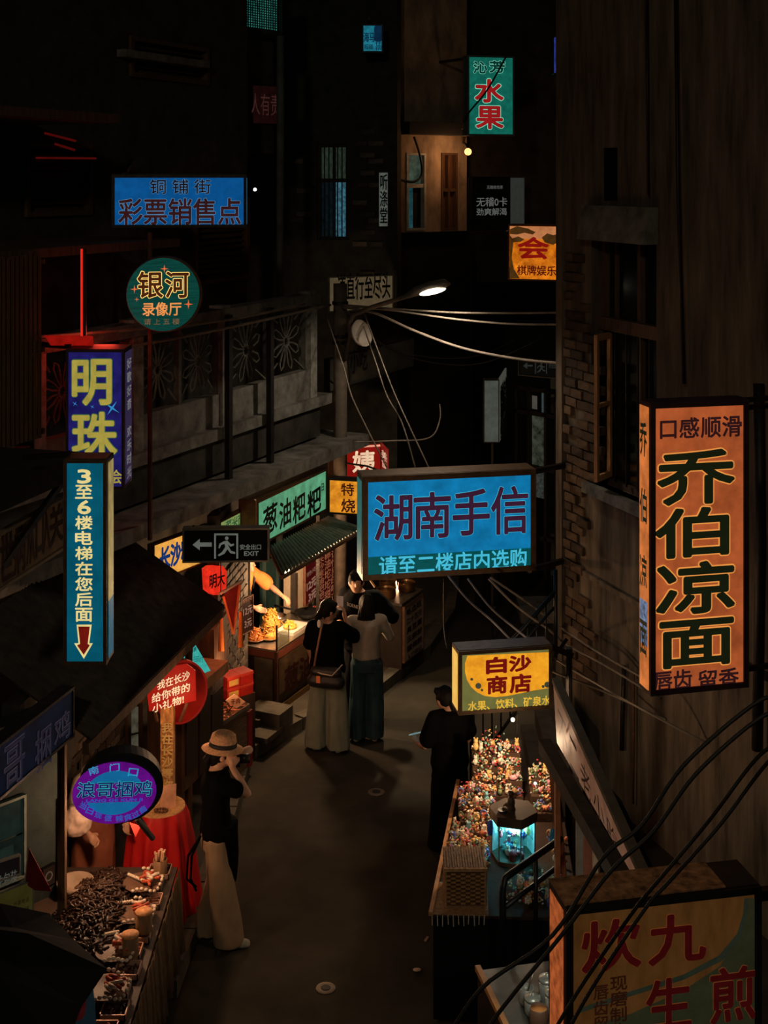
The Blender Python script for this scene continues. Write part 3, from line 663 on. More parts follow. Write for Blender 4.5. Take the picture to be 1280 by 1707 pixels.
# 11 red sign
redp = E('red_panel', (128, 18, 12), 1.0, var=.2)
s14, p14, z0_, z1_ = signbox('red_lightbox', 'dark red lightbox with a white brush character behind the street pole', 'sign', (556, 742, 636, 800), 17.2, 17.4, .3, redp, rust, .02)
text_on(p14, '姨', (588, 752, 624, 786), E('cream_white_letter', (250, 205, 170), 1), bold=.025, parent=s14, off=.005)
text_on(p14, '阿', (556, 768, 570, 784), E('cream_white_letter', (250, 205, 170), 1), bold=.02, parent=s14, off=.005)
MB().pbox(p14, .02, p14.w-.02, z1_-.055, z1_-.03, .002, .006).build('light_strip', E('pink_strip', (250, 160, 130), 1), s14)
q = Plane(636, 17.4, 648, 16.9); MB().pbox(q, .0, q.w, z0_, z1_, 0, .01).build('side_panel', E('red_side', (110, 16, 14), 1), s14)
text_on(q, '美食', (638, 752, 646, 782), E('cream_white_letter', (250, 205, 170), 1), vert=True, bold=.0, parent=s14, off=.014)
# 12 fruit sign (top)
s15, p15, _a, _b = signbox('fruit_lightbox', 'upright green lightbox with red characters high above the street', 'sign', (779, 92, 857, 226), 19.0, 19.2, .2, E('emerald_panel', (16, 96, 82), 1.0, var=.25), M('grey_frame2', (.10, .12, .10), .5), .025)
rd = E('crimson_letter', (150, 24, 26), 1); mint = E('mint_edge', (130, 220, 190), 1)
text_on(p15, '水', (792, 133, 838, 170), rd, bold=.03, parent=s15, outline=mint, ow=.02, off=.006)
text_on(p15, '果', (794, 178, 838, 214), rd, bold=.03, parent=s15, outline=mint, ow=.02, off=.006)
text_on(p15, '沁', (789, 103, 811, 122), E('emerald_dark', (6, 50, 44), 1), bold=.03, parent=s15, outline=mint, ow=.02, off=.006)
text_on(p15, '芳', (816, 102, 841, 121), E('emerald_dark', (6, 50, 44), 1), bold=.03, parent=s15, outline=mint, ow=.02, off=.006)
MB().bar(p15.pt(p15.w*.4, _b, -.1), p15.pt(p15.w*.4, _b+.1, -2.4), .04).build('bracket', dark_metal, s15)
# 13 small cyan sign top
s16, p16, _a, _b = signbox('cyan_lightbox', 'tiny cyan lightbox near the top of the view', 'sign', (603, 40, 639, 88), 19.4, 19.4, .25, E('cyan_panel', (26, 110, 130), 1, var=.4, scale=4), dark_metal, .025)
nv = E('navy_ink', (8, 36, 60), 1)
text_on(p16, '海马', (606, 54, 624, 70), nv, bold=.03, parent=s16, off=.005); text_on(p16, '招租', (607, 74, 622, 82), nv, bold=.02, parent=s16, off=.005); text_on(p16, '1', (627, 46, 634, 66), nv, bold=.05, parent=s16, off=.005)
text_on(p16, '住宿', (626, 69, 636, 84), nv, bold=.01, parent=s16, off=.005, vert=True)
MB().bar(p16.pt(.1, _b+.1, -.2), p16.pt(.1, _b+.1, -1.3), .04).build('bracket', dark_metal, s16)
# blue strip at wall corner
o = root('blue_strip_light', P(931, 122, 15.8), 'narrow blue lightbox peeping out behind the corner of the right building', 'sign')
pz = Plane(924, 15.8, 944, 15.8); MB().ppx(pz, 925, 62, 944, 122, -.1, 0).build('panel', E('blue_strip', (34, 44, 110), 1, var=.5, scale=3, stretch=(1, 1, 2)), o); MB().ppx(pz, 922, 122, 944, 125, -.12, .02).build('frame', dark_metal, o)
# 14 black board with grey letters
s17, p17, z0_, z1_ = signbox('black_billboard', 'black billboard with grey lettering beside the orange bulb', 'sign', (786, 295, 850, 385), 20.3, 20.6, .1, M('board_black', (.007, .009, .010), .6, bump=0), dark_metal, .02)
gr = E('grey_letter', (92, 94, 92), 1)
text_on(p17, '无稽0卡', (794, 329, 845, 344), gr, bold=.01, parent=s17, off=.005); text_on(p17, '劲爽解渴', (794, 347, 844, 359), gr, bold=.01, parent=s17, off=.005)
text_on(p17, '无糖维他茶', (811, 309, 838, 315), gr, bold=0, parent=s17, off=.005)
q = Plane(850, 20.6, 874, 21.3); MB().pbox(q, 0, q.w, z0_-.02, z1_-.01, -.06, 0).build('side_panel', E('grey_side', (44, 46, 42), 1, var=.15), s17)
# 15 orange picture sign (will be a landscape with pine and pavilion)
s18, p18, z0_, z1_ = signbox('landscape_lightbox', 'glowing orange lightbox picturing a pine and a red character beside the right building', 'sign', (847, 374, 936, 467), 14.9, 14.7, .16, E('sunset_panel', (235, 112, 20), 1.0, var=.6, scale=4), M('dark_red_frame', (.12, .03, .01), .6), .018)
MB().pbox(p18, .02, p18.w-.02, z1_-.16, z1_-.02, .0, .002).build('sky_band', E('peach_sky', (190, 120, 74), 1, var=.2), s18)
pine = E('pine_green', (70, 44, 16), 1, var=.3)
for pts in ([(850, 382), (862, 377), (880, 381), (893, 387), (888, 391), (874, 388), (862, 391), (850, 390)], [(852, 398), (864, 394), (874, 399), (868, 403), (856, 404)], [(850, 392), (856, 400), (853, 430), (858, 455), (850, 462)], [(903, 396), (912, 389), (922, 392), (930, 390), (934, 402), (922, 408), (908, 404)], [(849, 446), (858, 450), (866, 464), (849, 464)]):
    on_poly(p18, pts, .003, 'pine_picture', pine, s18)
text_on(p18, '会', (864, 396, 914, 431), E('seal_red', (130, 16, 12), 1), bold=.022, parent=s18, off=.006)
text_on(p18, '棋牌娱乐', (862, 443, 927, 459), E('dark_brown_letter', (80, 16, 8), 1), bold=.02, parent=s18, off=.006)
# 16 tan board
s19, p19, _a, _b = signbox('tan_board', 'pale tan unlit board reading to the end of the road behind the street lamp', 'sign', (548, 462, 655, 520), 17.6, 18.0, .06, E('tan_glow_panel', (92, 78, 56), .75, var=.2), M('pale_frame', (.3, .26, .2), .6), .012)  # faint glow of this unlit panel stands in for light on it
text_on(p19, '道直行至尽头', (562, 455, 650, 499), ink, bold=.03, parent=s19, off=.005, slant=.0)
s20, p20, _a, _b = signbox('grey_board', 'large dim grey board with faint characters behind the lamp pole', 'sign', (548, 598, 690, 655), 17.0, 19.4, .08, M('grey_board_paint', (.12, .11, .09), .8, var=.3, emit=0), dark_metal, .015)
text_on(p20, '小吃', (583, 580, 612, 620), M('faded_ink', (.03, .02, .015), .8), bold=.02, parent=s20, off=.005)
# 17 vertical white board
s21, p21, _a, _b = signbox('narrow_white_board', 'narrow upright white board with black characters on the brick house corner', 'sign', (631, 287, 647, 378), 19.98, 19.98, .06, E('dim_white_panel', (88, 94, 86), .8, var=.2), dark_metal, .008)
text_on(p21, '听涤堂', (634, 290, 645, 374), ink, bold=.03, parent=s21, off=.005, vert=True)
# 18 甜酒铺 board
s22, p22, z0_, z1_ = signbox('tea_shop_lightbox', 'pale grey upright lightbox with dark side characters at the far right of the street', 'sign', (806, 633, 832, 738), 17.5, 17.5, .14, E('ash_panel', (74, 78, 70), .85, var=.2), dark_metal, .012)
q = Plane(832, 17.5, 844, 18.6); MB().pbox(q, 0, q.w, z0_, z1_, -.02, .0).build('side_panel', E('ash_side', (66, 68, 60), 1), s22)
text_on(q, '甜酒铺', (834, 640, 843, 728), ink, bold=.05, parent=s22, off=.006, vert=True)
MB().bar(p22.pt(.12, 0, -.07), p22.pt(.12, z0_, -.07), .03).build('post', dark_metal, s22)
# 19 tan left sign
s23, p23, _a, _b = signbox('tan_fascia', 'brown fascia board with faded characters at the left edge under a dark eave', 'sign', (-30, 905, 109, 1004), 8.5, 9.75, .06, M('tan_fascia_paint', (.30, .20, .12), .8, var=.3, scale=5), M('fascia_frame', (.2, .14, .09), .7), .02)
for s, rc in (('世', (0, 884, 22, 966)), ('病', (23, 868, 42, 954)), ('从', (44, 858, 58, 940)), ('口', (60, 850, 72, 926)), ('入', (70, 842, 84, 920)), ('关', (83, 838, 104, 906))):
    text_on(p23, s, rc, M('faded_brown_ink', (.05, .022, .012), .8), bold=.02, parent=s23, off=.005, slant=.0)
o = root('dark_eave', P(60, 790, 9.5), 'dark sagging eave box above the brown fascia board', 'roof')
pe = Plane(-40, 8.6, 116, 9.8); zt_e = H-(752-YH)*9.8/F; zb_e = H-(812-YH)*9.8/F
MB().pbox(pe, 0, pe.w, zb_e+.1, zt_e, -.6, .12).build('roof_slab', M('tar_board', (.02, .018, .016), .9), o)
MB().bar(pe.pt(pe.w*.97, zt_e, .1), pe.pt(pe.w*.97, zt_e-.55, .1), .04).build('post', dark_metal, o)
MB().bar(pe.pt(pe.w*.75, zb_e+.1, .1), pe.pt(pe.w*.1, zb_e-.35, .05), .04).build('strut', dark_metal, o)
# 20 dim blue sign lower left
s24, p24, _a, _b = signbox('unlit_blue_sign', 'unlit dark blue fascia with faint pink characters at the left edge', 'sign', (-30, 1262, 122, 1358), 8.2, 9.35, .10, E('blue_glow_panel', (7, 14, 28), .7, var=.5, scale=3), dark_metal, .02)  # unlit sign, the light on it painted as a faint glow
for s, rc in (('哥', (6, 1235, 40, 1310)), ('捆', (58, 1213, 84, 1280)), ('鸡', (90, 1190, 116, 1235))):
    text_on(p24, s, rc, E('dim_blue_core', (18, 22, 36), 1), bold=.0, parent=s24, outline=E('dim_pink_edge', (56, 44, 50), 1), ow=.018, off=.006)
# 21 lower right sign
dimor = E('dim_orange_panel', (66, 40, 16), 1.0, var=.25, scale=2, stretch=(3, 1, 1)); dimol = E('dim_olive', (34, 34, 20), 1, var=.2)
s25, p25, z0_, z1_ = signbox('fried_bun_lightbox', 'large dim orange lightbox with dark red brush characters at the bottom right', 'sign', (943, 1513, 1268, 1790), 6.4, 6.6, .26, dimor, M('black_frame', (.012, .01, .01), .7), .035)
on_poly(p25, [(1243, 1497), (1262, 1497), (1262, 1710), (1262, 1786), (960, 1786), (960, 1716), (1050, 1690), (1140, 1650), (1200, 1610), (1230, 1560), (1240, 1520)], .001, 'olive_field', dimol, s25)
for a, b in (((1244, 1497), 0), ):
    pts = [(1240, 1497), (1246, 1497), (1244, 1525), (1234, 1562), (1204, 1600), (1140, 1632), (1050, 1660), (965, 1688), (965, 1680), (1050, 1652), (1138, 1624), (1198, 1592), (1228, 1556), (1238, 1522)]
    on_poly(p25, pts, .003, 'olive_arc', E('dim_teal_arc', (30, 34, 24), 1), s25)
dr = E('dim_red_letter', (50, 6, 6), 1); edge = E('dim_edge', (96, 50, 20), 1)
for s, rc in (('炊', (970, 1533, 1066, 1614)), ('九', (1081, 1524, 1174, 1602)), ('生', (1077, 1630, 1150, 1712)), ('煎', (1184, 1611, 1258, 1700))):
    text_on(p25, s, rc, dr, bold=.022, parent=s25, outline=edge, ow=.008, off=.006)
text_on(p25, '现磨制作', (1018, 1625, 1043, 1730), E('dark_brown_small', (34, 14, 6), 1), bold=.02, parent=s25, off=.006, vert=True)
text_on(p25, '唇齿留香', (990, 1640, 1012, 1745), E('dark_brown_small', (34, 14, 6), 1), bold=.02, parent=s25, off=.006, vert=True)
q = flank(p25, .26, 'L'); MB().pbox(q, .03, .23, z0_+.03, z1_-.03, 0, .003).build('side_panel', E('side_orange', (150, 74, 36), 1, var=.5, scale=8), s25)
MB().pbox(p25, 0, p25.w*.82, z1_, z1_+.012, -.25, -.01).build('rusty_lid', M('rusty_lid', (.42, .20, .09), .9, var=.75, scale=16, bump=.8), s25)
MB().bar(p25.pt(p25.w, z1_-.1, -.1), p25.pt(p25.w+1.2, z1_-.1, -.1), .05).build('bracket', dark_metal, s25)
# 22 oval sign
po = Plane(122, 9.2, 270, 9.35); orot = .09
s26 = root('oval_lightbox', po.at(290, 1400, 0), 'purple and cyan oval lightbox over the braised meat stall', 'sign')
disc(po, 204, 1315, 68, 58, -.16, -.01, rot=orot).build('drum', black, s26)
disc(po, 191, 1322, 69, 51, -.01, 0, rot=orot).build('panel', E('magenta_panel', (92, 12, 120), 1, var=.2), s26)
def band(y0, y1, rx, ry, off, mat, name):
    pts = []; c = po.st(191, 1322); k = po.at(191, 1322).y/F
    for i in range(25):
        t = PI*i/24; x = -math.cos(t); 
        pts.append((x, math.sin(t)))
    out = []
    sg = -1 if y1 <= 0 else 1
    yc = min(abs(y0), abs(y1)); t0 = math.asin(yc/ry)
    for i in range(25):
        t = t0+(PI-2*t0)*i/24; out.append((math.cos(t)*rx, sg*math.sin(t)*ry))
    cr, sr = math.cos(orot), math.sin(orot)
    return MB().prism([po.pt(c[0]+(x*cr-y*sr)*k, c[1]-(x*sr+y*cr)*k, off) for x, y in out], po.n*.002).build(name, mat, s26)
cyp = E('cyan_field', (20, 100, 150), 1, var=.1)
band(-36, -17, 48, 37, .001, cyp, 'upper_field'); band(15, 36, 48, 36, .001, cyp, 'lower_field')
class Rot:                                 # a plane turned in itself about a centre
    def __init__(s, pl, cx, cy, a): s.pl = pl; s.c = pl.st(cx, cy); s.a = a; s.n = pl.n; s.k = pl.at(cx, cy).y/F; s.cx = cx; s.cy = cy
    def st(s, px, py, off=0): return ((px-s.cx)*s.k, -(py-s.cy)*s.k)
    def pt(s, a, z, off=0): c, d = math.cos(-s.a), math.sin(-s.a); return s.pl.pt(s.c[0]+a*c-z*d, s.c[1]+a*d+z*c, off)
ro = Rot(po, 191, 1319, orot)
cyl_ = E('cyan_letter', (24, 170, 170), 1); dkp = E('deep_purple', (30, 20, 90), 1)
text_on(ro, '浪哥捆鸡', (130, 1302, 252, 1328), dkp, bold=.008, parent=s26, outline=cyl_, ow=.022, off=.005)
text_on(ro, 'LANG GE KUN JI', (146, 1331, 238, 1337), E('blue_letter', (30, 90, 190), 1), bold=.01, parent=s26, off=.005)
for c, x, y in zip('南门口', (156, 191, 222), (1284, 1279, 1287)):
    text_on(Rot(po, x, y, (x-191)*.006), c, (x-8, y-6.5, x+8, y+6.5), E('cyan_small', (40, 150, 190), 1), bold=.01, parent=s26, off=.005)
for c, x, y in zip('当日现做辣爽过瘾', (139, 150, 164, 180, 199, 213, 226, 238), (1342, 1351, 1358, 1363, 1364, 1362, 1357, 1349)):
    text_on(Rot(po, x, y, (191-x)*.011), c, (x-6, y-5.5, x+6, y+5.5), E('cyan_dim_letter', (30, 90, 180), 1), bold=.01, parent=s26, off=.005)
MB().tube([po.at(228, 1365, -.08), po.at(255, 1398, -.12)], .02, 8).build('arm', M('steel', (.3, .28, .25), .35, .9), s26)
MB().tube([po.at(255, 1398, -.12), po.at(160, 1250, -.6)], .014, 8).build('arm', dark_metal, s26)
# 23 red carton sign with brush lettering
pr = Plane(245, 11.1, 328, 11.25)
s27 = root('red_notice', P(290, 1200, 11.2), 'torn red cardboard notice with white brush lettering on top of the totem post', 'sign')
pts = [(243, 1134), (256, 1127), (271, 1132), (268, 1117), (278, 1121), (284, 1112), (312, 1107), (326, 1118), (327, 1168), (249, 1186)]
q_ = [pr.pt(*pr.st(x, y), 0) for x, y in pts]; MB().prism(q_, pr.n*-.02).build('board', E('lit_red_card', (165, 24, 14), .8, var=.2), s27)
for (x, y, u, v) in ((258, 1184, 262, 1202), (312, 1172, 300, 1202)): MB().bar(pr.at(x, y, -.04), pr.at(u, v, -.10), .02).build('strut', rust, s27)
wl_ = E('white_brush', (250, 214, 170), 1, var=.05)
text_on(pr, '我在长沙', (262, 1126, 316, 1141), wl_, bold=.015, parent=s27, off=.005, slant=.2)
text_on(pr, '给你带的', (253, 1147, 316, 1162), wl_, bold=.015, parent=s27, off=.005, slant=.18)
text_on(pr, '小礼物!', (254, 1166, 306, 1180), wl_, bold=.015, parent=s27, off=.005, slant=.18)
# red disc behind
s28 = root('red_disc_sign', P(310, 1210, 11.5), 'round glossy red disc sign behind the torn red notice', 'sign')
pd = Plane(280, 11.5, 345, 11.65)
disc(pd, 303, 1154, 42, 50, -.10, 0).build('drum', M('red_enamel', (.35, .015, .01), .35, bump=.1), s28)
ring = [pd.pt(pd.st(303, 1154)[0]+math.cos(t*PI/18)*43*11.6/F, pd.st(303, 1154)[1]-math.sin(t*PI/18)*51*11.6/F, .0) for t in range(37)]
MB().tube(ring, .010, 6, cap=False).build('rim', E('red_rim', (130, 22, 14), .8), s28)
# 24 cyan price card
s29 = root('cyan_card', P(320, 1110, 12.4), 'tilted cyan price card sheltered under the dark roof edge', 'card')
pcd = Plane(290, 12.3, 352, 12.5)
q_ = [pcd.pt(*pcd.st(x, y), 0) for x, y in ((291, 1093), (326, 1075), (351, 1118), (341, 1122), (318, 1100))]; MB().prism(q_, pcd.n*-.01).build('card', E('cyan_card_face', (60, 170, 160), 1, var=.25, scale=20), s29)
text_on(pcd, '价目表', (312, 1081, 327, 1089), ink, bold=.02, parent=s29, off=.004, slant=.3); text_on(pcd, '扫码付', (322, 1093, 338, 1104), E('teal_ink', (16, 80, 80), 1), bold=0, parent=s29, off=.004, slant=-.2)
MB().bar(pcd.at(335, 1116, -.01), P(345, 1150, 12.4), .015).build('stem', dark_metal, s29)
# 25 slanted fascia on the right
fA, fB, fC = P(922, 1138, 9.9), P(928, 1238, 9.9), P(1073, 1492, 7.15); fD = fC+(fA-fB)*.14
s30 = root('slanting_fascia', (fB+fC)/2, 'long slanting dull pink fascia with brush characters seen edge-on at the right', 'sign')
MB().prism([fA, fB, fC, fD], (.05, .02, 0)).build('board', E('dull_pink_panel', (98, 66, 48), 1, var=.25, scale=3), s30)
mb = MB(); mb.bar(fA+Vector((.02, 0, .02)), fD+Vector((.02, 0, .02)), .06, .035); mb.build('top_rail', M('olive_rail', (.10, .08, .05), .7), s30)
for i, c in enumerate('不二老小吃'):
    t = .10+i*.15; v, f_, bx = glyph(c, 0); mbx = MB()
    for q2 in v:
        u = t+(q2[0]-bx[0])/(bx[2]-bx[0])*.12; w2 = .12+(q2[1]-bx[1])/(bx[3]-bx[1])*.72
        lo = fB.lerp(fC, u); hi = fA.lerp(fD, u); mbx.v.append(tuple(lo.lerp(hi, w2)+Vector((-.022, -.006, 0))))
    mbx.f = list(f_); me = mbx.mesh('lettering'); me.materials.append(E('dark_brush', (24, 14, 10), 1)); put('lettering', me, s30)
# red price board by the pillar
s31, p31, _a, _b = signbox('price_board', 'dark red price board with white numerals behind the fried food counter', 'sign', (508, 940, 527, 1012), 16.0, 16.4, .03, E('wine_panel', (58, 8, 8), 1, var=.2), rust, .008)
wht = E('dim_white_letter', (140, 104, 86), 1)
text_on(p31, '12元', (511, 966, 526, 980), wht, bold=.03, parent=s31, off=.004); text_on(p31, '3元', (514, 985, 526, 999), wht, bold=.03, parent=s31, off=.004); text_on(p31, '特色小吃', (511, 949, 526, 957), wht, bold=0, parent=s31, off=.004)
s32, p32, _a, _b = signbox('menu_board', 'tall red menu board with columns of pale characters behind the customers', 'sign', (528, 925, 562, 1015), 16.5, 17.2, .03, E('wine_panel2', (48, 8, 8), 1, var=.2), rust, .008)
for i, s in enumerate(('老长沙葱油粑粑', '糖油坨坨甜', '记忆里的味道')): text_on(p32, s, (530+i*11, 915, 539+i*11, 1000), E('tan_letter', (150, 90, 60), 1), bold=.0, parent=s32, off=.004, vert=True)
# price strip left of the counter
s33, p33, _a, _b = signbox('price_strip', 'brown hanging price strip with numerals left of the fried snacks', 'sign', (402, 1000, 421, 1060), 14.5, 14.7, .02, E('brown_panel', (46, 20, 12), 1, var=.2), rust, .006)
text_on(p33, '12元', (405, 1011, 420, 1024), wht, bold=.02, parent=s33, off=.004); text_on(p33, '3元', (407, 1032, 419, 1045), wht, bold=.02, parent=s33, off=.004); text_on(p33, '特色小吃', (404, 996, 420, 1003), E('tan_letter', (150, 90, 60), 1), bold=.0, parent=s33, off=.004)
# red neon sign under the exit sign
s34 = root('red_glow_sign', P(362, 990, 13.4), 'glowing red rounded sign with dark characters under the exit sign', 'sign')
pg = Plane(346, 13.4, 378, 13.6)
q_ = [pg.pt(*pg.st(x, y), 0) for x, y in ((345, 950), (352, 945), (372, 944), (378, 952), (377, 983), (370, 991), (356, 992), (347, 985))]; MB().prism(q_, pg.n*-.08).build('panel', E('neon_red', (226, 44, 26), 1, var=.3, scale=8), s34)
text_on(pg, '明大', (349, 955, 374, 978), E('dark_red_core', (40, 6, 6), 1), bold=.03, parent=s34, off=.004)
MB().bar(pg.at(365, 946, -.04), Vector((pg.at(365, 946, -.04).x, pg.at(365, 946, -.04).y+.1, 2.84)), .015).build('hanger', dark_metal, s34)
# menu easel by the pots
s35, p35, _a, _b = signbox('menu_card', 'pale menu placard with dark rows of characters on the side of the pot stall', 'sign', (673, 1012, 706, 1106), 16.2, 16.75, .02, M('cream_placard', (.42, .32, .24), .8, var=.15), rust, .006)
for i, s in enumerate(('毛血旺', '二十五元', '臭豆腐', '三鲜粉', '酸辣粉', '入口即化')): text_on(p35, s, (677+i*.3, 1008+i*15, 702+i*.3, 1018+i*15), M('menu_ink', (.04, .015, .01), .8), bold=.02, parent=s35, off=.004, slant=.0)
# facade banner with slogan
s36, p36, _a, _b = signbox('dark_red_banner', 'barely lit dark red banner with pale characters high on the left facade', 'sign', (396, 140, 470, 205), 17.5, 18.0, .03, E('dim_wine', (22, 7, 6), 1, var=.3), dark_metal, .006)
text_on(p36, '人人有责', (400, 156, 466, 192), E('dim_pinkish', (58, 32, 30), 1), bold=0, parent=s36, off=.005)
# bottom-left curved sign with one character
s37 = root('round_banner', P(120, 1700, 7.6), 'dark slate round sign with a dark red character at the bottom left', 'sign')
pb = Plane(60, 7.6, 180, 7.7); disc(pb, 84, 1712, 74, 136, -.05, 0).build('panel', E('slate_panel', (14, 24, 28), 1, var=.2), s37)
text_on(pb, '方', (86, 1640, 148, 1700), E('dim_maroon_letter', (44, 8, 8), 1), bold=.05, parent=s37, off=.005)
# ================================================================== THE STREET'S THINGS
steel = M('stainless', (.42, .38, .33), .3, .9, scale=20, var=.15, bump=.1)
# ---- street lamp on its pole
sp = Vector((-.50, 16.3, .13))
s40 = root('street_lamp', sp, 'tall grey street pole carrying a curved lamp arm and a bright lamp head', 'street lamp')
gpole = M('pole_grey', (.13, .10, .075), .75, .1, scale=8)
def onY(px, py, Y): return P(px, py, Y)
pt_ = onY(567, 473, 16.3); sx_ = pt_.x
MB().tube([(sx_, 16.3, .13), (sx_, 16.3, pt_.z)], .085, 14).build('pole', gpole, s40, True)
for py in (505, 560, 570): 
    z = onY(567, py, 16.3).z; MB().tube([(sx_, 16.3, z-.02), (sx_, 16.3, z+.02)], .10, 14).build('band', dark_metal, s40)
arm = [onY(575, 600, 16.2), onY(584, 560, 16.1), onY(583, 538, 16.0), onY(590, 524, 15.9), onY(620, 512, 15.6), onY(665, 498, 15.3), onY(684, 492, 15.1)]
MB().tube(arm, .028, 10).build('lamp_arm', gpole, s40, True)
hd = [onY(668, 498, 15.2), onY(690, 487, 15.1), onY(715, 479, 15.0), onY(740, 473, 14.9), onY(751, 473, 14.85)]
mb = MB(); rs = [.03, .09, .11, .09, .02]
k = 0
for p_, r_ in zip(hd, rs):
    for j in range(12): a = 2*PI*j/12; mb.v.append((p_.x-.05*math.sin(a)*0, p_.y+math.cos(a)*r_*1.2, p_.z+math.sin(a)*r_*.62))
for i in range(4):
    for j in range(12): mb.f.append((i*12+j, i*12+(j+1) % 12, (i+1)*12+(j+1) % 12, (i+1)*12+j))
mb.f += [tuple(range(12)), tuple(range(48, 60))]
mb.build('lamp_head', M('lamp_shell', (.20, .17, .14), .5, .3), s40, True)
dd = (hd[3]-hd[1]).normalized()
lens = MB(); lc = onY(721, 486, 14.85)
lens.ell(lc, (.155, .06, .035), 14, 8, Matrix.Rotation(-.22, 3, 'Y')).build('lens', E('lamp_glow', (255, 236, 205), 3.0, var=.05), s40, True)
light('SPOT', lc+Vector((0, -.1, -.1)), (1, .82, .62), 62, .12, (lc.x-.2, lc.y-.3, 0), 170, .5, 'street_lamp_light')
# dish on the pole
s41 = root('satellite_dish', onY(592, 560, 16.0), 'small pale round loudspeaker bowl on the street pole under the lamp arm', 'dish')
MB().lathe((0, 0, 0), [(.005, 0), (.09, .02), (.15, .07), (.17, .12), (.165, .12), (.14, .075), (.085, .03), (.004, .012)], 20).build('bowl', M('pale_bowl', (.42, .36, .30), .6), None, True)
bo = bpy.context.scene.objects['bowl']; bo.parent = s41; bo.rotation_euler = (1.2, 0, .9)
mb = MB().tube([(0, 0, 0), (-.12, .25, 0)], .015, 6).build('mount', dark_metal, None); mb.parent = s41
# ---- overhead cables
cabm = M('cable_black', (.02, .017, .015), .6, bump=0); cabl = M('cable_grey', (.22, .18, .14), .6, bump=0)
def cable(pts, r, mat, label, sag=None):
    # smooth by catmull-rom
    q = []; n = len(pts)
    for i in range(n-1):
        p0, p1_, p2_, p3_ = pts[max(0, i-1)], pts[i], pts[i+1], pts[min(n-1, i+2)]
        for k in range(6):
            t = k/6; q.append(.5*((2*p1_)+(p2_-p0)*t+(2*p0-5*p1_+4*p2_-p3_)*t*t+(3*p1_-p0-3*p2_+p3_)*t**3))
    q.append(pts[-1]); o = MB().tube(q, r, 6).build('cable', mat, None, True); tag(o, label, 'cable'); return o
cable([P(570, 508, 16.2), P(660, 515, 15.6), P(760, 521, 15), P(850, 522, 14.6), P(940, 521, 14.2)], .012, cabl, 'upper of two nearly level wires from the street pole to the right building')
cable([P(570, 510, 16.2), P(650, 517, 15.6), P(760, 532, 15), P(850, 540, 14.6), P(940, 541, 14.2)], .012, cabl, 'lower of two nearly level wires from the street pole to the right building')
cable([P(570, 512, 16.2), P(625, 522, 15.8), P(690, 551, 15.4), P(770, 580, 15), P(860, 598, 14.6), P(940, 606, 14.2)], .016, cabl, 'thicker sagging wire from the lamp arm past the far exit sign')
cable([P(572, 515, 16.2), P(612, 560, 17), P(700, 600, 18), P(800, 606, 18.5), P(890, 570, 18.5), P(915, 555, 18.6)], .010, cabm, 'dark slack wire looping behind the sagging pale wire')
cable([P(585, 520, 16), P(640, 575, 16.6), P(720, 596, 17.2), P(800, 592, 17.6), P(870, 560, 18)], .008, cabm, 'second dark slack wire above the looping one')
cable([P(543, 525, 16.3), P(572, 610, 15.4), P(586, 660, 15.2), P(612, 715, 15.1), P(645, 780, 15)], .009, cabl, 'leftmost wire dropping from the street pole toward the blue sign')
cable([P(603, 535, 16.2), P(625, 600, 15.3), P(645, 660, 15.1), P(670, 705, 15), P(693, 782, 14.8)], .009, cabl, 'middle wire dropping from the lamp arm toward the blue sign')
cable([P(606, 520, 16.2), P(632, 590, 15.3), P(655, 650, 15.1), P(682, 710, 14.9), P(716, 782, 14.7)], .009, cabl, 'rightmost wire dropping from the lamp arm toward the blue sign')
cable([P(575, 570, 16.2), P(583, 635, 16.6), P(560, 640, 16.5), P(548, 633, 16.4)], .012, cabm, 'black cable looping from the bowl back to the balcony end')
cable([P(590, 737, 15.6), P(650, 735, 15.6), P(715, 730, 15.8), P(733, 700, 16), P(733, 674, 16.2)], .009, cabl, 'thin wire hooked up beside the red sign')
cable([P(747, 960, 12.8), P(780, 1000, 12.4), P(820, 1035, 12.0), P(860, 1075, 11.3), P(905, 1112, 11.6), P(1000, 1150, 12.4), WR.at(1110, 1200, .01)], .010, cabl, 'lowest of the wires running from under the blue sign over the amber sign')
cable([P(780, 965, 12.8), P(815, 1010, 12.4), P(855, 1045, 12.0), P(900, 1080, 11.2), P(960, 1120, 12), P(1075, 1185, 11.6), WR.at(1180, 1240, .01)], .010, cabl, 'middle wire running from under the blue sign across the brick corner')
cable([P(815, 965, 12.8), P(860, 1010, 12.6), P(915, 1050, 12.8), P(945, 1075, 13.1), P(1010, 1110, 12.5), WR.at(1100, 1165, .01)], .012, cabl, 'upper wire from under the blue sign toward the brick corner')
cable([P(818, 963, 13), P(880, 1005, 13.2), P(940, 1050, 13.4), P(1010, 1095, 12.6), WR.at(1090, 1140, .01)], .012, cabl, 'uppermost wire from under the blue sign, beside the next one')
cable([P(740, 965, 13.2), P(740, 1040, 12.8), P(745, 1080, 12.5)], .008, cabm, 'straight black wire hanging under the middle of the blue sign')
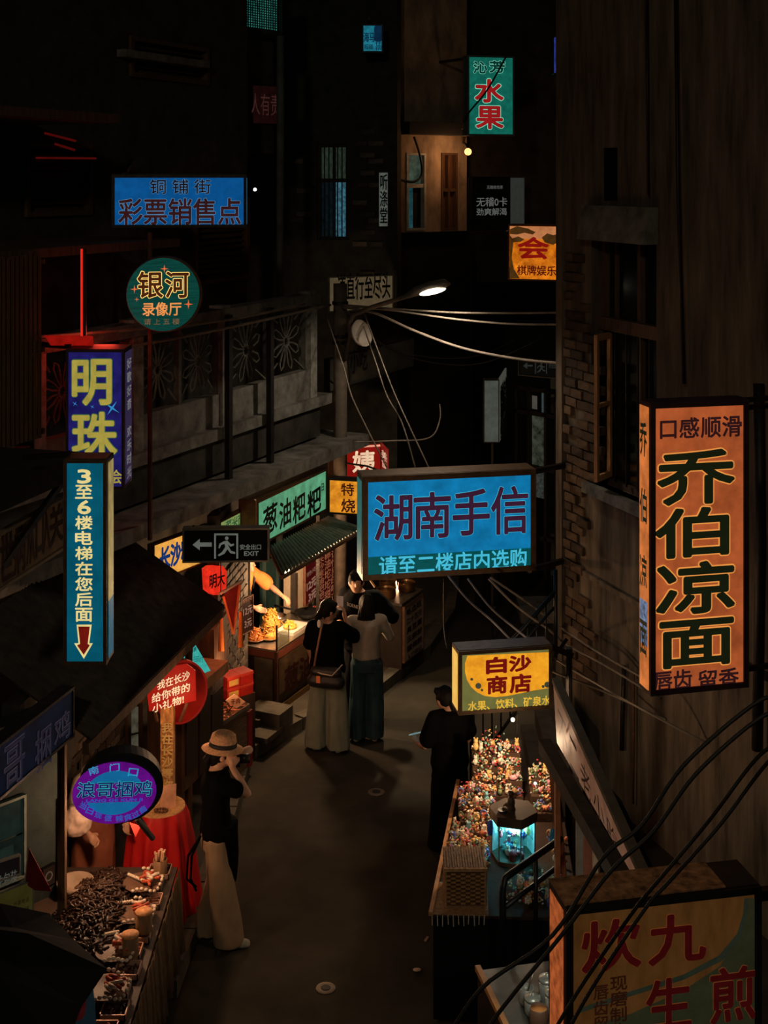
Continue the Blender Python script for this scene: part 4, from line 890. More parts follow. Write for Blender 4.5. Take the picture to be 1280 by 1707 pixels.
for i, (pts, lab) in enumerate(((((1255, 1175), (1140, 1275), (1070, 1375), (1005, 1430), (920, 1560), (800, 1650), (730, 1760)), 'thick black cable crossing low in front of the dim orange sign, left of the pair'),
            (((1262, 1200), (1160, 1290), (1090, 1385), (1020, 1450), (935, 1560), (830, 1690), (790, 1760)), 'thick black cable crossing low in front of the dim orange sign, right of the pair'),
            (((1265, 1260), (1180, 1370), (1100, 1465), (1055, 1520), (965, 1650), (900, 1760)), 'black cable hanging across the face of the dim orange sign, left one'),
            (((1285, 1265), (1200, 1375), (1115, 1470), (1075, 1515), (985, 1650), (925, 1760)), 'black cable hanging across the face of the dim orange sign, right one'))):
    Yc = 5.2 if i < 2 else 5.6
    far_ = Vector((1.88+.37*(14-Yc)-.02, Yc+.1, 5.3-.08*i)); p0_ = P(*pts[0], Yc); d_ = far_-p0_
    cable([far_, p0_+d_*.5, p0_+d_*.15, p0_+d_*.04]+[P(x, y, Yc) for x, y in pts], .008, cabm, lab)
cable([P(-20, 525, 10.8), P(200, 500, 12), P(340, 497, 13.5), P(480, 510, 15.4), P(560, 505, 16.2)], .010, cabl, 'upper pale wire strung along the balcony rail to the street pole') if False else None
cable([PL.pt(PL.st(0, 560)[0], PL.st(0, 570, .2)[1], .2), PL.pt(PL.st(340, 560)[0], PL.st(340, 540, .2)[1], .2), PL.pt(PL.st(483, 560)[0], PL.st(483, 510, .2)[1], .2)], .016, cabl, 'upper pale wire strung along the balcony rail')
cable([PL.pt(PL.st(100, 590)[0], PL.st(100, 600, .25)[1], .25), PL.pt(PL.st(340, 560)[0], PL.st(340, 554, .25)[1], .25), PL.pt(PL.st(520, 560)[0], PL.st(520, 514, .25)[1], .25)], .016, cabl, 'lower pale wire strung along the balcony rail')
cable([P(843, 95, 18.8), P(812, 150, 18.8), P(780, 190, 18.9), P(770, 215, 19.5)], .014, cabm, 'black cable draped over the face of the green upright lightbox')
cable([PC.at(690, 228, .2), PC.at(700, 260, .25), PC.at(703, 290, .2), PC.at(690, 303, .2), PC.at(668, 300, .15)], .02, cabm, 'loose black cable hanging by the pale window of the ochre house')
# ---- orange bulb on the far house
s42 = root('wall_bulb', P(780, 252, 20.3), 'bare orange bulb glowing on the far house above the billboard', 'lamp')
MB().ell(P(780, 253, 20.3), .055, 12, 8).build('bulb', E('bulb_orange', (255, 150, 80), 5, var=.02), s42, True)
MB().tube([P(780, 247, 20.3), P(776, 240, 20.6), P(772, 238, 21.4)], .018, 6).build('holder', dark_metal, s42)
light('POINT', P(776, 253, 20.8)+Vector((-.05, -.1, -.03)), (1, .48, .2), 9, .05, name='wall_bulb_light')
# fan-like rusty fitting & fluorescent lattice window at top
PT = Plane(388, 17.2, 470, 18.0)
wt = sroot('window_%d' % wn); wn += 1
MB().ppx(PT, 392, -30, 467, 46, -.06, -.05).build('pane', E('aqua_glow_pane', (40, 110, 100), 1, var=.8, scale=6, stretch=(2, 2, .6)), wt)
mb = MB(); a0, z0 = PT.st(390, 50); a1, z1 = PT.st(469, -32)
for i in range(22):
    a = a0+(a1-a0)*i/21; mb.pbox(PT, a-.006, a+.006, z0, z1, 0, .012)
n = 24
for i in range(n): z = z0+(z1-z0)*i/(n-1); mb.pbox(PT, a0, a1, z-.006, z+.006, -.012, 0)
gm = mb.build('window_grille', M('mesh_metal', (.05, .06, .05), .6), wt); gm['kind'] = 'stuff'
frame_mb(PT, a0-.04, a1+.04, z0-.05, z1, .04, -.05, .03).build('window_frame', dark_metal, wt)
MB().pbox(PT, a0-.1, a0+.9, z0-1.6, z0-.06, -.5, -.1).build('panel_below', darkwall, wt)
# drain pipe up the left building corner
pipe('drain_pipe', [P(467, 60, 17.6), P(467, 200, 17.6), Vector((P(465, 480, 17.6).x, 17.6, .13))], .05, M('pale_pipe', (.10, .11, .10), .7), 'pale vertical pipe on the dark left facade beside the red banner', 'pipe')
# ---- red neon tubes and a red lit beam on the left facade
s43 = root('red_neon_tube', P(135, 575, 12.5), 'vertical glowing red tube above the purple sign', 'lamp')
MB().tube([P(136, 415, 11.3), P(136, 574, 11.2)], .009, 8).build('tube', E('neon_tube', (230, 40, 24), 1.1, var=.05), s43)
MB().tube([P(141, 415, 11.35), P(141, 574, 11.25)], .016, 8).build('holder', dark_metal, s43)
s44 = root('red_lit_beam', P(115, 570, 12.6), 'short beam on the balcony behind the purple sign top, red light painted on', 'lamp')
MB().prism([P(75, 560, 11.1), P(155, 561, 11.2), P(156, 576, 11.2), P(85, 576, 11.1)], (-.02, .05, 0)).build('board', E('beam_red_light', (140, 14, 8), 1, var=.3), s44)  # red light falling on the beam, made as its own glow
for i, (x0, y0, x1, y1) in enumerate(((75, 222, 126, 235), (92, 240, 124, 250), (60, 263, 160, 264))):
    o = MB().tube([P(x0, y0, 13), P(x1, y1, 13.4)], .012, 6).build('red_neon_tube', E('dim_neon', (70, 8, 6), 1), None)
    tag(o, ['upper slanting dim red tube on the dark upper left facade', 'lower slanting dim red tube on the dark upper left facade', 'level dim red tube on the dark upper left facade'][i], 'lamp')
light('POINT', P(175, 560, 11.5), (1, .06, .03), 5, .1, name='neon_glow_light')
# ---- bright white bulb beside lottery sign
o = tag(MB().ell(P(425, 316, 13.4), .018, 8, 6).build('white_bulb', E('cold_bulb', (220, 240, 235), 3), None), 'tiny cold white bulb at the right end of the long blue lightbox', 'lamp')

# ================================================================== LEFT HUT ROOF
R0 = P(372, 1013, 12.3); R1 = P(190, 884, 12.3+.15)
drop = R0-R1; along = Vector((-.62, -3.1, 0)).normalized(); LEN = 3.0
s50 = root('hut_roof', R0, 'dark ridged sheet roof sloping down over the left stalls', 'roof')
roofm = M('tarred_sheet', (.055, .042, .034), .8, var=.4, scale=10)
mb = MB(); nr = 54; nl = 2; nrm = drop.cross(along).normalized();
if nrm.z < 0: nrm = -nrm
for i in range(nr*6+1):
    u = along*LEN*i/(nr*6)
    hgt = nrm*(.028*max(0, math.cos(i*2*PI/6/1.0)))
    mb.v += [tuple(R1+u+hgt), tuple(R0+u+hgt)]
for i in range(nr*6): mb.f.append((2*i, 2*i+1, 2*i+3, 2*i+2))
rf = mb.build('roof_sheet', roofm, s50, False)
MB().bar(R0+Vector((-.03, 0, -.05)), R0+along*LEN+Vector((-.03, 0, -.05)), .05, .08).build('eave_beam', timber, s50)
MB().bar(R0+Vector((0, 0, -.03)), R1+Vector((0, 0, -.03)), .05, .06).build('gable_board', timber, s50)
for t in (.02, .92):
    q = R0+along*LEN*t+Vector((-.30, 0, .06)); MB().tube([(q.x, q.y, .13), tuple(q)], .035, 8).build('post', timber, s50)
# hut brick end wall with the column (photo 340-412, 1000-1170)
PH = Plane(150, 11.6, 345, 13.4)
hut = sroot('wall_hut'); hut.name = 'wall_left_hut'
hbr = [M('hut_brick', (.10, .075, .055), .9, var=.4, scale=18, bump=.6), M('hut_brick_dark', (.055, .042, .034), .9, var=.4, scale=18, bump=.6)]
PK = Plane(366, 13.6, 414, 14.9)
MB().pbox(PK, -.05, PK.w, .13, 2.7, -.12, -.005).build('plaster_wall', darkwall, hut)
z = .2; row = 0
while z < 2.0:
    a = -.0+(.12 if row % 2 else 0)
    while a+.23 < PK.w:
        brick(PK, a, a+.225, z, z+.07, .02, hut, hbr); a += .245
    z += .085; row += 1
MB().ppx(PK, 344, 1035, 366, 1135, -.1, .08).build('timber_column', timber, hut)
PJ = Plane(120, 10.9, 212, 12.2)
MB().pbox(PJ, -1, PJ.w, .13, 2.2, -.15, -.005).build('low_wall', darkwall, hut)
z = PJ.st(170, 1340)[1]; row = 0; zt_b = PJ.st(190, 1180)[1]
while z < zt_b:
    a = 0+(.12 if row % 2 else 0)
    while a+.23 < PJ.w:
        brick(PJ, a, a+.225, z, z+.065, .02, hut, hbr); a += .245
    z += .078; row += 1
for x in (208, 232): MB().ppx(Plane(200, 12.1, 260, 12.3), x, 1150, x+6, 1400, -.05, 0).build('door_post', timber, hut)
for y0, y1 in ((1180, 1222), (1226, 1250), (1254, 1286)): MB().ppx(Plane(200, 12.1, 260, 12.3), 221, y0, 238, y1, -.03, -.02).build('pane', E('dim_pale_pane', (64, 60, 48), 1, var=.6, scale=5), hut)
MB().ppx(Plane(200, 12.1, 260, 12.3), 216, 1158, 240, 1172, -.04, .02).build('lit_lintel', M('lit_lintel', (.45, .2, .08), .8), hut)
# dark blackboard with chalk on the low wall
s51, p51, _a, _b = signbox('chalk_board', 'small dark chalkboard leaning on the low brick wall of the left hut', 'sign', (160, 1215, 205, 1240), 11.3, 11.9, .03, M('slate_black', (.02, .022, .02), .8), M('pale_edge_wood', (.2, .18, .14), .8), .01)
text_on(p51, '三十元', (170, 1188, 200, 1198), E('chalk', (44, 44, 40), 1), bold=0, parent=s51, off=.004)
# back cabinets behind the totem (dark timber) 
s52 = root('dark_cabinet', Vector((-1.70, 12.4, .13)), 'tall dark timber cabinet behind the totem post', 'cabinet')
PQ = Plane(300, 12.0, 372, 12.9)
MB().ppx(PQ, 303, 1135, 372, 1290, -.35, 0).build('body', timber, s52)
for a in (308, 330, 351): MB().ppx(PQ, a, 1150, a+18, 1285, .0, .02).build('door', M('dark_door_wood', (.035, .02, .012), .6, stretch=(8, 8, 1)), s52)
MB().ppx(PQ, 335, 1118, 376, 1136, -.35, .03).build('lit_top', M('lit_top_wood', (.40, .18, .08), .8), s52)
# ================================================================== FRIED FOOD STALL
K0 = Vector((-1.21, 14.87, 0)); U = Vector((.42, .907, 0)).normalized(); V = Vector((-U.y, U.x, 0)); CL = 1.75; CW = .46; CZ = .845
s60 = root('snack_counter', K0+Vector((0, 0, .0)), 'long steel topped snack counter with a painted front under the corrugated canopy', 'counter')
def cpt(u, v, z): return Vector((K0.x+U.x*u+V.x*v, K0.y+U.y*u+V.y*v, z))
def cbox(u0, u1, v0, v1, z0, z1, mb=None):
    mb = mb or MB(); return mb.hexa([cpt(u0, v0, z0), cpt(u1, v0, z0), cpt(u1, v1, z0), cpt(u0, v1, z0), cpt(u0, v0, z1), cpt(u1, v0, z1), cpt(u1, v1, z1), cpt(u0, v1, z1)])
kz = .02
cbox(.05, CL, .03, CW, .12, CZ-.10).build('body', M('counter_body', (.07, .045, .03), .7), s60)
cbox(0, CL, 0, CW+.05, CZ-.02, CZ).build('worktop', steel, s60)
cbox(.03, CL, .0, CW+.05, CZ-.11, CZ-.02).build('apron_board', M('reddish_board', (.30, .08, .04), .6), s60)
for u in (.0, CL*.5, CL-.04): cbox(u, u+.035, -.005, .03, .10, CZ-.02).build('leg', rust, s60)
cbox(.0, .035, CW-.02, CW+.02, .10, CZ-.02).build('leg', rust, s60)
cbox(.06, CL-.03, -.0, .012, .33, CZ-.12).build('front_panel', M('painted_front', (.13, .075, .035), .7, var=.4), s60)
cbox(.06, CL-.03, .0, .012, .12, .20).build('kick_board', M('kick_board', (.20, .12, .05), .8), s60)
PFc = Plane(640, 9, 650, 9); PFc.o = cpt(0, -.0, 0); PFc.r = U; PFc.n = -V; PFc.w = CL
text_on(PFc, '葱油', (474, 1100, 520, 1140), M('faded_red_paint', (.05, .012, .01), .8), bold=.03, off=.004, parent=s60)
cbox(.05, .06, .08, .32, .14, CZ-.13).build('end_sheet', M('pale_sheet', (.30, .26, .20), .8), s60)
# canopy, corrugated
cA = P(447, 949, 13.2); cD = P(603, 880, 15.4)     # lower edge near, far
cB = P(459, 917, 14.1); cC = P(545, 862, 15.75)    # upper edge
s61 = root('corrugated_canopy', (cB+cC)/2, 'small grey corrugated canopy over the snack counter', 'canopy')
lowN = P(470, 958, 13.3); lowF = P(603, 881, 15.3); upN = P(449, 912, 13.95); upF = P(546, 862, 15.7)
mb = MB(); NW = 26
for i in range(NW*6+1):
    t = i/(NW*6); h = .018*math.cos(i*2*PI/6)
    for a, b in ((upN, upF), (lowN, lowF)): q = a.lerp(b, t); mb.v.append((q.x, q.y, q.z+h))
for i in range(NW*6): mb.f.append((2*i, 2*i+1, 2*i+3, 2*i+2))
mb.build('roof_sheet', M('zinc_sheet', (.17, .18, .15), .6, .4, var=.4, scale=12), s61)
MB().bar(lowN-Vector((0, 0, .03)), lowF-Vector((0, 0, .03)), .03).build('edge_beam', timber, s61)
MB().bar(lowN-Vector((0, 0, .02)), upN-Vector((0, 0, .02)), .03).build('end_beam', rust, s61)
q = P(414, 905, 15.3); MB().bar((q.x, q.y, .13), q, .04).build('post', dark_metal, s61); MB().bar(q, upN, .03).build('stay', dark_metal, s61)
q = upF+Vector((-.12, .1, 0)); MB().bar((q.x, q.y, .13), q, .04).build('post', dark_metal, s61)
# bulb under canopy: the hot light of the stall
s62 = root('stall_bulb', P(490, 962, 14.9), 'bare hot bulb hanging under the corrugated canopy', 'lamp')
bc = Vector((P(487, 962, 15.1).x, 15.1, 1.78)); bc = P(478, 952, 15.2)
MB().ell(bc, .035, 12, 8).build('bulb', E('hot_bulb', (255, 220, 170), 8, var=.02), s62, True)
MB().tube([bc+Vector((0, 0, .03)), bc+Vector((0, .05, .30))], .006, 6).build('cord', cabm, s62)
light('POINT', bc+Vector((.08, -.10, -.08)), (1, .60, .32), 85, .06, name='stall_bulb_light')
s6b = root('added_patch_lamp', (0, 15.8, 2.60), 'added lamp unseen behind the bright blue sign, brightening the road patch', 'lamp')  # unseen lamp added to brighten the patch of road beyond the stall
MB().lathe((0.02, 15.8, 2.56), [(.07, 0), (.03, .07), (.012, .09)], 16).build('shade', dark_metal, s6b, True); MB().ell((.02, 15.8, 2.565), .025, 10, 6).build('bulb', E('hot_bulb', (255, 220, 170), 8, var=.02), s6b, True)
MB().tube([(.02, 15.8, 2.64), (-.2, 16.0, 2.68), (-.46, 16.26, 2.66)], .012, 6).build('bracket', dark_metal, s6b)
light('SPOT', (.02, 15.78, 2.50), (1, .72, .45), 190, .04, (.42, 14.85, 0), 62, .35, 'added_patch_light')
# stall back: pale pillar, teal glass
s63 = root('pale_pillar', P(507, 1050, 16.3), 'pale plastered pillar between the counter and the red menu boards', 'pillar')
MB().ppx(Plane(495, 16.2, 530, 16.6), 495, 945, 524, 1060, -.2, 0).build('shaft', M('cream_plaster', (.55, .46, .34), .8, var=.15), s63)
MB().ppx(Plane(495, 16.2, 530, 16.6), 490, 955, 494, 1060, -.05, .02).build('edge_strip', steel, s63)
wg = sroot('window_%d' % wn); wn += 1
PG = Plane(440, 16.5, 500, 17.2)
MB().ppx(PG, 436, 925, 496, 1062, -.03, 0).build('pane', M('teal_glass', (.03, .07, .065), .25, bump=0), wg)
for x in (438, 460, 478, 494): MB().ppx(PG, x, 920, x+2, 1062, 0, .03).build('mullion', M('teal_metal', (.08, .13, .12), .5), wg)
# food
batter = M('golden_batter', (.75, .34, .06), .6, var=.5, scale=30, bump=.5); batter2 = M('brown_batter', (.55, .17, .03), .6, var=.5, scale=30)
def pile(name, c, r, h, n, mat, seed, label, tube=True):
    rt = root(name, c, label, 'food'); rnd = random.Random(seed)
    mb = MB()
    mb.lathe(c, [(r*.9, .004), (r*.8, h*.35), (r*.5, h*.75), (.01, h)], 14)
    for i in range(n):
        t = rnd.random()**.7; a = rnd.random()*2*PI; rr_ = r*(1-t*.75)*rnd.uniform(.6, 1.02)
        p = Vector(c)+Vector((math.cos(a)*rr_, math.sin(a)*rr_, h*t+.01)); d = Vector((rnd.uniform(-1, 1), rnd.uniform(-1, 1), rnd.uniform(-.5, .8))).normalized()*r*.30
        bn = Vector((rnd.uniform(-1, 1), rnd.uniform(-1, 1), rnd.uniform(0, 1)))*r*.12
        mb.tube([p-d, p+bn, p+d], r*.045, 5)
    o = mb.build('heap', mat, rt, True); o['kind'] = 'stuff'; return rt
def plate(name, c, r, mat, label, cat='plate', h=.03):
    rt = root(name, c, label, cat); MB().lathe(c, [(r*.55, 0), (r*.6, .004), (r*.98, h), (r, h+.004), (r*.95, h+.002), (r*.55, .012)], 28).build('dish', mat, rt, True); return rt
enamel = M('steel_dish', (.5, .45, .38), .35, .6, bump=0); whitep = M('white_plate', (.75, .68, .58), .35, bump=0)
def onC(px, py, z=CZ): return G(px, py, z)
for (px, py, r, h, n, lab, m_, pl_) in ((425, 1068, .12, .11, 70, 'low pile of fried dough twists at the left end of the counter', batter2, 'wide steel plate under the left pile of dough twists'),
        (449, 1066, .105, .13, 80, 'middle pile of golden dough twists near the glass guard', batter, 'wide steel plate under the middle pile of dough twists'),
        (452, 1048, .135, .19, 120, 'tallest pile of fried golden strips on the snack counter', batter, 'wide steel plate under the tallest pile of fried strips')):
    c = onC(px, py); plate('serving_plate', c, r*1.05, enamel, pl_); pile('fried_snacks', c+Vector((0, 0, .015)), r, h, n, m_, px, lab)
c = onC(487, 1048); rt = root('snack_tray', c, 'white tray holding a mound of yellow batter crumbs', 'tray')
mb = MB(); A_ = [cpt(.50, .05, CZ+.03), cpt(.88, .05, CZ+.03), cpt(.88, .30, CZ+.03), cpt(.50, .30, CZ+.03)]
cbox(.50, .90, .06, .30, CZ, CZ+.035, mb).build('dish', whitep, rt)
pile('yellow_crumbs', cpt(.64, .18, CZ+.037), .09, .07, 50, M('yellow_crumb', (.85, .55, .10), .7, var=.3), 3, 'yellow crumb mound lying on the white tray')
rt = root('black_wok', cpt(1.12, .2, CZ), 'black wok with a red rim of chillies at the far end of the counter', 'wok')
MB().lathe(cpt(1.12, .2, CZ+.0), [(.06, 0), (.12, .03), (.17, .08), (.165, .085), (.11, .04), (.05, .02)], 24).build('bowl', M('wok_iron', (.02, .02, .02), .4, .5), rt, True)
MB().bar(cpt(1.1, .36, CZ+.08), cpt(1.0, .60, CZ+.14), .02).build('handle', black, rt)
rt = root('steel_bowl', cpt(.78, .42, CZ), 'shiny steel bowl by the vendor hand', 'bowl')
MB().lathe(cpt(.78, .42, CZ), [(.05, 0), (.09, .05), (.10, .11), (.095, .11), (.08, .05), (.04, .01)], 24).build('dish', steel, rt, True)
rt = root('red_chopping_tray', cpt(1.4, .2, CZ), 'flat tray of red chillies at the far counter end', 'tray')
cbox(1.30, 1.55, .05, .35, CZ, CZ+.02).build('dish', steel, rt)
o = MB()
for i in range(40): p = cpt(1.32+random.random()*.2, .08+random.random()*.24, CZ+.03); o.tube([p, p+Vector((random.uniform(-.03, .03), random.uniform(-.03, .03), .004))], .007, 5)
o = o.build('chilli_heap', M('chilli_red', (.55, .05, .02), .5), rt); o['kind'] = 'stuff'
rt = root('glass_guard', cpt(.05, .0, CZ), 'low glass guard with a black post at the counter corner', 'guard')
MB().bar(cpt(.02, .01, CZ), cpt(.02, .01, CZ+.28), .02).build('post', black, rt); MB().bar(cpt(.30, .01, CZ), cpt(.30, .01, CZ+.2), .012).build('post', steel, rt)
cbox(.03, .30, .008, .014, CZ+.01, CZ+.18).build('glass_pane', M('guard_glass', (.6, .7, .65), .05, bump=0, trans=.95, var=.02), rt)
# plastic spatula hanging loop things above pot stall
# pot stall
Q0 = G(690, 1106); Pz = .84
s64 = root('pot_counter', Vector((.32, 16.9, .13)), 'dark counter with steaming copper pots beside the pale menu placard', 'counter')
PQ2 = p35
def qpt(s_, d_, z): q = p35.o+p35.r*s_+p35.n*d_; return Vector((q.x, q.y, z))
wq = p35.w; ztop = G(690, 1000).z
ztp = p35.pt(0, 0).z
zq = H-(1012-YH)*17.0/F+.02; zq = .74
# top surface through photo (640..705, 985..1010)
zc_ = .92
mb = MB().hexa([qpt(wq, -.03, .13), qpt(0, -.03, .13), qpt(0, -.50, .13), qpt(wq, -.50, .13), qpt(wq, -.03, zc_), qpt(0, -.03, zc_), qpt(0, -.50, zc_), qpt(wq, -.50, zc_)]); mb.build('body', M('dark_stall_wood', (.03, .02, .015), .8), s64)
mb = MB().hexa([qpt(wq+.03, -.012, zc_), qpt(-.03, -.012, zc_), qpt(-.03, -.53, zc_), qpt(wq+.03, -.53, zc_), qpt(wq+.03, -.012, zc_+.03), qpt(-.03, -.012, zc_+.03), qpt(-.03, -.53, zc_+.03), qpt(wq+.03, -.53, zc_+.03)]); mb.build('worktop', M('dull_top', (.12, .10, .08), .4, .6), s64)
copper = M('copper_pot', (.45, .22, .09), .3, .9, bump=.05)
for i, (s_, d_, r_) in enumerate(((.22, -.30, .12), (.80, -.18, .11), (.72, -.42, .11))):
    c = qpt(wq*s_, d_, zc_+.03); rt = root('copper_pot', c, ['near left copper pot on the dark pot counter', 'right copper pot above the menu placard', 'rear copper pot on the dark pot counter'][i], 'pot', 'copper pots on the pot counter')
    MB().lathe(c, [(r_*.9, 0), (r_, .02), (r_, .11), (r_*1.06, .115), (r_*.97, .11), (r_*.93, .02)], 26).build('vessel', copper, rt, True)
    MB().lathe(c+Vector((0, 0, .085)), [(.001, 0), (r_*.94, 0), (r_*.94, .003)], 20).build('soup', M('dark_soup', (.10, .04, .01), .15, bump=.1), rt, True)
c = qpt(wq*.2, -.45, zc_+.14); rt = root('ladle', c, 'pale ladle stuck in the near copper pot', 'ladle'); MB().bar(c, c+Vector((-.16, .05, .22)), .045, .012).build('handle', M('lit_plastic', (.8, .45, .25), .5), rt)
light('POINT', P(665, 975, 16.9), (1, .55, .28), 6, .05, name='pot_counter_light')
# dark back of the second stall and hanging bits
# red carton boxes
box_red = M('red_box', (.45, .02, .012), .5, bump=.05); gold_l = M('gold_label', (.65, .42, .10), .6)
PX = Plane(376, 13.5, 428, 13.75)
i = 0
zb0 = PX.st(400, 1162)[1]; zb1 = PX.st(400, 1143)[1]; zb2 = PX.st(400, 1124)[1]
hh = (zb2-zb0)/2; lab = ['lower left red snack carton', 'lower right red snack carton', 'upper left red snack carton', 'upper right red snack carton']
for r_ in range(2):
    for c_ in range(2):
        a0 = PX.st(379, 1140)[0]+c_*.165; z = zb0+r_*hh
        rt = root('snack_carton', PX.pt(a0+.08, z, -.1), lab[i]+' of the four stacked before the brick wall', 'box', 'red snack cartons'); i += 1
        MB().pbox(PX, a0, a0+.155, z+.002, z+hh-.03, -.18, 0).build('body', box_red, rt); MB().pbox(PX, a0-.003, a0+.158, z+hh-.03, z+hh-.002, -.183, .003).build('lid', M('bright_red_lid', (.55, .05, .03), .5), rt)
        if c_ == 0: MB().pbox(PX, a0+.02, a0+.135, z+.02, z+hh-.04, 0, .003).build('paper_label', gold_l, rt)
o = root('carton_stand', PX.pt(.2, .13, -.1), 'dark box stand under the red cartons', 'stand'); MB().pbox(PX, PX.st(377, 1140)[0], PX.st(377, 1140)[0]+.36, .13, zb0, -.22, -.0).build('body', M('stand_dark', (.04, .025, .02), .8), o)
# food crate with tray and price card
PY = Plane(372, 13.1, 422, 13.6)
cz = PY.st(395, 1193)[1]; ca0 = PY.st(371, 1200)[0]; ca1 = PY.st(412, 1200)[0]
s65 = root('snack_crate', PY.pt((ca0+ca1)/2, .0, -.15), 'brown crate carrying a steel tray of dried meat', 'crate')
MB().pbox(PY, ca0, ca1, .13, cz, -.34, 0).build('body', M('crate_wood', (.12, .08, .045), .8, stretch=(1, 1, 6)), s65)
rt = root('meat_tray', PY.pt((ca0+ca1)/2, cz, -.15), 'steel tray of dried meat strips on the brown crate', 'tray')
mb = frame_mb(PY, ca0-.02, ca1+.02, cz, cz+.05, .01, 0, .012); mb = MB().pbox(PY, ca0-.02, ca1+.02, cz, cz+.012, -.36, .02)
mb.pbox(PY, ca0-.02, ca1+.02, cz, cz+.05, .01, .02); mb.pbox(PY, ca0-.02, ca1+.02, cz, cz+.05, -.36, -.35); mb.pbox(PY, ca0-.02, ca0-.01, cz, cz+.05, -.36, .02); mb.pbox(PY, ca1+.01, ca1+.02, cz, cz+.05, -.36, .02); mb.build('dish', steel, rt)
mb = MB(); rnd = random.Random(5)
for i in range(90):
    p = PY.pt(rnd.uniform(ca0, ca1), cz+.03+rnd.random()*.03, rnd.uniform(-.33, -.01)); d = Vector((rnd.uniform(-1, 1), rnd.uniform(-1, 1), rnd.uniform(-.2, .3)))*.03; mb.tube([p-d, p+d], .009, 5)
o = mb.build('meat_strips', M('dried_meat', (.38, .13, .06), .5, var=.6, scale=30), rt, True); o['kind'] = 'stuff'
pcc = Plane(374, 13.2, 410, 13.3); rt = root('price_card', pcc.at(392, 1180), 'small cream price card stuck in the meat tray', 'card')
MB().prism([pcc.pt(*pcc.st(x, y), 0) for x, y in ((376, 1168), (391, 1157), (409, 1170), (394, 1181))], pcc.n*-.008).build('card', M('cream_card', (.75, .42, .25), .8), rt)
MB().bar(pcc.at(392, 1172, -.01), PY.pt((ca0+ca1)/2, cz+.02, -.1), .008).build('stem', dark_metal, rt)
text_on(pcc, '干肉', (385, 1164, 400, 1173), M('dark_red_ink', (.15, .02, .01), .8), bold=.03, parent=rt, off=.003)
o = root('red_bin', PY.pt(ca1+.06, .13, -.1), 'narrow red bin right of the brown crate', 'bin'); MB().pbox(PY, ca1+.02, ca1+.10, .13, cz-.04, -.2, 0).build('body', M('dark_red_bin', (.20, .01, .01), .6), o)
light('POINT', P(395, 1120, 13.2), (1, .50, .26), 9, .04, name='carton_light')
# stone steps at the kerb
for i, (x, y, w_, d_, h_) in enumerate(((448, 1215, .42, .30, .20), (430, 1232, .40, .35, .06), (424, 1222, .16, .12, .13))):
    c = G(x, y, .13); o = MB().obox(c+Vector((0, .1, h_/2)), U*d_/2, V*w_/2, (0, 0, h_/2)).build('stone_block', kerbm)
    tag(o, ['larger pale stone block at the foot of the snack counter', 'flat stone slab on the sidewalk edge before the counter', 'small stone cube beside the flat slab'][i], 'stone')
# triangular pennant & tassels by the roof end
s66 = root('red_pennant', P(385, 970, 13.3), 'dark red triangular pennant hanging on a slanted rod', 'flag')
pp = Plane(360, 13.2, 402, 13.4)
MB().prism([pp.pt(*pp.st(x, y), 0) for x, y in ((372, 992), (400, 972), (397, 1010), (388, 1056))], pp.n*-.01).build('cloth', M('pennant_red', (.14, .012, .01), .8), s66)
MB().bar(pp.at(366, 990, .02), pp.at(403, 968, .02), .022).build('rod', M('rod_pale', (.3, .25, .2), .7), s66)
for a, b in (((400, 975), (389, 1057)), ((372, 994), (389, 1057))): MB().bar(pp.at(*a, .01), pp.at(*b, .01), .018).build('trim_cord', M('orange_trim', (.55, .14, .04), .7), s66)
MB().bar(pp.at(368, 990, 0), pp.at(368, 930, -.2), .01).build('string', cabm, s66)
for (x, y0, y1) in ((369, 1030, 1085), (401, 1020, 1078)):
    rt = root('orange_tassel', P(x, y1, 13.25), 'orange tassel hanging %s the red pennant' % ('left of' if x < 380 else 'right of'), 'tassel')
    MB().tube([P(x, y0, 13.25), P(x, y1, 13.25)], .016, 8, r2=.028).build('strands', M('tassel_orange', (.65, .20, .04), .8), rt); MB().tube([P(x, y0-30, 13.3), P(x, y0, 13.25)], .004, 5).build('string', cabm, rt)
light('POINT', P(372, 1010, 12.95), (1, .25, .10), 4.5, .05, name='red_sign_light')
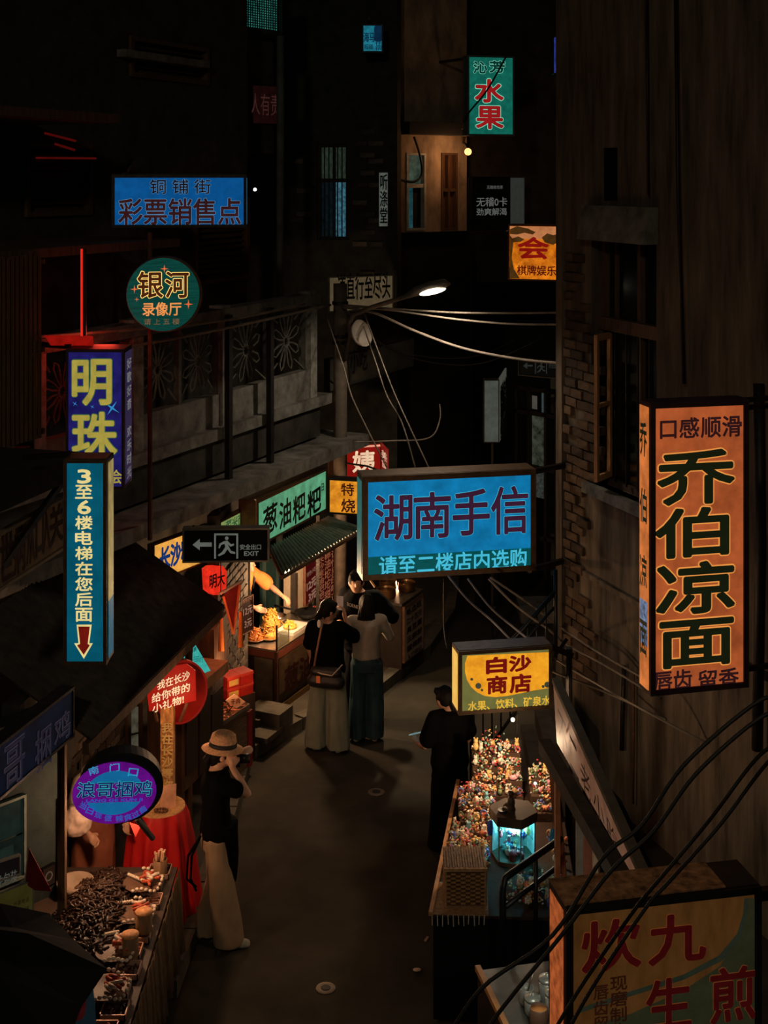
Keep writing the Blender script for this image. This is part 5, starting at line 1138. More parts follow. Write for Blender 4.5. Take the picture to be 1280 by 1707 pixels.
# ================================================================== PEOPLE
class SH:                                   # union of rounded shapes, fused by a voxel remesh
    def __init__(s): s.bm = MB()
    def ell(s, c, r, rot=None): s.bm.ell(c, r, 16, 10, rot); return s
    def cap(s, a, b, ra, rb, fl=1.0):
        a = Vector(a); b = Vector(b); d = b-a; L = d.length
        if L < 1e-5: return s.ell(a, ra)
        q = Vector((0, 0, 1)).rotation_difference(d.normalized()).to_matrix()
        prof = []
        for i in range(5): t = -PI/2+PI/2*i/4; prof.append((max(.0005, ra*math.cos(t)), ra*math.sin(t)))
        for i in range(5): t = PI/2*i/4; prof.append((max(.0005, rb*math.cos(t)), L+rb*math.sin(t)))
        n = 12; k = len(s.bm.v)
        for r, z in prof:
            for j in range(n): t = 2*PI*j/n; s.bm.v.append(tuple(a+q @ Vector((r*math.cos(t), r*math.sin(t)*fl, z))))
        for i in range(len(prof)-1):
            for j in range(n): s.bm.f.append((k+i*n+j, k+i*n+(j+1) % n, k+(i+1)*n+(j+1) % n, k+(i+1)*n+j))
        s.bm.f += [tuple(k+j for j in range(n))[::-1], tuple(k+(len(prof)-1)*n+j for j in range(n))]
        return s
    def chain(s, pts):                      # [(p, r), ...]
        for (a, ra), (b, rb) in zip(pts[:-1], pts[1:]): s.cap(a, b, ra, rb)
        return s
    def loft(s, rings, n=24):               # rings (x,y,z, rx, ry) bottom to top
        k = len(s.bm.v)
        for x, y, z, rx, ry in rings:
            for j in range(n): t = 2*PI*j/n; s.bm.v.append((x+rx*math.cos(t), y+ry*math.sin(t), z))
        for i in range(len(rings)-1):
            for j in range(n): s.bm.f.append((k+i*n+j, k+i*n+(j+1) % n, k+(i+1)*n+(j+1) % n, k+(i+1)*n+j))
        s.bm.f += [tuple(k+j for j in range(n))[::-1], tuple(k+(len(rings)-1)*n+j for j in range(n))]
        return s
    def make(s, name, mat, par, voxel=.012, smooth=3, folds=0, fscale=(6, 6, 2), scale=1.0):
        me = s.bm.mesh(name); o = bpy.data.objects.new(name, me)
        m = o.modifiers.new('r', 'REMESH'); m.mode = 'VOXEL'; m.voxel_size = voxel; m.use_smooth_shade = True
        if smooth: m2 = o.modifiers.new('s', 'SMOOTH'); m2.iterations = smooth; m2.factor = .5
        nm = baked(o)
        if folds:
            nv = len(nm.vertices); co = [0.0]*nv*3; no = [0.0]*nv*3
            nm.vertices.foreach_get('co', co); nm.vertices.foreach_get('normal', no)
            for i in range(0, nv*3, 3):
                q = Vector((co[i]*fscale[0], co[i+1]*fscale[1], co[i+2]*fscale[2])); d = folds*(noise.noise(q)+.5*noise.noise(q*2.3))
                co[i] += no[i]*d; co[i+1] += no[i+1]*d; co[i+2] += no[i+2]*d
            nm.vertices.foreach_set('co', co); nm.update()
        nm.polygons.foreach_set('use_smooth', [True]*len(nm.polygons))
        nm.name = name; nm.materials.clear(); nm.materials.append(mat)
        r = bpy.data.objects.new(name, nm); COL.objects.link(r); r.parent = par; return r
def fl(f_, l_, z): return Vector((l_, -f_, z))      # forward, to the person's left, up
def hand(S, w, d, nrm, curl=.5, k=1.0, thumb=1):
    """w wrist, d direction of the fingers, nrm direction the palm faces"""
    d = Vector(d).normalized(); nrm = Vector(nrm); nrm = (nrm-d*nrm.dot(d)).normalized(); side = d.cross(nrm).normalized()*thumb
    S.cap(w, w+d*.035*k, .024*k, .026*k)
    for i in range(4):
        o = (i-1.5)*.019*k; base = w+d*.075*k+side*o*1.05; S.cap(w+d*.02*k+side*o*.8, base, .013*k, .012*k)
        L = (.036, .042, .039, .030)[3-i if thumb > 0 else i]*k; a = curl; p = base; r = .0098*k
        for sgm in range(3):
            dir_ = (d*math.cos(a)+nrm*math.sin(a)).normalized(); q = p+dir_*L*(1, .75, .6)[sgm]; S.cap(p, q, r, r*.9); p = q; a += curl; r *= .92
    b = w+d*.025*k+side*.026*k; m_ = b+(d*.7+side*.75+nrm*.35).normalized()*.036*k; e_ = m_+(d*.9+side*.1+nrm*.5).normalized()*.030*k
    S.cap(b, m_, .013*k, .0115*k); S.cap(m_, e_, .011*k, .009*k)
skin_m = M('skin', (.50, .27, .17), .55, var=.12, scale=5, bump=.05)
hair_m = M('black_hair', (.004, .0035, .003), .6, spec=.15, var=.4, scale=30, stretch=(6, 6, 1))
def person(name, label, base, yaw, h=1.65, pose=None, hairf=None, shirt=None, pants=None, shoes=None, sleeve=.45, wide=1.0, flare=.0, hem=.80, neck=(0, 0), spine=(0, 0), armsR=1.0, voxel=.010, skin=True, shirt_open=.0, legs=None, face=True, headrot=0, shirt_r=1.0, long=None):
    k = h/1.68; r = root(name, Vector((base[0], base[1], base[2] if len(base) > 2 else 0)), label, 'person'); r.rotation_euler = (0, 0, yaw)
    P_ = dict(LS=(0, .175, 1.38), LE=(-.02, .23, 1.10), LW=(.04, .24, .86), RS=(0, -.175, 1.38), RE=(-.02, -.23, 1.10), RW=(.04, -.24, .86), head=(.02, 0, 1.565),
              LK=(.02, .10, .49), LA=(-.01, .11, .085), RK=(.02, -.10, .49), RA=(-.01, -.11, .085), LH=(0, .09, .90), RH=(0, -.09, .90))
    P_.update(pose or {})
    sf, sl_ = spine
    def V3(n_): f_, l_, z = P_[n_]; return fl(f_*k, l_*k, z*k)
    def sh(z): t = max(0, (z-.95)/.45); return (sf*t, sl_*t)
    Vp = {n_: V3(n_) for n_ in ('LS', 'LE', 'LW', 'RS', 'RE', 'RW', 'head', 'LK', 'LA', 'RK', 'RA', 'LH', 'RH')}
    B = SH(); hd_ = Vp['head']
    HR = Matrix.Rotation(headrot, 3, 'Z')
    B.ell(hd_, (.074*k, .092*k, .112*k), HR)
    fwd = HR @ Vector((0, -1, 0)); sd = HR @ Vector((1, 0, 0)); up = Vector((0, 0, 1))
    B.ell(hd_+fwd*.030*k-up*.050*k, (.055*k, .058*k, .055*k), HR)
    if face:
        B.cap(hd_+fwd*.088*k+up*.015*k, hd_+fwd*.108*k-up*.018*k, .010*k, .015*k)
        B.cap(hd_+fwd*.080*k-up*.048*k-sd*.018*k, hd_+fwd*.080*k-up*.048*k+sd*.018*k, .009*k, .009*k)
        B.ell(hd_+fwd*.072*k-up*.082*k, (.022*k, .020*k, .018*k))
        for s_ in (-1, 1):
            B.cap(hd_+fwd*.078*k+up*.028*k+sd*s_*.015*k, hd_+fwd*.068*k+up*.028*k+sd*s_*.048*k, .008*k, .007*k)
            B.ell(hd_+sd*s_*.076*k-up*.008*k, (.012*k, .020*k, .030*k), HR)
    nt_ = fl((sf+.0)*k, sl_*k, 1.42*k); B.cap(hd_-up*.06*k-fwd*.015*k, nt_, .048*k, .056*k)
    tor = [(.84, .13, .09), (.92, .165, .115), (1.02, .14, .10), (1.12, .135, .095), (1.24, .155, .105), (1.34, .165, .10), (1.40, .12, .075), (1.44, .06, .05)]
    B.loft([(sh(z)[1]*k, -sh(z)[0]*k, z*k, rx*k, ry*k) for z, rx, ry in tor])
    for s_ in 'LR':
        S_, E_, W_ = Vp[s_+'S'], Vp[s_+'E'], Vp[s_+'W']
        B.cap(fl(sf*k, sl_*k, 1.36*k), S_, .055*k, .052*k)
        B.chain([(S_, .050*k), (S_.lerp(E_, .5), .043*k), (E_, .036*k), (E_.lerp(W_, .4), .036*k), (W_, .024*k)])
        d = (W_-E_).normalized(); pn = P_.get(s_+'P', (1, 0, 0)); pn = fl(*pn)
        hand(B, W_, P_[s_+'D'] and fl(*P_[s_+'D']) if s_+'D' in P_ else d, pn, P_.get(s_+'C', .35), k, 1 if s_ == 'L' else -1)
        B.chain([(Vp[s_+'H'], .082*k), (Vp[s_+'K'], .052*k), (Vp[s_+'K'].lerp(Vp[s_+'A'], .35), .050*k), (Vp[s_+'A'], .035*k)])
        a_ = Vp[s_+'A']; B.cap(a_+Vector((0, .02*k, -.04*k)), a_+Vector((0, -.13*k, -.055*k)), .034*k, .026*k)
    B.make('body', skin_m, r, voxel)
    if shirt:
        S = SH(); q = shirt_r
        ring = [(z, rx+.018, ry+.02) for z, rx, ry in tor if z > hem] 
        ring = [(hem, .175*q, .125*q)]+[(z, rx*q, ry*q) for z, rx, ry in ring if z > hem+.03]
        ring = [(z, max(rx, .165*q) if z < 1.3 else rx, ry) for z, rx, ry in ring]; ring[-1] = (1.43, .075, .062)
        S.loft([(sh(z)[1]*k, -sh(z)[0]*k, z*k, rx*k, ry*k) for z, rx, ry in ring])
        for s_ in 'LR':
            S_, E_, W_ = Vp[s_+'S'], Vp[s_+'E'], Vp[s_+'W']
            S.cap(fl(sf*k, sl_*k, 1.36*k), S_, .07*k, .068*k)
            if sleeve <= 1: S.cap(S_, S_.lerp(E_, sleeve), .068*k, .072*k*armsR)
            else: S.cap(S_, E_, .066*k, .056*k*armsR); S.cap(E_, E_.lerp(W_, sleeve-1), .055*k*armsR, .045*k*armsR)
        S.make('shirt', shirt, r, .012, 2, .012, (7, 7, 4))
    if pants:
        S = SH()
        S.loft([(0, 0, z*k, rx*k, ry*k) for z, rx, ry in ((.80, .175, .125), (.90, .182, .13), (1.0, .158, .115), (1.03, .15, .11))])
        for s_ in 'LR':
            H_, K_, A_ = Vp[s_+'H'], Vp[s_+'K'], Vp[s_+'A']; rr_ = []
            for t in range(9):
                u = t/8; c = H_.lerp(K_, u*2) if u < .5 else K_.lerp(A_, (u-.5)*2)
                w_ = (.098-.02*u)*wide+flare*max(0, u-.25)
                zz = c.z if t < 8 else max(.045*k, .03); rr_.append((c.x, c.y, zz, w_*k, w_*1.02*k))
            S.loft(rr_[::-1])
        S.make('trousers', pants, r, .012, 2, .016, (9, 9, 1.6))
    if long:
        S = SH(); S.loft([(sh(z)[1]*k, -sh(z)[0]*k, z*k, rx*k, ry*k) for z, rx, ry in long[1]]); S.make('apron' if len(long) < 3 else long[2], long[0], r, .012, 2, .014, (8, 8, 2))
    if shoes:
        for s_ in 'LR':
            a_ = Vp[s_+'A']; S = SH(); zf = .042*k
            S.cap((a_.x, a_.y+.035*k, zf), (a_.x, a_.y-.06*k, zf), .042*k, .043*k); S.cap((a_.x, a_.y-.06*k, zf), (a_.x, a_.y-.145*k, zf-.010*k), .043*k, .034*k); S.cap((a_.x, a_.y+.01, zf), (a_.x, a_.y, .10*k), .038*k, .04*k)
            S.make('shoe', shoes, r, .010, 2)
    if hairf: hairf(r, k, hd_, HR, fwd, sd, up)
    return r
def hair_short(r, k, h, HR, f_, s_, u):
    S = SH(); S.ell(h+u*.022*k-f_*.012*k, (.086*k, .100*k, .110*k), HR); S.cap(h-f_*.05*k-u*.02*k, h-f_*.055*k-u*.07*k, .062*k, .045*k)
    for q in (-1, 1): S.ell(h+f_*.05*k+s_*q*.045*k+u*.07*k, .036*k)
    o = S.make('hair', hair_m, r, .010, 2, .006, (20, 20, 20)); return o
def hair_bun(r, k, h, HR, f_, s_, u):
    hair_short(r, k, h, HR, f_, s_, u); S = SH(); S.chain([(h-f_*.09*k-u*.0*k, .03*k), (h-f_*.13*k-u*.05*k, .035*k), (h-f_*.12*k-u*.14*k, .02*k)]); S.make('ponytail', hair_m, r, .010, 1, .004, (20, 20, 6))
def hair_long(r, k, h, HR, f_, s_, u):
    S = SH(); S.ell(h+u*.022*k-f_*.012*k, (.090*k, .104*k, .112*k), HR); S.loft([((h-f_*.07*k).x, (h-f_*.07*k).y, h.z+z*k, rx*k, ry*k) for z, rx, ry in ((-.48, .03, .02), (-.44, .085, .035), (-.30, .115, .045), (-.15, .11, .05), (-.02, .09, .06), (.05, .07, .05))])
    S.make('hair', hair_m, r, .010, 2, .010, (30, 30, 3))
tee = M('black_tee', (.0022, .0022, .0026), .95, var=.3, spec=.08); 
YA = PI/2
# --- hat man/woman photographing, foreground left
bA = G(360, 1572); 
def hat_hair(r, k, h, HR, f_, s_, u):
    hair_bun(r, k, h, HR, f_, s_, u)
    hm = M('straw_hat', (.62, .33, .17), .85, var=.3, scale=60, bump=.6); bandm = M('hat_band', (.012, .01, .01), .7)
    S = MB(); q = Matrix.Rotation(.10, 3, 'X')
    def T_(mb, piv):
        mb.v = [tuple(piv+q @ (Vector(v)-piv)) for v in mb.v]; return mb
    c = h+u*.045*k
    S.lathe(c, [(.095*k, .0), (.15*k, -.012), (.155*k, -.006), (.10*k, .018), (.096*k, .06), (.088*k, .105), (.06*k, .128), (.03*k, .118), (.002, .112)], 28, .92, 1.12); o = T_(S, h).build('hat', hm, r, True); o.matrix_parent_inverse = Matrix(); hat_ = o
    S = MB(); S.lathe(c, [(.1035*k, .012), (.102*k, .05), (.090*k, .05), (.09*k, .012)], 28, .92, 1.12); o = T_(S, h).build('hat_band', bandm, hat_, True); o.matrix_parent_inverse = Matrix()
pA = person('person', 'person in a straw hat and wide beige trousers holding up a camera', (bA.x, bA.y), YA+.12, 1.66,
    dict(RE=(.25, -.12, 1.26), RW=(.13, -.10, 1.47), RD=(0, .1, 1), RP=(.2, 1, 0), RC=.7, LE=(.27, .14, 1.50), LW=(.14, .03, 1.50), LD=(-.6, -.9, .2), LP=(1, 0, -.2), LC=.5, head=(.05, 0, 1.545), RS=(.03, -.16, 1.37), LS=(.03, .16, 1.38), RA=(.10, -.09, .085), RK=(.05, -.09, .49), LA=(-.06, .10, .085)),
    hat_hair, tee, M('beige_trousers', (.32, .21, .125), .9, var=.15), M('cream_shoe', (.50, .43, .33), .7), sleeve=.55, wide=1.05, flare=.045, hem=.84, shirt_r=1.0,
    long=(tee, ((.50, .07, .05), (.53, .13, .09), (.75, .15, .11), (.90, .16, .10), (1.0, .15, .10))))
for o in pA.children:
    if o.name.startswith('apron'): o.location = (0, -.075, 0); o['label'] = 'long black front apron panel'
kk = 1.66/1.68
S = MB(); S.obox(fl(.165*kk, -.01, 1.50*kk), (.065, 0, 0), (0, .03, 0), (0, 0, .042)); S.obox(fl(.165*kk, -.01, 1.548*kk), (.025, 0, 0), (0, .022, 0), (0, 0, .012))
cm_ = root('camera_body', (0, 0, 0), 'black camera held up to the eye by the person in the straw hat', 'camera'); cm_.location = pA.location; cm_.rotation_euler = pA.rotation_euler
o = S.build('camera_case', M('camera_black', (.01, .01, .011), .4), cm_); o.matrix_parent_inverse = Matrix()
o = MB().tube([fl(.19, -.01, 1.48), fl(.27, -.01, 1.48)], .036, 16).build('camera_lens', M('camera_black', (.01,)*3, .4), cm_, True); o.matrix_parent_inverse = Matrix()
for dx in (0, .03):
    o = MB().tube([fl(-.12, -.12, .93), fl(-.19-dx, -.13, .78), fl(-.20-dx, -.13, .60), fl(-.155, -.13, .50+dx)], .010, 6).build('apron_string', tee, pA, True); o.matrix_parent_inverse = Matrix()
# --- woman in black tee with bag, back to camera
bB = G(546, 1249)
pB = person('person', 'person from behind in black tee and wide grey green trousers at the snack counter', (bB.x, bB.y), PI-.25, 1.62,
    dict(RE=(.22, -.24, 1.20), RW=(.24, -.13, 1.42), RD=(.2, .2, 1), RP=(0, 1, 0), RC=.6, LE=(.10, .25, 1.12), LW=(.20, .25, .92), LC=.6, head=(.04, 0, 1.545), LA=(-.02, .13, .085), RA=(-.03, -.14, .085), LK=(.02, .115, .49), RK=(.02, -.125, .49)),
    hair_bun, tee, M('grey_green_trousers', (.24, .26, .20), .9, var=.15), M('white_shoe', (.6, .56, .5), .7), sleeve=.9, wide=1.12, flare=.05, hem=.86, shirt_r=1.15, armsR=1.15, headrot=-.9)
# phone of B
def held(name, label, cat, pr_, c, a, b, d, mat):
    rt = root(name, pr_.location, label, cat); rt.rotation_euler = pr_.rotation_euler
    o = MB().obox(c, a, b, d).build('case', mat, rt); o.matrix_parent_inverse = Matrix(); return rt
held('phone', 'phone raised in the hand of the person in grey green trousers', 'phone', pB, fl(.27, -.06, 1.50), (.036, 0, 0), (0, .005, .0), (0, 0, .075), E('phone_face', (120, 90, 70), 1))
bagr = root('shoulder_bag', pB.location, 'black shoulder bag with a pale strap on the person in grey green trousers', 'bag'); bagr.rotation_euler = pB.rotation_euler
S = SH(); S.cap(fl(-.17, .10, .80), fl(-.17, -.17, .80), .075, .075); S.cap(fl(-.17, .08, .90), fl(-.17, -.15, .90), .06, .06); S.make('bag_body', M('bag_black', (.012, .011, .010), .5), bagr, .012, 3)
o = MB().tube([fl(-.165, .10, .93), fl(-.155, .075, 1.1), fl(-.135, .04, 1.3), fl(-.06, .03, 1.44)], .012, 8).build('strap', M('tan_strap', (.30, .15, .08), .6), bagr, True); o.matrix_parent_inverse = Matrix()
o = MB().tube([fl(-.20, .12, .92), fl(-.235, .0, .90), fl(-.235, -.12, .89), fl(-.18, -.22, 1.0)], .007, 6).build('cord', M('pale_cord', (.5, .38, .27), .6), bagr, True); o.matrix_parent_inverse = Matrix()
o = MB().obox(fl(-.245, .03, .84), (.022, 0, 0), (0, .004, 0), (0, 0, .035)).build('tag', M('orange_tag', (.75, .22, .08), .6), bagr); o.matrix_parent_inverse = Matrix()
o = MB().ell(fl(-.15, .05, 1.40), (.022, .01, .045), 12, 8).build('clip', M('white_clip', (.9, .9, .85), .4), bagr, True); o.matrix_parent_inverse = Matrix()
# --- woman with long hair
bC = G(611, 1233)
pC = person('person', 'person seen from behind with long black hair, pale top and dark blue jeans', (bC.x, bC.y), PI+.05, 1.60,
    dict(RE=(.10, -.27, 1.15), RW=(.26, -.14, 1.22), LE=(.08, .27, 1.14), LW=(.26, .13, 1.24), head=(.03, 0, 1.54), LA=(-.02, .12, .085), RA=(-.02, -.09, .085)),
    hair_long, M('pale_top', (.34, .30, .25), .9, var=.2), M('dark_jeans', (.035, .07, .085), .9, var=.3), M('white_shoe', (.6, .56, .5), .7), sleeve=1.5, wide=1.02, flare=.03, hem=.95)
# --- man in black tee facing left behind the two women
bD = G(601, 1203)
pD = person('person', 'tall person facing the viewer in a black tee with white chest lettering', (bD.x, bD.y), -.25, 1.76,
    dict(RE=(.10, -.22, 1.12), RW=(.28, -.14, 1.10), LE=(-.02, .36, 1.13), LW=(.12, .22, 1.02), head=(.07, -.03, 1.53)),
    hair_short, tee, M('black_trousers', (.010, .010, .012), .9), M('white_shoe', (.6, .56, .5), .7), sleeve=.85, shirt_r=1.12, armsR=1.25, hem=.80, spine=(.05, 0), headrot=.3)
tp = Plane(570, 14.6, 600, 14.5)
v, f_, bx = glyph('BORNET', .0); mbx = MB()
zc = 1.25*1.76/1.68
mbx.v = [(-.10+(q[0]-bx[0])/(bx[2]-bx[0])*.15, -.200, zc+.06-((q[0]-bx[0])/(bx[2]-bx[0]))*.03+(q[1]-bx[1])*.055) for q in v]; mbx.f = list(f_)
me = mbx.mesh('lettering'); me.materials.append(M('white_print', (.95, .92, .88), .8)); o = bpy.data.objects.new('lettering', me); COL.objects.link(o); o.parent = pD
# --- vendor behind the counter
bE = cpt(.55, .85, .13)
pE = person('person', 'vendor in an orange tee and dark apron reaching over the fried snacks behind the counter', (bE.x, bE.y, .13), math.radians(58), 1.66,
    dict(LE=(.27, .28, 1.18), LW=(.52, .22, 1.10), LD=(1, -.15, -.25), LP=(0, -.1, -1), LC=.6, RE=(.15, -.25, 1.12), RW=(.36, -.12, 1.03), head=(.16, 0, 1.50), LS=(.08, .175, 1.35), RS=(.08, -.175, 1.35)),
    hair_short, M('orange_tee', (.70, .24, .06), .85, var=.15), M('dark_trousers_e', (.02, .02, .02), .9), None, sleeve=.85, spine=(.10, 0), armsR=1.2,
    long=(M('dark_apron', (.025, .04, .04), .8), ((.5, .19, .14), (.8, .18, .14), (1.1, .165, .135), (1.22, .12, .11)), 'apron'))
for s_ in (-1, 1):
    o = MB().tube([fl(-.02, s_*.05, 1.40), fl(.10, s_*.08, 1.40), fl(.20, s_*.08, 1.28), fl(.17, s_*.08, 1.16)], .014, 6).build('apron_strap', black, pE, True); o.matrix_parent_inverse = Matrix()
# --- woman in black on the right, looking at a phone
bF = Vector((.60, 12.0, 0))
pF_ = person('person', 'person in a long black dress looking at a phone beside the souvenir table', (bF.x, bF.y), PI+.45, 1.58,
    dict(LE=(.04, .25, 1.10), LW=(.24, .20, 1.02), LD=(.9, .1, .3), LP=(-.2, -.2, 1), RE=(.06, -.24, 1.08), RW=(.18, -.20, .92), head=(.08, .02, 1.50)),
    hair_bun, tee, None, M('black_shoe', (.01, .01, .01), .6), sleeve=.75, shirt_r=1.12, hem=.78, armsR=1.2, headrot=.25,
    long=(tee, ((.12, .24, .20), (.5, .20, .165), (.85, .185, .14), (1.05, .165, .125)), 'skirt'))
o_ = held('phone', 'lit phone held low by the person in the long black dress', 'phone', pF_, fl(.31, .195, 1.035), (.036, 0, .0), (0, .06, .03), (0, .0, .006), E('phone_screen', (110, 140, 140), 1))
o = MB().tube([fl(.02+.025*math.cos(t), 0, .0) for t in (0,)]+[fl(0, 0, .01)], .001, 4).build('x', black, None); bpy.data.objects.remove(o)
rg = [Vector((.03*math.cos(t*PI/6), .03*math.sin(t*PI/6), 0))+fl(.17, -.205, .95) for t in range(13)]
o = MB().tube(rg, .008, 6, cap=False).build('bracelet', M('pink_bracelet', (.6, .25, .22), .5), pF_, True); o.matrix_parent_inverse = Matrix()
# --- stall worker on the left
bG = Vector((-2.40, 10.9, .13))
pG = person('person', 'stooping stall worker in a rust red apron behind the braised meat table', (bG.x, bG.y, .13), .5, 1.52,
    dict(LE=(.22, .26, 1.02), LW=(.42, .18, .92), RE=(.22, -.26, 1.02), RW=(.42, -.16, .90), head=(.30, 0, 1.38), LS=(.18, .175, 1.28), RS=(.18, -.175, 1.28)),
    hair_short, M('cream_shirt', (.45, .36, .28), .85), M('dark_trousers_g', (.02, .02, .02), .9), M('black_shoe', (.01,)*3, .6), sleeve=.8, spine=(.18, 0),
    long=(M('rust_apron', (.36, .12, .065), .8, var=.25), ((.35, .21, .17), (.6, .20, .16), (.9, .185, .15), (1.15, .17, .15)), 'apron'))
# --- far walker behind the blue sign
bH = G(812, 1018)
pH = person('person', 'distant walker in black whose legs show below the blue sign', (bH.x, bH.y), PI, 1.68, dict(RA=(.10, -.11, .085), RK=(.08, -.1, .49)), hair_short, tee, M('black_trousers', (.010, .010, .012), .9), M('grey_shoe', (.12, .12, .12), .7), sleeve=.5)
# ================================================================== LEFT: BRAISED MEAT TABLE
TZ = .76
tx0, tx1, ty0, ty1 = -2.75, -1.62, 8.0, 10.35
s70 = root('braised_meat_table', ((tx0+tx1)/2, (ty0+ty1)/2, .13), 'long table with a hanging straw brown cloth, crowded with braised meat, at the lower left', 'table')
MB().box(tx0, tx1, ty0, ty1, TZ-.03, TZ).build('tabletop', M('stall_tabletop', (.05, .03, .02), .6), s70)
mb = MB(); N_ = 90
for i in range(N_+1):
    y = ty0+(ty1-ty0)*i/N_; w_ = .012*math.sin(i*1.7)+.01*math.sin(i*.6)
    mb.v += [(tx1+.012+w_*.3, y, TZ-.01), (tx1+.03+w_, y, .45), (tx1+.045+w_*1.4, y, .16)]
for i in range(N_): mb.f += [(3*i, 3*i+3, 3*i+4, 3*i+1), (3*i+1, 3*i+4, 3*i+5, 3*i+2)]
o = mb.build('table_skirt', M('straw_skirt', (.12, .075, .04), .9, var=.6, scale=12, stretch=(1, 12, 1)), s70, True)
mo = o.modifiers.new('t', 'SOLIDIFY'); mo.thickness = .006
for (x, y) in ((tx0+.05, ty0+.1), (tx1-.06, ty0+.1), (tx0+.05, ty1-.06), (tx1-.06, ty1-.06)): MB().box(x-.025, x+.025, y-.025, y+.025, .13, TZ-.03).build('leg', timber, s70)
meat = M('braised_meat', (.030, .012, .006), .3, var=.7, scale=25, bump=.6); meat2 = M('dark_chilli', (.08, .025, .012), .3, var=.7, scale=25, bump=.5)
rnd = random.Random(11)
def tp_(px, py, z=TZ): return G(px, py, z)
# heap of dark dried meat
c0 = Vector((-2.12, 9.50, TZ)); rt = root('braised_meat_heap', c0, 'big dark heap of glossy braised duck and dried chillies on the meat table', 'food')
mb = MB(); mb.lathe(c0, [(.30, 0), (.26, .06), (.16, .12), (.02, .16)], 20, .85, 2.3)
for i in range(900):
    a = rnd.random()*2*PI; t = rnd.random()**.5; x = c0.x+math.cos(a)*t*.27; y = c0.y+math.sin(a)*t*.78; z = TZ+.17*(1-t**1.6)+.012
    d = Vector((rnd.uniform(-1, 1), rnd.uniform(-1, 1), rnd.uniform(-.3, .5))).normalized()*rnd.uniform(.02, .05); b = Vector((rnd.uniform(-1, 1), rnd.uniform(-1, 1), .6))*.02
    p = Vector((x, y, z)); mb.tube([p-d, p+b, p+d], rnd.uniform(.006, .011), 5)
o = mb.build('heap', meat, rt, True); o['kind'] = 'stuff'
# skewer fans: plates with pale quail eggs along an arc
shell = M('quail_egg', (.72, .58, .44), .4, var=.15, bump=.1)
redt = M('red_sausage', (.5, .08, .03), .4, var=.4, scale=20)
fans = [(238, 1474, .15), (224, 1525, .15), (192, 1588, .14), (178, 1650, .15), (150, 1487, .12)]
flab = ['farthest plate ringed with pale quail eggs and red sausage skewers on the meat table', 'second plate ringed with quail eggs, left of the tall wooden cup', 'third plate ringed with quail eggs beside the middle wooden cup', 'nearest plate ringed with quail eggs at the front of the meat table', 'small arc of pale eggs at the left edge of the meat heap']
for i, (px, py, r_) in enumerate(fans):
    c = tp_(px, py, TZ+.06); c.z = TZ+.05
    rt = plate('egg_plate', c, r_, M('clay_plate', (.12, .06, .035), .5), flab[i], h=.025)
    for k in range(17 if i < 4 else 9):
        a = -1.9+k*(3.6/16); p = c+Vector((math.cos(a)*r_*.98, math.sin(a)*r_*1.0, .035+.02*math.sin(k*.9)))
        MB().ell(p, (.016, .013, .013), 8, 6, Matrix.Rotation(a+1.57, 3, 'Z')).build('quail_egg', shell, rt, True)
    if i < 4:
        for k in range(12):
            a = rnd.uniform(-.9, 1.6); q = c+Vector((math.cos(a)*r_*rnd.uniform(.1, .7), math.sin(a)*r_*rnd.uniform(.1, .7), .045+rnd.random()*.03)); d = Vector((rnd.uniform(.2, 1), rnd.uniform(-1, .4), .1)).normalized()*.04
            MB().tube([q-d, q+d], .012, 7).build('sausage_skewer' if k % 3 else 'white_tripe', redt if k % 3 else shell, rt, True)
# pale egg strings lying between plates
for i, (a, b, lab) in enumerate((((182, 1508), (222, 1502), 'row of pale eggs on a skewer before the second egg plate'), ((165, 1560), (198, 1553), 'row of pale eggs on a skewer before the third egg plate'), ((213, 1457), (244, 1470), 'curved row of pale eggs at the far edge of the meat heap'))):
    A = tp_(*a, TZ+.09); B = tp_(*b, TZ+.09); rt = root('egg_skewer', (A+B)/2, lab, 'food')
    MB().tube([A, B], .003, 5).build('stick', timber, rt)
    for k in range(10): MB().ell(A.lerp(B, (k+.5)/10), .013, 8, 6).build('quail_egg', shell, rt, True)
# wooden cups
cups = [(267, 1462, .055, .14, 'wooden cup holding pale skewers at the far end of the meat table'), (240, 1560, .06, .17, 'tall wooden cup between the second and third egg plates'), (217, 1602, .058, .18, 'tall wooden cup with an orange lid beside the third egg plate')]
wood = M('bamboo_cup', (.22, .11, .045), .6, var=.3, scale=6, stretch=(8, 8, 1)); lidm = M('cup_top', (.60, .26, .09), .6, scale=30)
for i, (px, py, r_, h_, lab) in enumerate(cups):
    c = tp_(px, py); rt = root('bamboo_cup', c, lab, 'cup')
    MB().lathe(c, [(r_, 0), (r_*1.02, .02), (r_, h_), (r_*.88, h_), (r_*.86, h_-.02)], 20).build('vessel', wood, rt, True)
    if i: MB().lathe(c+Vector((0, 0, h_)), [(r_*1.04, -.004), (r_*1.04, .008), (.002, .014)], 20).build('lid', lidm, rt, True)
    else:
        for k in range(9): q = c+Vector((rnd.uniform(-.03, .03), rnd.uniform(-.03, .03), h_-.03)); MB().tube([q, q+Vector((rnd.uniform(-.02, .02), rnd.uniform(-.02, .02), .09))], .008, 6).build('skewer', M('pale_skewer', (.75, .45, .28), .6), rt)
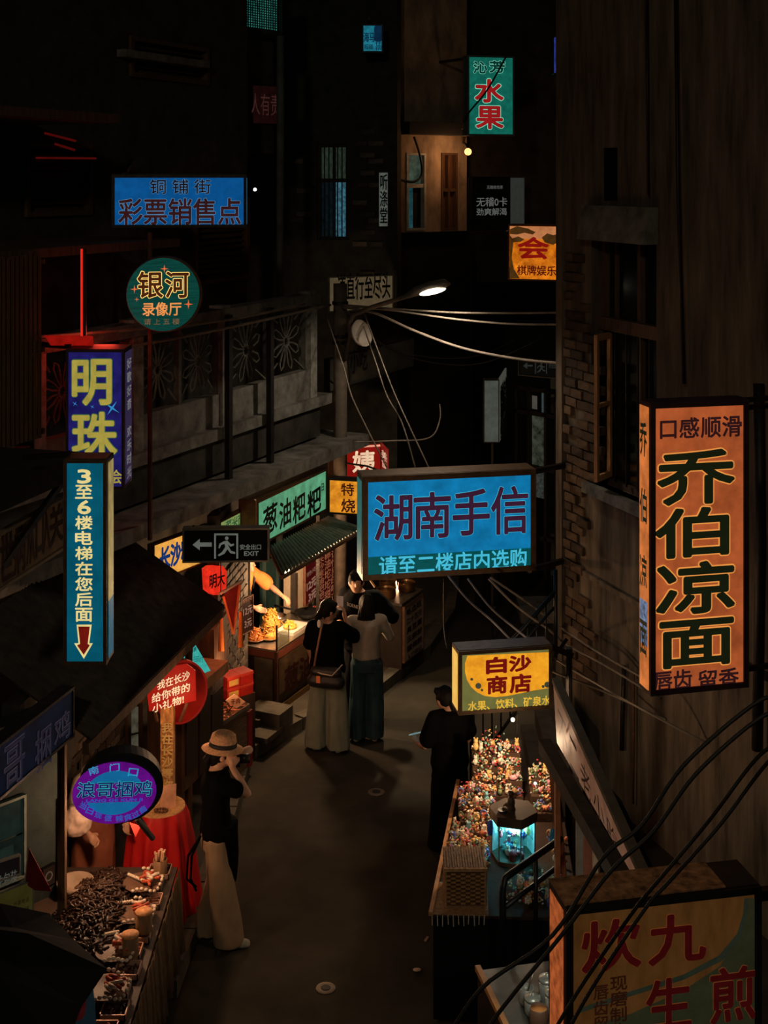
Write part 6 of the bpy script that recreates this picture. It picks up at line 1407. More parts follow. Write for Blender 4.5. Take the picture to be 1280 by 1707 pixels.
# trays along the street edge of the table
trm = M('foil_tray', (.50, .30, .22), .45, .3, bump=0)
trays = [(284, 1470), (264, 1484), (262, 1500), (256, 1516), (255, 1538), (248, 1556), (232, 1596), (230, 1615), (204, 1652), (192, 1680), (176, 1707)]
names = ['farthest', 'second', 'third', 'fourth', 'fifth', 'sixth', 'seventh', 'eighth', 'ninth', 'tenth', 'nearest']
for i, (px, py) in enumerate(trays):
    c = tp_(px, py, TZ); c.x = -1.74+(-.03 if i % 2 else 0); rt = root('foil_tray', c, names[i]+' small tray of red snacks along the street edge of the meat table', 'tray', 'small trays along the meat table')
    if i < 10 and i: c.y = 10.25-i*.215
    elif i: c.y = 8.08
    else: c.y = 10.24
    rt.location = c; w_, d_ = .085, .085
    fm_ = MB()
    fm_.box(c.x-w_, c.x+w_, c.y-d_, c.y+d_, TZ, TZ+.008)
    for (x0, x1, y0, y1) in ((-w_, -w_+.008, -d_, d_), (w_-.008, w_, -d_, d_), (-w_, w_, -d_, -d_+.008), (-w_, w_, d_-.008, d_)): fm_.box(c.x+x0, c.x+x1, c.y+y0, c.y+y1, TZ, TZ+.045)
    fm_.build('dish', trm, rt)
    mb = MB()
    for k in range(16): p = c+Vector((rnd.uniform(-.06, .06), rnd.uniform(-.06, .06), .022+rnd.random()*.012)); d = Vector((rnd.uniform(-1, 1), rnd.uniform(-1, 1), 0)).normalized()*.025; mb.tube([p-d, p+d], .010, 6)
    o = mb.build('red_snacks', redt if i % 2 else meat2, rt, True); o['kind'] = 'stuff'
rt = root('scissors', tp_(162, 1522, TZ+.1), 'pair of scissors with pale ring handles lying on the meat heap', 'scissors')
for k, (px, py) in enumerate(((157, 1518), (166, 1522))):
    c = tp_(px, py, TZ+.13); MB().tube([c+Vector((.028*math.cos(t*PI/8), .045*math.sin(t*PI/8), 0)) for t in range(17)], .006, 6, cap=False).build('handle', M('pale_plastic', (.7, .5, .35), .5), rt, True)
MB().bar(tp_(160, 1512, TZ+.125), tp_(150, 1490, TZ+.125), .015, .004).build('blade', steel, rt)
rt = root('plastic_tub', tp_(118, 1500), 'clear pale tub at the left corner of the meat table', 'tub')
c = tp_(125, 1490); MB().lathe(c, [(.10, 0), (.13, .10), (.14, .10), (.12, .02), (.01, .012)], 24).build('vessel', M('cloudy_plastic', (.35, .25, .18), .3), rt, True)
# dark scale at left
rt = root('weighing_scale', Vector((-2.62, 9.0, TZ)), 'dark weighing scale standing up at the left end of the meat table', 'scale')
MB().box(-2.70, -2.45, 8.9, 9.12, TZ, TZ+.06).build('base', black, rt); MB().obox((-2.56, 9.12, TZ+.17), (.10, 0, 0), (0, .02, .0), (0, -.02, .13)).build('display_panel', M('grey_display', (.10, .09, .08), .5), rt)
# bulb over the table, hidden behind the oval sign
s71 = root('stall_bulb', (-2.35, 9.7, 2.0), 'bare warm bulb over the braised meat table behind the oval sign', 'lamp')
c = Vector((-2.03, 9.75, 1.58)); MB().ell(c, .03, 10, 8).build('bulb', E('hot_bulb', (255, 220, 170), 8), s71, True); MB().tube([c, c+Vector((-.2, 0, .72))], .005, 5).build('cord', cabm, s71)
light('POINT', c+Vector((0, 0, -.04)), (1, .55, .30), 27, .05, name='meat_stall_light')
# red cloth barrel table
cb = Vector((-1.86, 10.95, 0)); bz = .96
s72 = root('red_cloth_table', cb+Vector((0, 0, .13)), 'round table wrapped in a red velvet cloth reaching the pavement', 'table')
MB().lathe(cb+Vector((0, 0, bz-.03)), [(.20, 0), (.21, .01), (.21, .028), (.19, .03)], 28).build('tabletop', M('straw_top', (.55, .30, .12), .8, scale=40), s72, True)
mb = MB(); n = 120; prof = [(0, .215, 0), (.06, .235, .25), (.25, .26, .8), (.55, .29, 1), (.83, .33, 1.2)]
for dz, r_, fo in prof:
    for j in range(n):
        a = 2*PI*j/n; rr_ = r_+fo*(.022*math.sin(a*13)+.012*math.sin(a*7+1)); mb.v.append((cb.x+math.cos(a)*rr_, cb.y+math.sin(a)*rr_, bz-.005-dz*(1 if not (.6 < a < 1.8) else .9)))
for i in range(len(prof)-1):
    for j in range(n): mb.f.append((i*n+j, i*n+(j+1) % n, (i+1)*n+(j+1) % n, (i+1)*n+j))
mb.build('table_cloth', M('red_velvet', (.62, .010, .010), .6, var=.2, bump=.1), s72, True)
MB().tube([cb+Vector((0, 0, .13)), cb+Vector((0, 0, bz-.04))], .12, 12).build('barrel', timber, s72)
rt = root('card_stand', cb+Vector((.02, 0, bz)), 'cream folded card standing on the red cloth table', 'card'); MB().obox(cb+Vector((.075, -.02, bz+.085)), (.06, .02, 0), (0, .006, .0), (0, .02, .085)).build('card', M('cream_card2', (.70, .36, .22), .8), rt)
rt = root('bead_bracelet', cb+Vector((.03, -.1, bz)), 'coiled dark bead bracelet on the red cloth table', 'bracelet'); 
for k in range(14): MB().ell(cb+Vector((.03+.05*math.cos(k*PI/7), -.11+.03*math.sin(k*PI/7), bz+.012)), .011, 8, 6).build('bead', M('dark_bead', (.12, .04, .02), .3), rt, True)
# red draped cloth end falling to the left-lower
# totem post
ct = P(279, 1320, 11.45)
s73 = root('carved_totem', Vector((ct.x, 11.45, .13)), 'lit golden timber post with carved characters below the torn red notice', 'post')
hz = H-(1195-YH)*11.45/F
MB().box(ct.x-.055, ct.x+.055, 11.42, 11.53, .13, hz+.15).build('shaft', M('gold_wood', (.62, .30, .10), .7, var=.65, scale=7, stretch=(3, 3, 1), bump=.8), s73)
pt2 = Plane(267, 11.41, 291, 11.41)
for i, c in enumerate('我在长沙等你'):
    text_on(pt2, c, (270, 1204+i*19, 288, 1220+i*19), M('gold_paint', (.85, .55, .2), .5), bold=.03, parent=s73, off=.006, thick=.008, name='carved_letter')
light('POINT', (ct.x+.25, 11.0, 1.75), (1, .52, .26), 7, .05, name='totem_light')
# oval sign stands: small red pennant
o = MB().prism([P(216, 1372, 9.9), P(234, 1378, 9.9), P(226, 1396, 9.9)], (0, .01, 0)).build('red_tag', M('red_tag', (.6, .05, .04), .6)); tag(o, 'small red triangular tag under the oval sign', 'tag')
# bag and tray left behind
rt = root('white_bag', P(132, 1370, 10.4), 'pale plastic bag hanging left of the stall worker', 'bag'); S = SH(); c = P(128, 1368, 10.35); S.ell(c, (.12, .07, .13)); S.cap(c, c+Vector((.02, 0, .18)), .07, .01); o = S.make('bag_body', M('pale_bag', (.62, .45, .36), .5), None, .012, 2, .02, (12, 12, 12)); o.parent = rt; o.matrix_parent_inverse = pinv(rt)
MB().tube([c+Vector((.02, 0, .18)), Vector((c.x+.02, c.y+.3, 2.2))], .004, 5).build('string', cabm, rt)
# ---- left-most shop front
PW = Plane(-60, 9.4, 108, 10.0)
wv = sroot('wall_left_shop')
def W(x0, y0, x1, y1): return R(PW, x0, y0, x1, y1)
MB().pbox(PW, -.6, PW.w-.02, 0.13, 2.15, -.2, -.02).build('shop_wall', M('green_black_wall', (.02, .028, .026), .8), wv)
MB().ppx(PW, 98, 1330, 106, 1620, -.02, .03).build('corner_post', M('teal_post', (.03, .05, .045), .6), wv)
wg = sroot('window_%d' % wn); wn += 1
frame_mb(PW, *W(-40, 1338, 42, 1478), .02, -.01, .02).build('window_frame', M('green_frame', (.10, .13, .11), .6), wg)
MB().pbox(PW, *W(-38, 1342, 40, 1402), -.01, .0).build('pane', E('dim_green_glass', (16, 28, 24), 1, var=.4), wg); MB().pbox(PW, *W(-38, 1406, 40, 1474), -.01, .0).build('pane', E('dim_green_glass2', (14, 24, 21), 1, var=.4), wg)
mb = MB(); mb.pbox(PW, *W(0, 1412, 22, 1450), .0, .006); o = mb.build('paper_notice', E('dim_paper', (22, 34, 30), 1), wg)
s75, p75, _a, _b = signbox('packaging_board', 'small dark red board with grey characters at the left edge', 'sign', (-40, 1448, 34, 1482), 9.2, 9.4, .03, E('dark_maroon_board', (14, 9, 9), 1), M('grey_board_frame', (.2, .2, .18), .6), .01)
text_on(p75, '免包装', (-6, 1454, 28, 1475), E('dim_white', (66, 66, 60), 1), bold=.02, parent=s75, off=.004)
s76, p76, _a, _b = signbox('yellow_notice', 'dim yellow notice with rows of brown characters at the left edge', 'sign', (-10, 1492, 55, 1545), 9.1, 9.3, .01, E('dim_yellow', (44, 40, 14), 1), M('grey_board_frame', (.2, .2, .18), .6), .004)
for i in range(3): text_on(p76, ('外卖电话', '真空包装', '全国包邮')[i], (22, 1499+i*15, 48, 1507+i*15), E('dim_brown', (18, 12, 6), 1), bold=.01, parent=s76, off=.004)
s77 = root('red_flag', P(45, 1495, 9.6), 'small dark red flag on a pale stick at the left shop', 'flag')
MB().tube([P(38, 1500, 9.3), P(48, 1412, 9.25)], .005, 6).build('stick', M('pale_stick', (.4, .36, .3), .6), s77); MB().prism([P(48, 1414, 9.25), P(62, 1440, 9.22), P(86, 1486, 9.2), P(58, 1484, 9.25), P(42, 1474, 9.28)], (0, .006, 0)).build('cloth', M('flag_red', (.16, .01, .01), .8), s77)
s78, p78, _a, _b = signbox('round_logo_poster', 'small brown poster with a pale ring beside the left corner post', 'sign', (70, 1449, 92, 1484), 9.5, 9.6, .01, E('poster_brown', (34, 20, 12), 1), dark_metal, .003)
rgp = [p78.pt(p78.w/2+math.cos(t*PI/8)*.03, (_a+_b)/2+math.sin(t*PI/8)*.03, .004) for t in range(17)]; MB().tube(rgp, .004, 5, cap=False).build('ring_mark', E('ring_pale', (80, 66, 50), 1), s78)
s79, p79, _a, _b = signbox('small_label_board', 'tiny white and red label low on the left shop corner', 'sign', (58, 1548, 87, 1572), 9.3, 9.4, .01, E('label_grey', (50, 50, 48), 1), dark_metal, .003)
MB().ppx(p79, 62, 1556, 84, 1568, .001, .003).build('red_field', E('label_red', (60, 12, 10), 1), s79)
# near black parasol at bottom left
cpx = P(10, 1600, 6.2); s80 = root('black_parasol', Vector((cpx.x, cpx.y, 0)), 'near black parasol top cutting into the lower left corner', 'parasol')
mb = MB(); c = Vector((-2.28, 6.6, 2.45)); ns = 8
rim = [c+Vector((math.cos(a)*.88, math.sin(a)*.88, -.40)) for a in [2*PI*i/ns+.3 for i in range(ns)]]
for i in range(ns):
    a, b = rim[i], rim[(i+1) % ns]; m1 = c.lerp((a+b)/2, .55)+Vector((0, 0, .02)); k0 = len(mb.v); mb.v += [tuple(c), tuple(c.lerp(a, .55)+Vector((0, 0, .07))), tuple(m1), tuple(c.lerp(b, .55)+Vector((0, 0, .07))), tuple(a), tuple((a+b)/2*.97+c*.03), tuple(b)]
    mb.f += [(k0, k0+1, k0+2), (k0, k0+2, k0+3), (k0+1, k0+4, k0+5, k0+2), (k0+2, k0+5, k0+6, k0+3)]
o = mb.build('canopy', M('parasol_black', (.006, .006, .006), .9), s80); mo = o.modifiers.new('t', 'SOLIDIFY'); mo.thickness = .008
MB().tube([(c.x, c.y, 0), tuple(c)], .02, 8).build('pole', dark_metal, s80)

# ================================================================== RIGHT: SOUVENIR TABLE
SZ = .80
D0 = Vector((.34, 9.62, 0)); D1 = Vector((1.42, 9.55, 0)); D2 = Vector((1.55, 11.75, 0)); D3 = Vector((.66, 11.75, 0))
s81 = root('souvenir_table', (D0+D2)/2, 'long black draped table crowded with little souvenirs at the lower right', 'table')
MB().prism([Vector((p.x, p.y, SZ-.02)) for p in (D0, D1, D2, D3)], (0, 0, .02)).build('tabletop', M('table_wood_r', (.035, .02, .012), .8), s81)
MB().prism([Vector((p.x, p.y, .02)) for p in (D0+Vector((.02, .02, 0)), D1+Vector((-.02, .02, 0)), D2-Vector((.02, .02, 0)), D3-Vector((-.02, .02, 0)))], (0, 0, SZ-.045)).build('black_drape', M('black_cloth', (.004, .004, .005), .95), s81)
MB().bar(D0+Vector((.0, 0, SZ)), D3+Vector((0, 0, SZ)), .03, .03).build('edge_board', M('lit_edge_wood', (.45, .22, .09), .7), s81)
# woven table mat with fringe and basket
s82 = root('fringed_mat', G(770, 1520, SZ), 'brown mat with a white fringe hanging over the front of the souvenir table', 'mat')
MB().hexa([(D0.x-.01, D0.y-.015, SZ+.001), (D0.x+.42, D0.y-.03, SZ+.001), (D0.x+.44, D0.y+.40, SZ+.001), (D0.x+.06, D0.y+.42, SZ+.001), (D0.x-.01, D0.y-.015, SZ+.010), (D0.x+.42, D0.y-.03, SZ+.010), (D0.x+.44, D0.y+.40, SZ+.010), (D0.x+.06, D0.y+.42, SZ+.010)]).build('mat', M('woven_mat', (.28, .16, .08), .9, var=.4, scale=50), s82)
for i in range(11): x = D0.x+.01+i*.038; MB().bar((x, D0.y-.028, SZ+.005), (x+random.uniform(-.004, .004), D0.y-.035, SZ-.055-random.random()*.02), .006).build('fringe_strand', M('pale_fringe', (.45, .38, .30), .8), s82)
bc0 = Vector((.60, 9.86, SZ+.01)); bw, bd, bh = .145, .15, .27
s83 = root('wicker_basket', bc0, 'rectangular brown wicker basket with a lid on the fringed mat', 'basket')
wick = M('wicker', (.34, .17, .065), .7, var=.4, scale=30); wickd = M('wicker_dark', (.10, .045, .02), .8)
MB().box(bc0.x-bw+.008, bc0.x+bw-.008, bc0.y-bd+.008, bc0.y+bd-.008, bc0.z, bc0.z+bh-.02).build('inner_box', wickd, s83)
mb = MB(); cols = 8; rows = 15
for face in range(4):
    for i in range(cols):
        for j in range(rows):
            t = (i+.5)/cols; z = bc0.z+.012+(bh-.04)*(j+.5)/rows; pr_ = (i+j) % 2
            off = .004; w2 = bw*2/cols*.5
            if not pr_: continue
            if face in (0, 1): x = bc0.x-bw+2*bw*t; y = bc0.y-(bd+off) if face == 0 else bc0.y+bd+off; mb.obox((x, y, z), (w2*.95, 0, 0), (0, .004, 0), (0, 0, .0065))
            else: y = bc0.y-bd+2*bd*t; x = bc0.x-(bw+off) if face == 2 else bc0.x+bw+off; mb.obox((x, y, z), (.004, 0, 0), (0, w2*.95, 0), (0, 0, .0065))
o = mb.build('weave', wick, s83); o['kind'] = 'stuff'
lz = bc0.z+bh
mb = MB()
for i in range(16): x = bc0.x-bw-.01+(2*bw+.02)*(i+.5)/16; mb.box(x-.008, x+.008, bc0.y-bd-.01, bc0.y+bd+.01, lz-.006+(.004 if i % 2 else 0), lz+.008+(.004 if i % 2 else 0))
mb.build('lid', M('wicker_lid', (.20, .11, .05), .75, var=.5, scale=30), s83)
frm = MB().box(bc0.x-bw-.015, bc0.x+bw+.015, bc0.y-bd-.018, bc0.y-bd-.002, lz-.012, lz+.012).build('lid_rim', wick, s83)
for (dx, dy) in ((-1, -1), (1, -1), (-1, 1), (1, 1)): MB().tube([(bc0.x+dx*bw, bc0.y+dy*bd, bc0.z), (bc0.x+dx*bw, bc0.y+dy*bd, lz)], .009, 6).build('corner_cane', wick, s83)
# hexagonal lit display case
hc = Vector((1.02, 10.42, SZ)); hr = .172; hh_ = .31
s84 = root('hexagonal_showcase', hc, 'six sided glass showcase glowing turquoise under a flat wooden lid', 'showcase')
hx = lambda r_, z, o=PI/6+.25: [hc+Vector((math.cos(o+k*PI/3)*r_, math.sin(o+k*PI/3)*r_, z)) for k in range(6)]
MB().prism(hx(hr*1.12, hh_), (0, 0, .075)).build('lid', M('case_lid', (.07, .045, .028), .8, var=.2), s84)
MB().prism(hx(hr*1.05, 0), (0, 0, .03)).build('base', M('case_base', (.08, .05, .03), .6), s84)
for p in hx(hr, 0): MB().bar(p+Vector((0, 0, .03)), p+Vector((0, 0, hh_)), .010).build('corner_post', steel, s84)
gm = M('case_glass', (.8, .95, .95), .02, bump=0, trans=1.0, var=.01); gm.node_tree.nodes['Principled BSDF'].inputs['IOR'].default_value = 1.05
hp = hx(hr*.985, .03)
whiteb = M('reflector_pale', (.7, .8, .8), .5, bump=0)  # pale boards added on the rear sides to reflect the cyan light
for k in range(6): a, b = hp[k], hp[(k+1) % 6]; bk = (a.y+b.y)/2 > hc.y+.02; u_ = (b-a).normalized(); n_ = u_.cross(Vector((0, 0, 1)))*.0015; MB().hexa([a-n_, b-n_, b+n_, a+n_]+[q+Vector((0, 0, hh_-.03)) for q in (a-n_, b-n_, b+n_, a+n_)]).build('added_reflector' if bk else 'glass_pane', whiteb if bk else gm, s84)
MB().prism(hx(hr*.9, hh_-.018), (0, 0, .012)).build('light_panel', E('cyan_tube', (90, 240, 255), 3.0, var=.05), s84)
MB().prism(hx(hr*.9, .16), (0, 0, .006)).build('shelf', gm, s84)
light('POINT', hc+Vector((0, -.02, hh_-.06)), (.25, .85, 1), 7, .04, name='showcase_light')
# trinkets: small keepsakes; a few shapes, many colours
cols_ = [(.75, .25, .12), (.8, .55, .2), (.7, .62, .5), (.2, .45, .5), (.5, .1, .12), (.85, .75, .6), (.25, .3, .15), (.7, .35, .4), (.15, .2, .5), (.35, .2, .1)]
tm = [M('trinket_paint_%s' % n_, c_, .35, var=.2, bump=0) for n_, c_ in zip(('orange', 'gold', 'cream', 'teal', 'crimson', 'ivory', 'olive', 'pink', 'blue', 'brown'), cols_)]
tmes = []
def tr_mesh(kind, mi):
    mb = MB(); mb.smooth = True
    if kind == 0: mb.ell((0, 0, .03), (.020, .018, .026), 10, 6); mb.ell((0, 0, .062), .015, 8, 6); mb.ell((-.010, 0, .077), .006, 6, 4); mb.ell((.010, 0, .077), .006, 6, 4)          # little bear
    elif kind == 1: mb.lathe((0, 0, 0), [(.016, 0), (.020, .02), (.012, .045), (.016, .055), (.013, .055), (.009, .045)], 10)                                                # vase
    elif kind == 2:
        for k in range(5): a = 2*PI*k/5; mb.ell((math.cos(a)*.016, 0, .03+math.sin(a)*.016), (.012, .006, .012), 7, 4)
        mb.ell((0, -.004, .03), .009, 7, 4); mb.tube([(0, 0, 0), (0, 0, .02)], .003, 5)                                                                                         # flower
    elif kind == 3: mb.lathe((0, 0, 0), [(.018, 0), (.018, .03), (.024, .035), (.002, .06)], 8)                                                                               # pagoda
    elif kind == 4: mb.ell((0, 0, .02), (.026, .014, .016), 10, 6); mb.ell((.024, 0, .035), .012, 8, 5); mb.tube([(-.02, 0, .02), (-.035, 0, .04)], .004, 5)                  # cat
    else: mb.tube([(.018*math.cos(t*PI/6), 0, .022+.018*math.sin(t*PI/6)) for t in range(13)], .006, 6, cap=False)                                                         # ring
    me = mb.mesh('keepsake'); me.materials.append(tm[mi]); return me
lib = {}
knd = ['figurine', 'tiny_vase', 'flower_charm', 'pagoda_charm', 'cat_charm', 'ring_charm']
klab = ['tiny two eared figurine', 'tiny vase', 'tiny flower charm', 'tiny pointed pagoda charm', 'tiny cat charm', 'tiny ring charm']
cname = ['orange', 'gold', 'cream', 'teal', 'crimson', 'ivory', 'olive', 'pink', 'blue', 'brown']
TAKEN = []
def keep(p, sc, rnd, region, pal=None):
    p = Vector(p)
    if any((p.xy-q.xy).length < .030 and abs(p.z-q.z) < .07 for q in TAKEN): return None
    TAKEN.append(p)
    k = rnd.randrange(6); mi = rnd.choice(pal) if pal else rnd.choice((0, 1, 1, 2, 2, 3, 4, 5, 5, 5, 6, 7, 8, 9))
    if (k, mi) not in lib: lib[(k, mi)] = tr_mesh(k, mi)
    o = bpy.data.objects.new(knd[k], lib[(k, mi)]); COL.objects.link(o); o.location = p; o.scale = (sc,)*3; o.rotation_euler = (0, 0, rnd.uniform(-1, 1))
    o['label'] = '%s %s among the keepsakes %s' % (cname[mi], klab[k], region); o['category'] = 'trinket'; o['group'] = '%s %ss %s' % (cname[mi], klab[k], region); return o
rnd = random.Random(21)
# stepped display risers on the table: boards the keepsakes stand on
riserm = M('riser_wood', (.07, .04, .025), .8)
def riser(x, y, w_, d_, z, n_, lab):
    rt = root('display_riser', (x, y, SZ), lab, 'stand')
    for k in range(n_):
        z1r = z*(k+1)/n_; y0r = y-d_/2+d_*k/n_; MB().box(x-w_/2, x+w_/2, y0r, y+d_/2, SZ+(z*(k)/n_ if k else 0), SZ+z1r).build('step', riserm, rt)
    return rt
R1s = ((.98, 11.45, .42, .36, .34, 4, 'tall stepped riser at the back of the souvenir table'), (.78, 11.1, .30, .40, .14, 3, 'low stepped riser at the left of the souvenir table'), (1.36, 11.25, .22, .5, .20, 3, 'stepped riser at the right of the souvenir table behind the showcase'))
reg = ['on the tall back riser', 'on the low left riser', 'on the right riser behind the showcase']
for ri, (x, y, w_, d_, z, n_, lab) in enumerate(R1s):
    riser(x, y, w_, d_, z, n_, lab)
    for k in range(n_):
        yr = y-d_/2+d_*(k+.5)/n_; m_ = int(w_/.047)
        for rowy in (-.02, .02):
            for i in range(m_):
                if rnd.random() < .93: keep((x-w_/2+.03+(w_-.05)*i/(m_-1)+rnd.uniform(-.02, .02), yr+rowy+rnd.uniform(-.02, .02), SZ+z*(k+1)/n_), rnd.uniform(.7, 1.5), rnd, reg[ri])
# a flowering keepsake tree rising at the back (highest cluster)
# table surface: left strip and middle
def onD(u, v): a = D0.lerp(D3, v); b = D1.lerp(D2, v); return a.lerp(b, u)
cnt = 0
for i in range(110):
    u, v = rnd.uniform(.03, .36), rnd.uniform(.28, .62); p = onD(u, v)
    keep((p.x, p.y, SZ), rnd.uniform(.8, 1.3), rnd, 'on the street side of the souvenir table'); cnt += 1
for i in range(44):
    a = rnd.uniform(0, 2*PI); p = hc+Vector((math.cos(a)*.11*rnd.random(), math.sin(a)*.11*rnd.random(), .03 if i % 2 else .166)); keep(p, rnd.uniform(.8, 1.5), rnd, 'inside the lit showcase', [3, 8, 7, 4, 5, 1])
for i in range(60):
    p = onD(rnd.uniform(.60, .97), rnd.uniform(.06, .22)); keep((p.x, p.y, SZ), rnd.uniform(.9, 1.4), rnd, 'in front of the showcase')
for i in range(16):
    p = onD(rnd.uniform(.84, .97), rnd.uniform(.3, .55)); keep((p.x, p.y, SZ), rnd.uniform(.9, 1.4), rnd, 'right of the showcase')
hm = [M('charm_%s' % n_, c_, .35, var=.3, bump=0) for n_, c_ in (('amber', (.8, .4, .12)), ('pearl', (.8, .7, .58)), ('ruby', (.45, .05, .05)), ('jade', (.2, .4, .3)))]
charm = root('charm_garland', (1.0, 11.3, SZ), 'bushy garland of tiny charms and beads woven through the keepsakes on the risers', 'garland')
for q, m_ in enumerate(hm):
    mb = MB()
    for i in range(230):
        ri = rnd.choice((0, 0, 1, 2)); x, y, w_, d_, z, n_ = R1s[ri][:6]; u = rnd.random(); v = rnd.random()
        base = SZ+z*(int(v*n_)+1)/n_ if v < .999 else SZ+z; pk = max(0, 1-abs(u-.45)*2.4)*(.20 if ri == 0 else .07)
        p = Vector((x-w_/2+w_*u, y-d_/2+d_*v, base+rnd.random()*(.05+pk))); rot = Matrix.Rotation(rnd.random()*3, 3, (rnd.random(), rnd.random(), rnd.random()+.01))
        mb.ell(p, (rnd.uniform(.006, .014), rnd.uniform(.003, .007), rnd.uniform(.006, .016)), 6, 4, rot)
    for i in range(120):
        p = onD(rnd.uniform(.03, .36), rnd.uniform(.25, .62)) if i % 3 else onD(rnd.uniform(.50, .97), rnd.uniform(.06, .24)); rot = Matrix.Rotation(rnd.random()*3, 3, (rnd.random(), rnd.random(), rnd.random()+.01))
        mb.ell(Vector((p.x, p.y, SZ+rnd.random()*.09)), (rnd.uniform(.006, .014), rnd.uniform(.003, .007), rnd.uniform(.006, .016)), 6, 4, rot)
    o = mb.build('charms', m_, charm, True); o['kind'] = 'stuff'
# small figurine on the lid
c = hc+Vector((-.02, .0, hh_+.075)); rt = root('lid_figure', c, 'dark carved bird figure standing on the showcase lid', 'figurine')
S = SH(); S.ell(c+Vector((0, 0, .05)), (.035, .03, .05)); S.ell(c+Vector((.0, 0, .12)), .026); S.cap(c+Vector((.02, 0, .12)), c+Vector((.045, -.01, .115)), .008, .003); S.cap(c+Vector((-.02, 0, .05)), c+Vector((-.06, 0, .02)), .015, .006); S.cap(c, c+Vector((0, 0, .03)), .04, .03)
o = S.make('carving', M('dark_carving', (.06, .035, .02), .5), None, .006, 2); o.parent = rt; o.matrix_parent_inverse = pinv(rt)
c = hc+Vector((-.09, -.05, hh_+.075)); rt = root('ink_dish', c, 'small black dish on the left of the showcase lid', 'dish'); MB().lathe(c, [(.03, 0), (.038, .018), (.034, .018), (.002, .006)], 16).build('dish', black, rt, True)
# paper lantern-ish pendant blue
for (px, py, Y, m_, lab) in ((817, 1380, 10.25, M('blue_pouch', (.05, .15, .8), .5), 'bright blue pouch hanging left of the lit showcase'), (921, 1395, 9.75, M('blue_bottle', (.05, .35, .7), .2), 'blue bottle shape hanging right of the lit showcase')):
    c = P(px, py, Y); rt = root('blue_pendant', c, lab, 'pendant'); MB().lathe(c, [(.003, -.06), (.02, -.05), (.024, 0), (.02, .05), (.006, .06)], 12).build('pouch', m_, rt, True); MB().tube([c+Vector((0, 0, .06)), c+Vector((0, .03, .25))], .002, 5).build('string', cabm, rt)
# warm string of bulbs over the keepsakes
s85 = root('clip_lamp', Vector((1.10, 11.6, SZ+.34)), 'small warm clip lamp behind the tallest keepsakes', 'lamp')
MB().tube([(1.18, 11.70, SZ), (1.18, 11.70, SZ+.62), (1.12, 11.5, SZ+.66)], .006, 6).build('stem', dark_metal, s85); MB().ell((1.12, 11.48, SZ+.655), .018, 10, 7).build('bulb', E('hot_bulb2', (255, 225, 180), 6), s85, True)
light('POINT', (1.06, 11.05, SZ+.62), (1, .66, .40), 22, .04, name='keepsake_light')
light('POINT', (.75, 10.55, SZ+.42), (1, .58, .32), 2, .04, name='keepsake_side_light')
# white spark lamp
o = tag(MB().ell(P(892, 1306, 11.3), .014, 8, 6).build('white_bulb', E('cold_bulb', (220, 240, 235), 3)), 'tiny white bulb right of the keepsake tree over the souvenir table', 'lamp')
# black tube railing before the table
rlm = M('railing_black', (.010, .012, .014), .4, .5, bump=0)
s86 = root('table_railing', P(838, 1530, 9.3), 'black tube handrail standing in front of the showcase', 'railing')
MB().tube([P(838, 1700, 9.2), P(838, 1480, 9.2), P(842, 1464, 9.22), P(852, 1456, 9.25), P(915, 1412, 9.5), P(935, 1398, 9.6)], .024, 10).build('handrail', rlm, s86, True)
MB().tube([P(842, 1512, 9.2), P(925, 1448, 9.55)], .018, 10).build('lower_rail', rlm, s86, True)
for x, y in ((893, 1428),): MB().tube([P(x, y, 9.4), P(x, y+150, 9.4)], .016, 8).build('post', rlm, s86, True)
# ---- stairs and railing behind
s87 = root('stone_stairs', (2.0, 13.6, 0), 'dim stone stairs climbing right beside the brick corner', 'stairs')
stm = M('stair_stone', (.10, .085, .07), .9, var=.4, scale=4, bump=.5)
for k in range(5): MB().box(1.12+k*.15, 1.92, 12.75, 13.75, .16*k, .16*(k+1)).build('step', stm, s87)
s88 = root('stair_railing', G(785, 1290), 'black iron railing with uprights along the stairs', 'railing')
ra, rb = P(785, 1292, 12.9), P(940, 1075, 12.7); rc2, rd2 = P(790, 1150, 12.9), P(925, 985, 12.9)
MB().tube([P(786, 1290, 12.7), P(850, 1198, 12.7), P(945, 1065, 12.7)], .018, 8).build('lower_rail', rlm, s88, True)
MB().tube([P(800, 1120, 12.7), P(870, 1050, 12.7), P(926, 986, 12.7)], .022, 8).build('handrail', rlm, s88, True)
MB().tube([P(812, 1128, 12.7), P(880, 1062, 12.7), P(926, 1010, 12.7)], .014, 8).build('middle_rail', rlm, s88, True)
for k in range(9):
    x = 790+k*15; yb_ = 1290-(x-786)*1.42; yt_ = 1125-(x-800)*1.08; MB().tube([P(x, yb_, 12.7), P(x, max(yt_, 985), 12.7)], .008, 6).build('baluster', rlm, s88, True)
MB().tube([P(786, 1300, 12.7), P(786, 1130, 12.7)], .02, 8).build('post', rlm, s88, True)
MB().tube([P(926, 1100, 12.7), P(926, 950, 12.7)], .02, 8).build('post', rlm, s88, True)
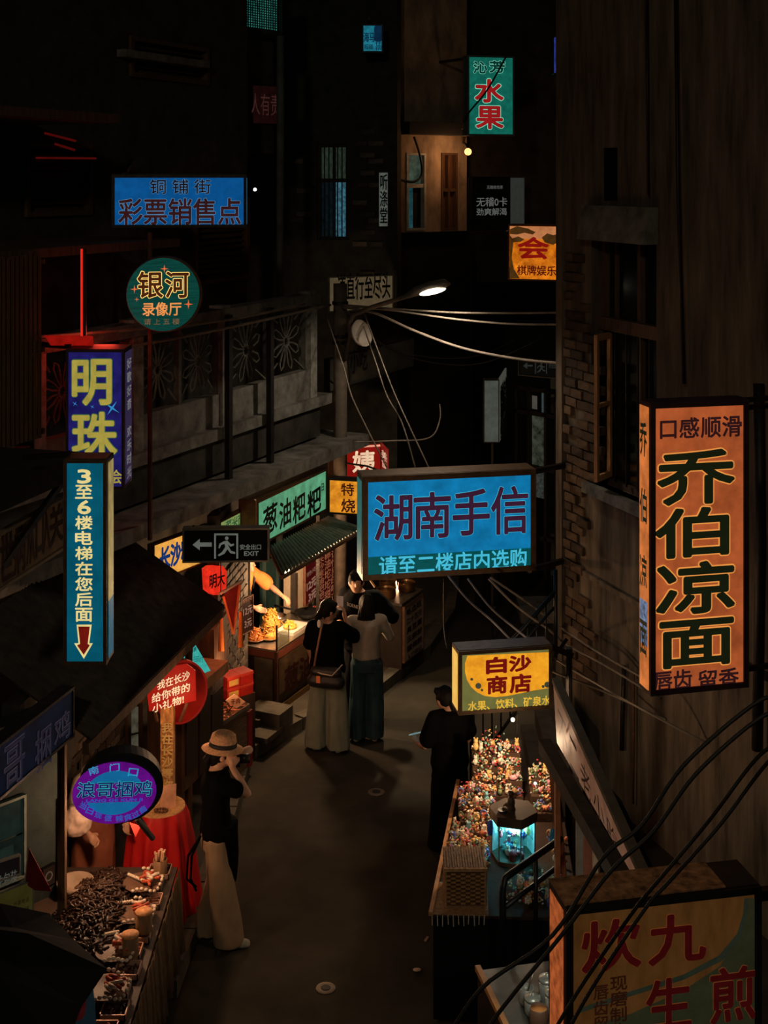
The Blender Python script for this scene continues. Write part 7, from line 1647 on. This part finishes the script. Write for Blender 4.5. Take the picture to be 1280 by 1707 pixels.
# ---- shop beneath the slanting fascia
s89 = root('dark_awning', P(990, 1360, 8.5), 'sagging dark timber gutter under the slanting pink fascia', 'awning')
gA, gB = P(912, 1232, 9.75), P(1066, 1492, 7.05)
MB().bar(gA+Vector((-.02, 0, -.05)), gB+Vector((-.02, 0, -.05)), .09, .10).build('gutter_beam', M('sooty_timber', (.035, .025, .017), .9, var=.4, scale=8), s89); 
for (x, y0, y1, Y, w_, m_, lab) in ((929, 1285, 1480, 9.45, .035, M('orange_curtain', (.36, .12, .05), .8, var=.4), 'rusty orange shop door edge right of the souvenirs'),
        (966, 1330, 1520, 8.9, .045, M('pale_door_frame', (.22, .19, .15), .7), 'pale upright door frame under the gutter beam'),
        (980, 1345, 1520, 8.7, .055, M('red_brown_door', (.22, .06, .03), .7), 'red brown door leaf beside the pale frame'),
        (992, 1370, 1520, 8.6, .03, M('cream_post', (.36, .24, .15), .7), 'cream post at the right of the red brown door leaf')):
    a = P(x, y0, Y); o = MB().box(a.x-w_/2, a.x+w_/2, Y-.03, Y+.03, 0, a.z).build('door_upright', m_); tag(o, lab, 'post')
rt = root('orange_hanging_cloth', P(935, 1400, 9.9), 'torn orange cloth banner hanging below the gutter by the keepsakes', 'banner')
q_ = [P(x, y, 9.95) for x, y in ((914, 1268), (925, 1290), (938, 1400), (944, 1478), (930, 1440), (918, 1330))]; MB().prism(q_, (.01, .01, 0)).build('cloth', M('orange_cloth', (.40, .13, .05), .8, var=.3), rt); MB().tube([q_[0], P(915, 1240, 9.85)], .004, 5).build('string', cabm, rt)
MB().prism([P(x, y, 9.3) for x, y in ((1000, 1300), (1040, 1345), (1090, 1450), (1120, 1560), (1120, 1790), (1000, 1790))], (0, .1, 0)).build('shop_shade_sheet', M('painted_shop_shade', (.01, .01, .01), .9), shade_root)  # dark sheet added to paint the shadowed void beside the door
# sign post for the amber box
s3p = MB().tube([P(948, 1300, 11.6).xy.to_3d()*1.0, P(948, 1080, 11.4)], .03, 8).build('post', dark_metal, s3)
# ---- tea pots/jars counter bottom right
JZ = .9
j0 = G(800, 1640, JZ)
s90 = root('jar_counter', G(880, 1680, JZ), 'dark counter top with a lit edge carrying steel jars at the bottom right', 'counter')
ja, jb, jc, jd = G(796, 1618, JZ), G(845, 1720, JZ), G(990, 1720, JZ), G(960, 1640, JZ)
MB().prism([ja, jb, jb+Vector((1.0, -.1, 0)), ja+Vector((.9, .2, 0))], (0, 0, -.03)).build('worktop', M('grey_worktop', (.08, .08, .07), .4), s90)
MB().prism([Vector((p.x, p.y, 0)) for p in (ja, jb, jb+Vector((1.0, -.1, 0)), ja+Vector((.9, .2, 0)))], (0, 0, JZ-.03)).build('body', M('jar_counter_body', (.03, .022, .015), .8), s90)
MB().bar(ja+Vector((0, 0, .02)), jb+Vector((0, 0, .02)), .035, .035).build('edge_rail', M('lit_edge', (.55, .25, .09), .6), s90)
tin = M('enamel_tin', (.40, .43, .40), .3, .4, var=.3, scale=10)
for i, (px, py, r_, h_, lab, lid) in enumerate(((878, 1672, .05, .10, 'open dark mug with a spoon at the back left of the jar counter', 0), (912, 1668, .055, .13, 'pale lidded tin at the back of the jar counter', 1), (888, 1690, .052, .09, 'round grey lidded pot in the middle of the jar counter', 1), (898, 1712, .056, .12, 'jar with orange filling at the front of the jar counter', 2), (922, 1695, .05, .14, 'tall grey tin at the right of the jar counter', 1), (928, 1725, .05, .1, 'grey tin at the front right corner of the jar counter', 1))):
    c = G(px, py, JZ); rt = root('storage_jar', c, lab, 'jar')
    MB().lathe(c, [(r_*.9, 0), (r_, .015), (r_, h_), (r_*.9, h_+.003), (r_*.88, h_-.03), (.002, h_-.03)], 22).build('vessel', tin if lid != 2 else M('brown_jar', (.15, .08, .05), .4), rt, True)
    if lid == 1: MB().lathe(c+Vector((0, 0, h_)), [(r_*1.03, 0), (r_*.98, .018), (r_*.3, .03), (.012, .03), (.012, .045), (.001, .048)], 20).build('lid', tin, rt, True)
    if lid == 2: MB().lathe(c+Vector((0, 0, h_-.02)), [(r_*.9, 0), (r_*.9, .006), (.001, .012)], 20).build('filling', M('orange_paste', (.75, .30, .08), .6), rt, True)
    if lid == 0: MB().tube([c+Vector((0, 0, .06)), c+Vector((.05, .02, .20))], .005, 6).build('spoon', steel, rt, True)
light('POINT', P(905, 1600, 7.9), (.9, .85, .7), 5.0, .05, name='jar_counter_light')
# ---- small things on the road
for (x, y, r_, lab) in ((627, 1321, .085, 'round iron drain cover on the road ahead of the person in the straw hat'), (543, 1648, .075, 'second round iron drain cover near the bottom of the road')):
    c = G(x, y); rt = root('drain_cover', c, lab, 'drain cover'); MB().lathe(c, [(r_, 0), (r_, .006), (r_*.8, .008), (.002, .008)], 24).build('plate', M('iron_cover', (.16, .13, .10), .5, .6), rt); MB().lathe(c, [(r_*.5, .008), (r_*.45, .012), (.001, .012)], 16).build('hub', black, rt)
c = G(695, 1619); o = MB().ell(c+Vector((0, 0, .012)), (.035, .022, .010), 8, 5).build('crumpled_tissue', M('tissue', (.75, .5, .38), .9)); tag(o, 'crumpled pale scrap lying on the road left of the black table', 'litter')
c = G(711, 1566); o = MB().obox(c+Vector((0, 0, .004)), (.012, .03, 0), (.01, -.004, 0), (0, 0, .004)).build('paper_scrap', M('dim_scrap', (.4, .28, .18), .9)); tag(o, 'thin paper scrap lying close to the black table', 'litter')
bpy.data.scenes.remove(TS)
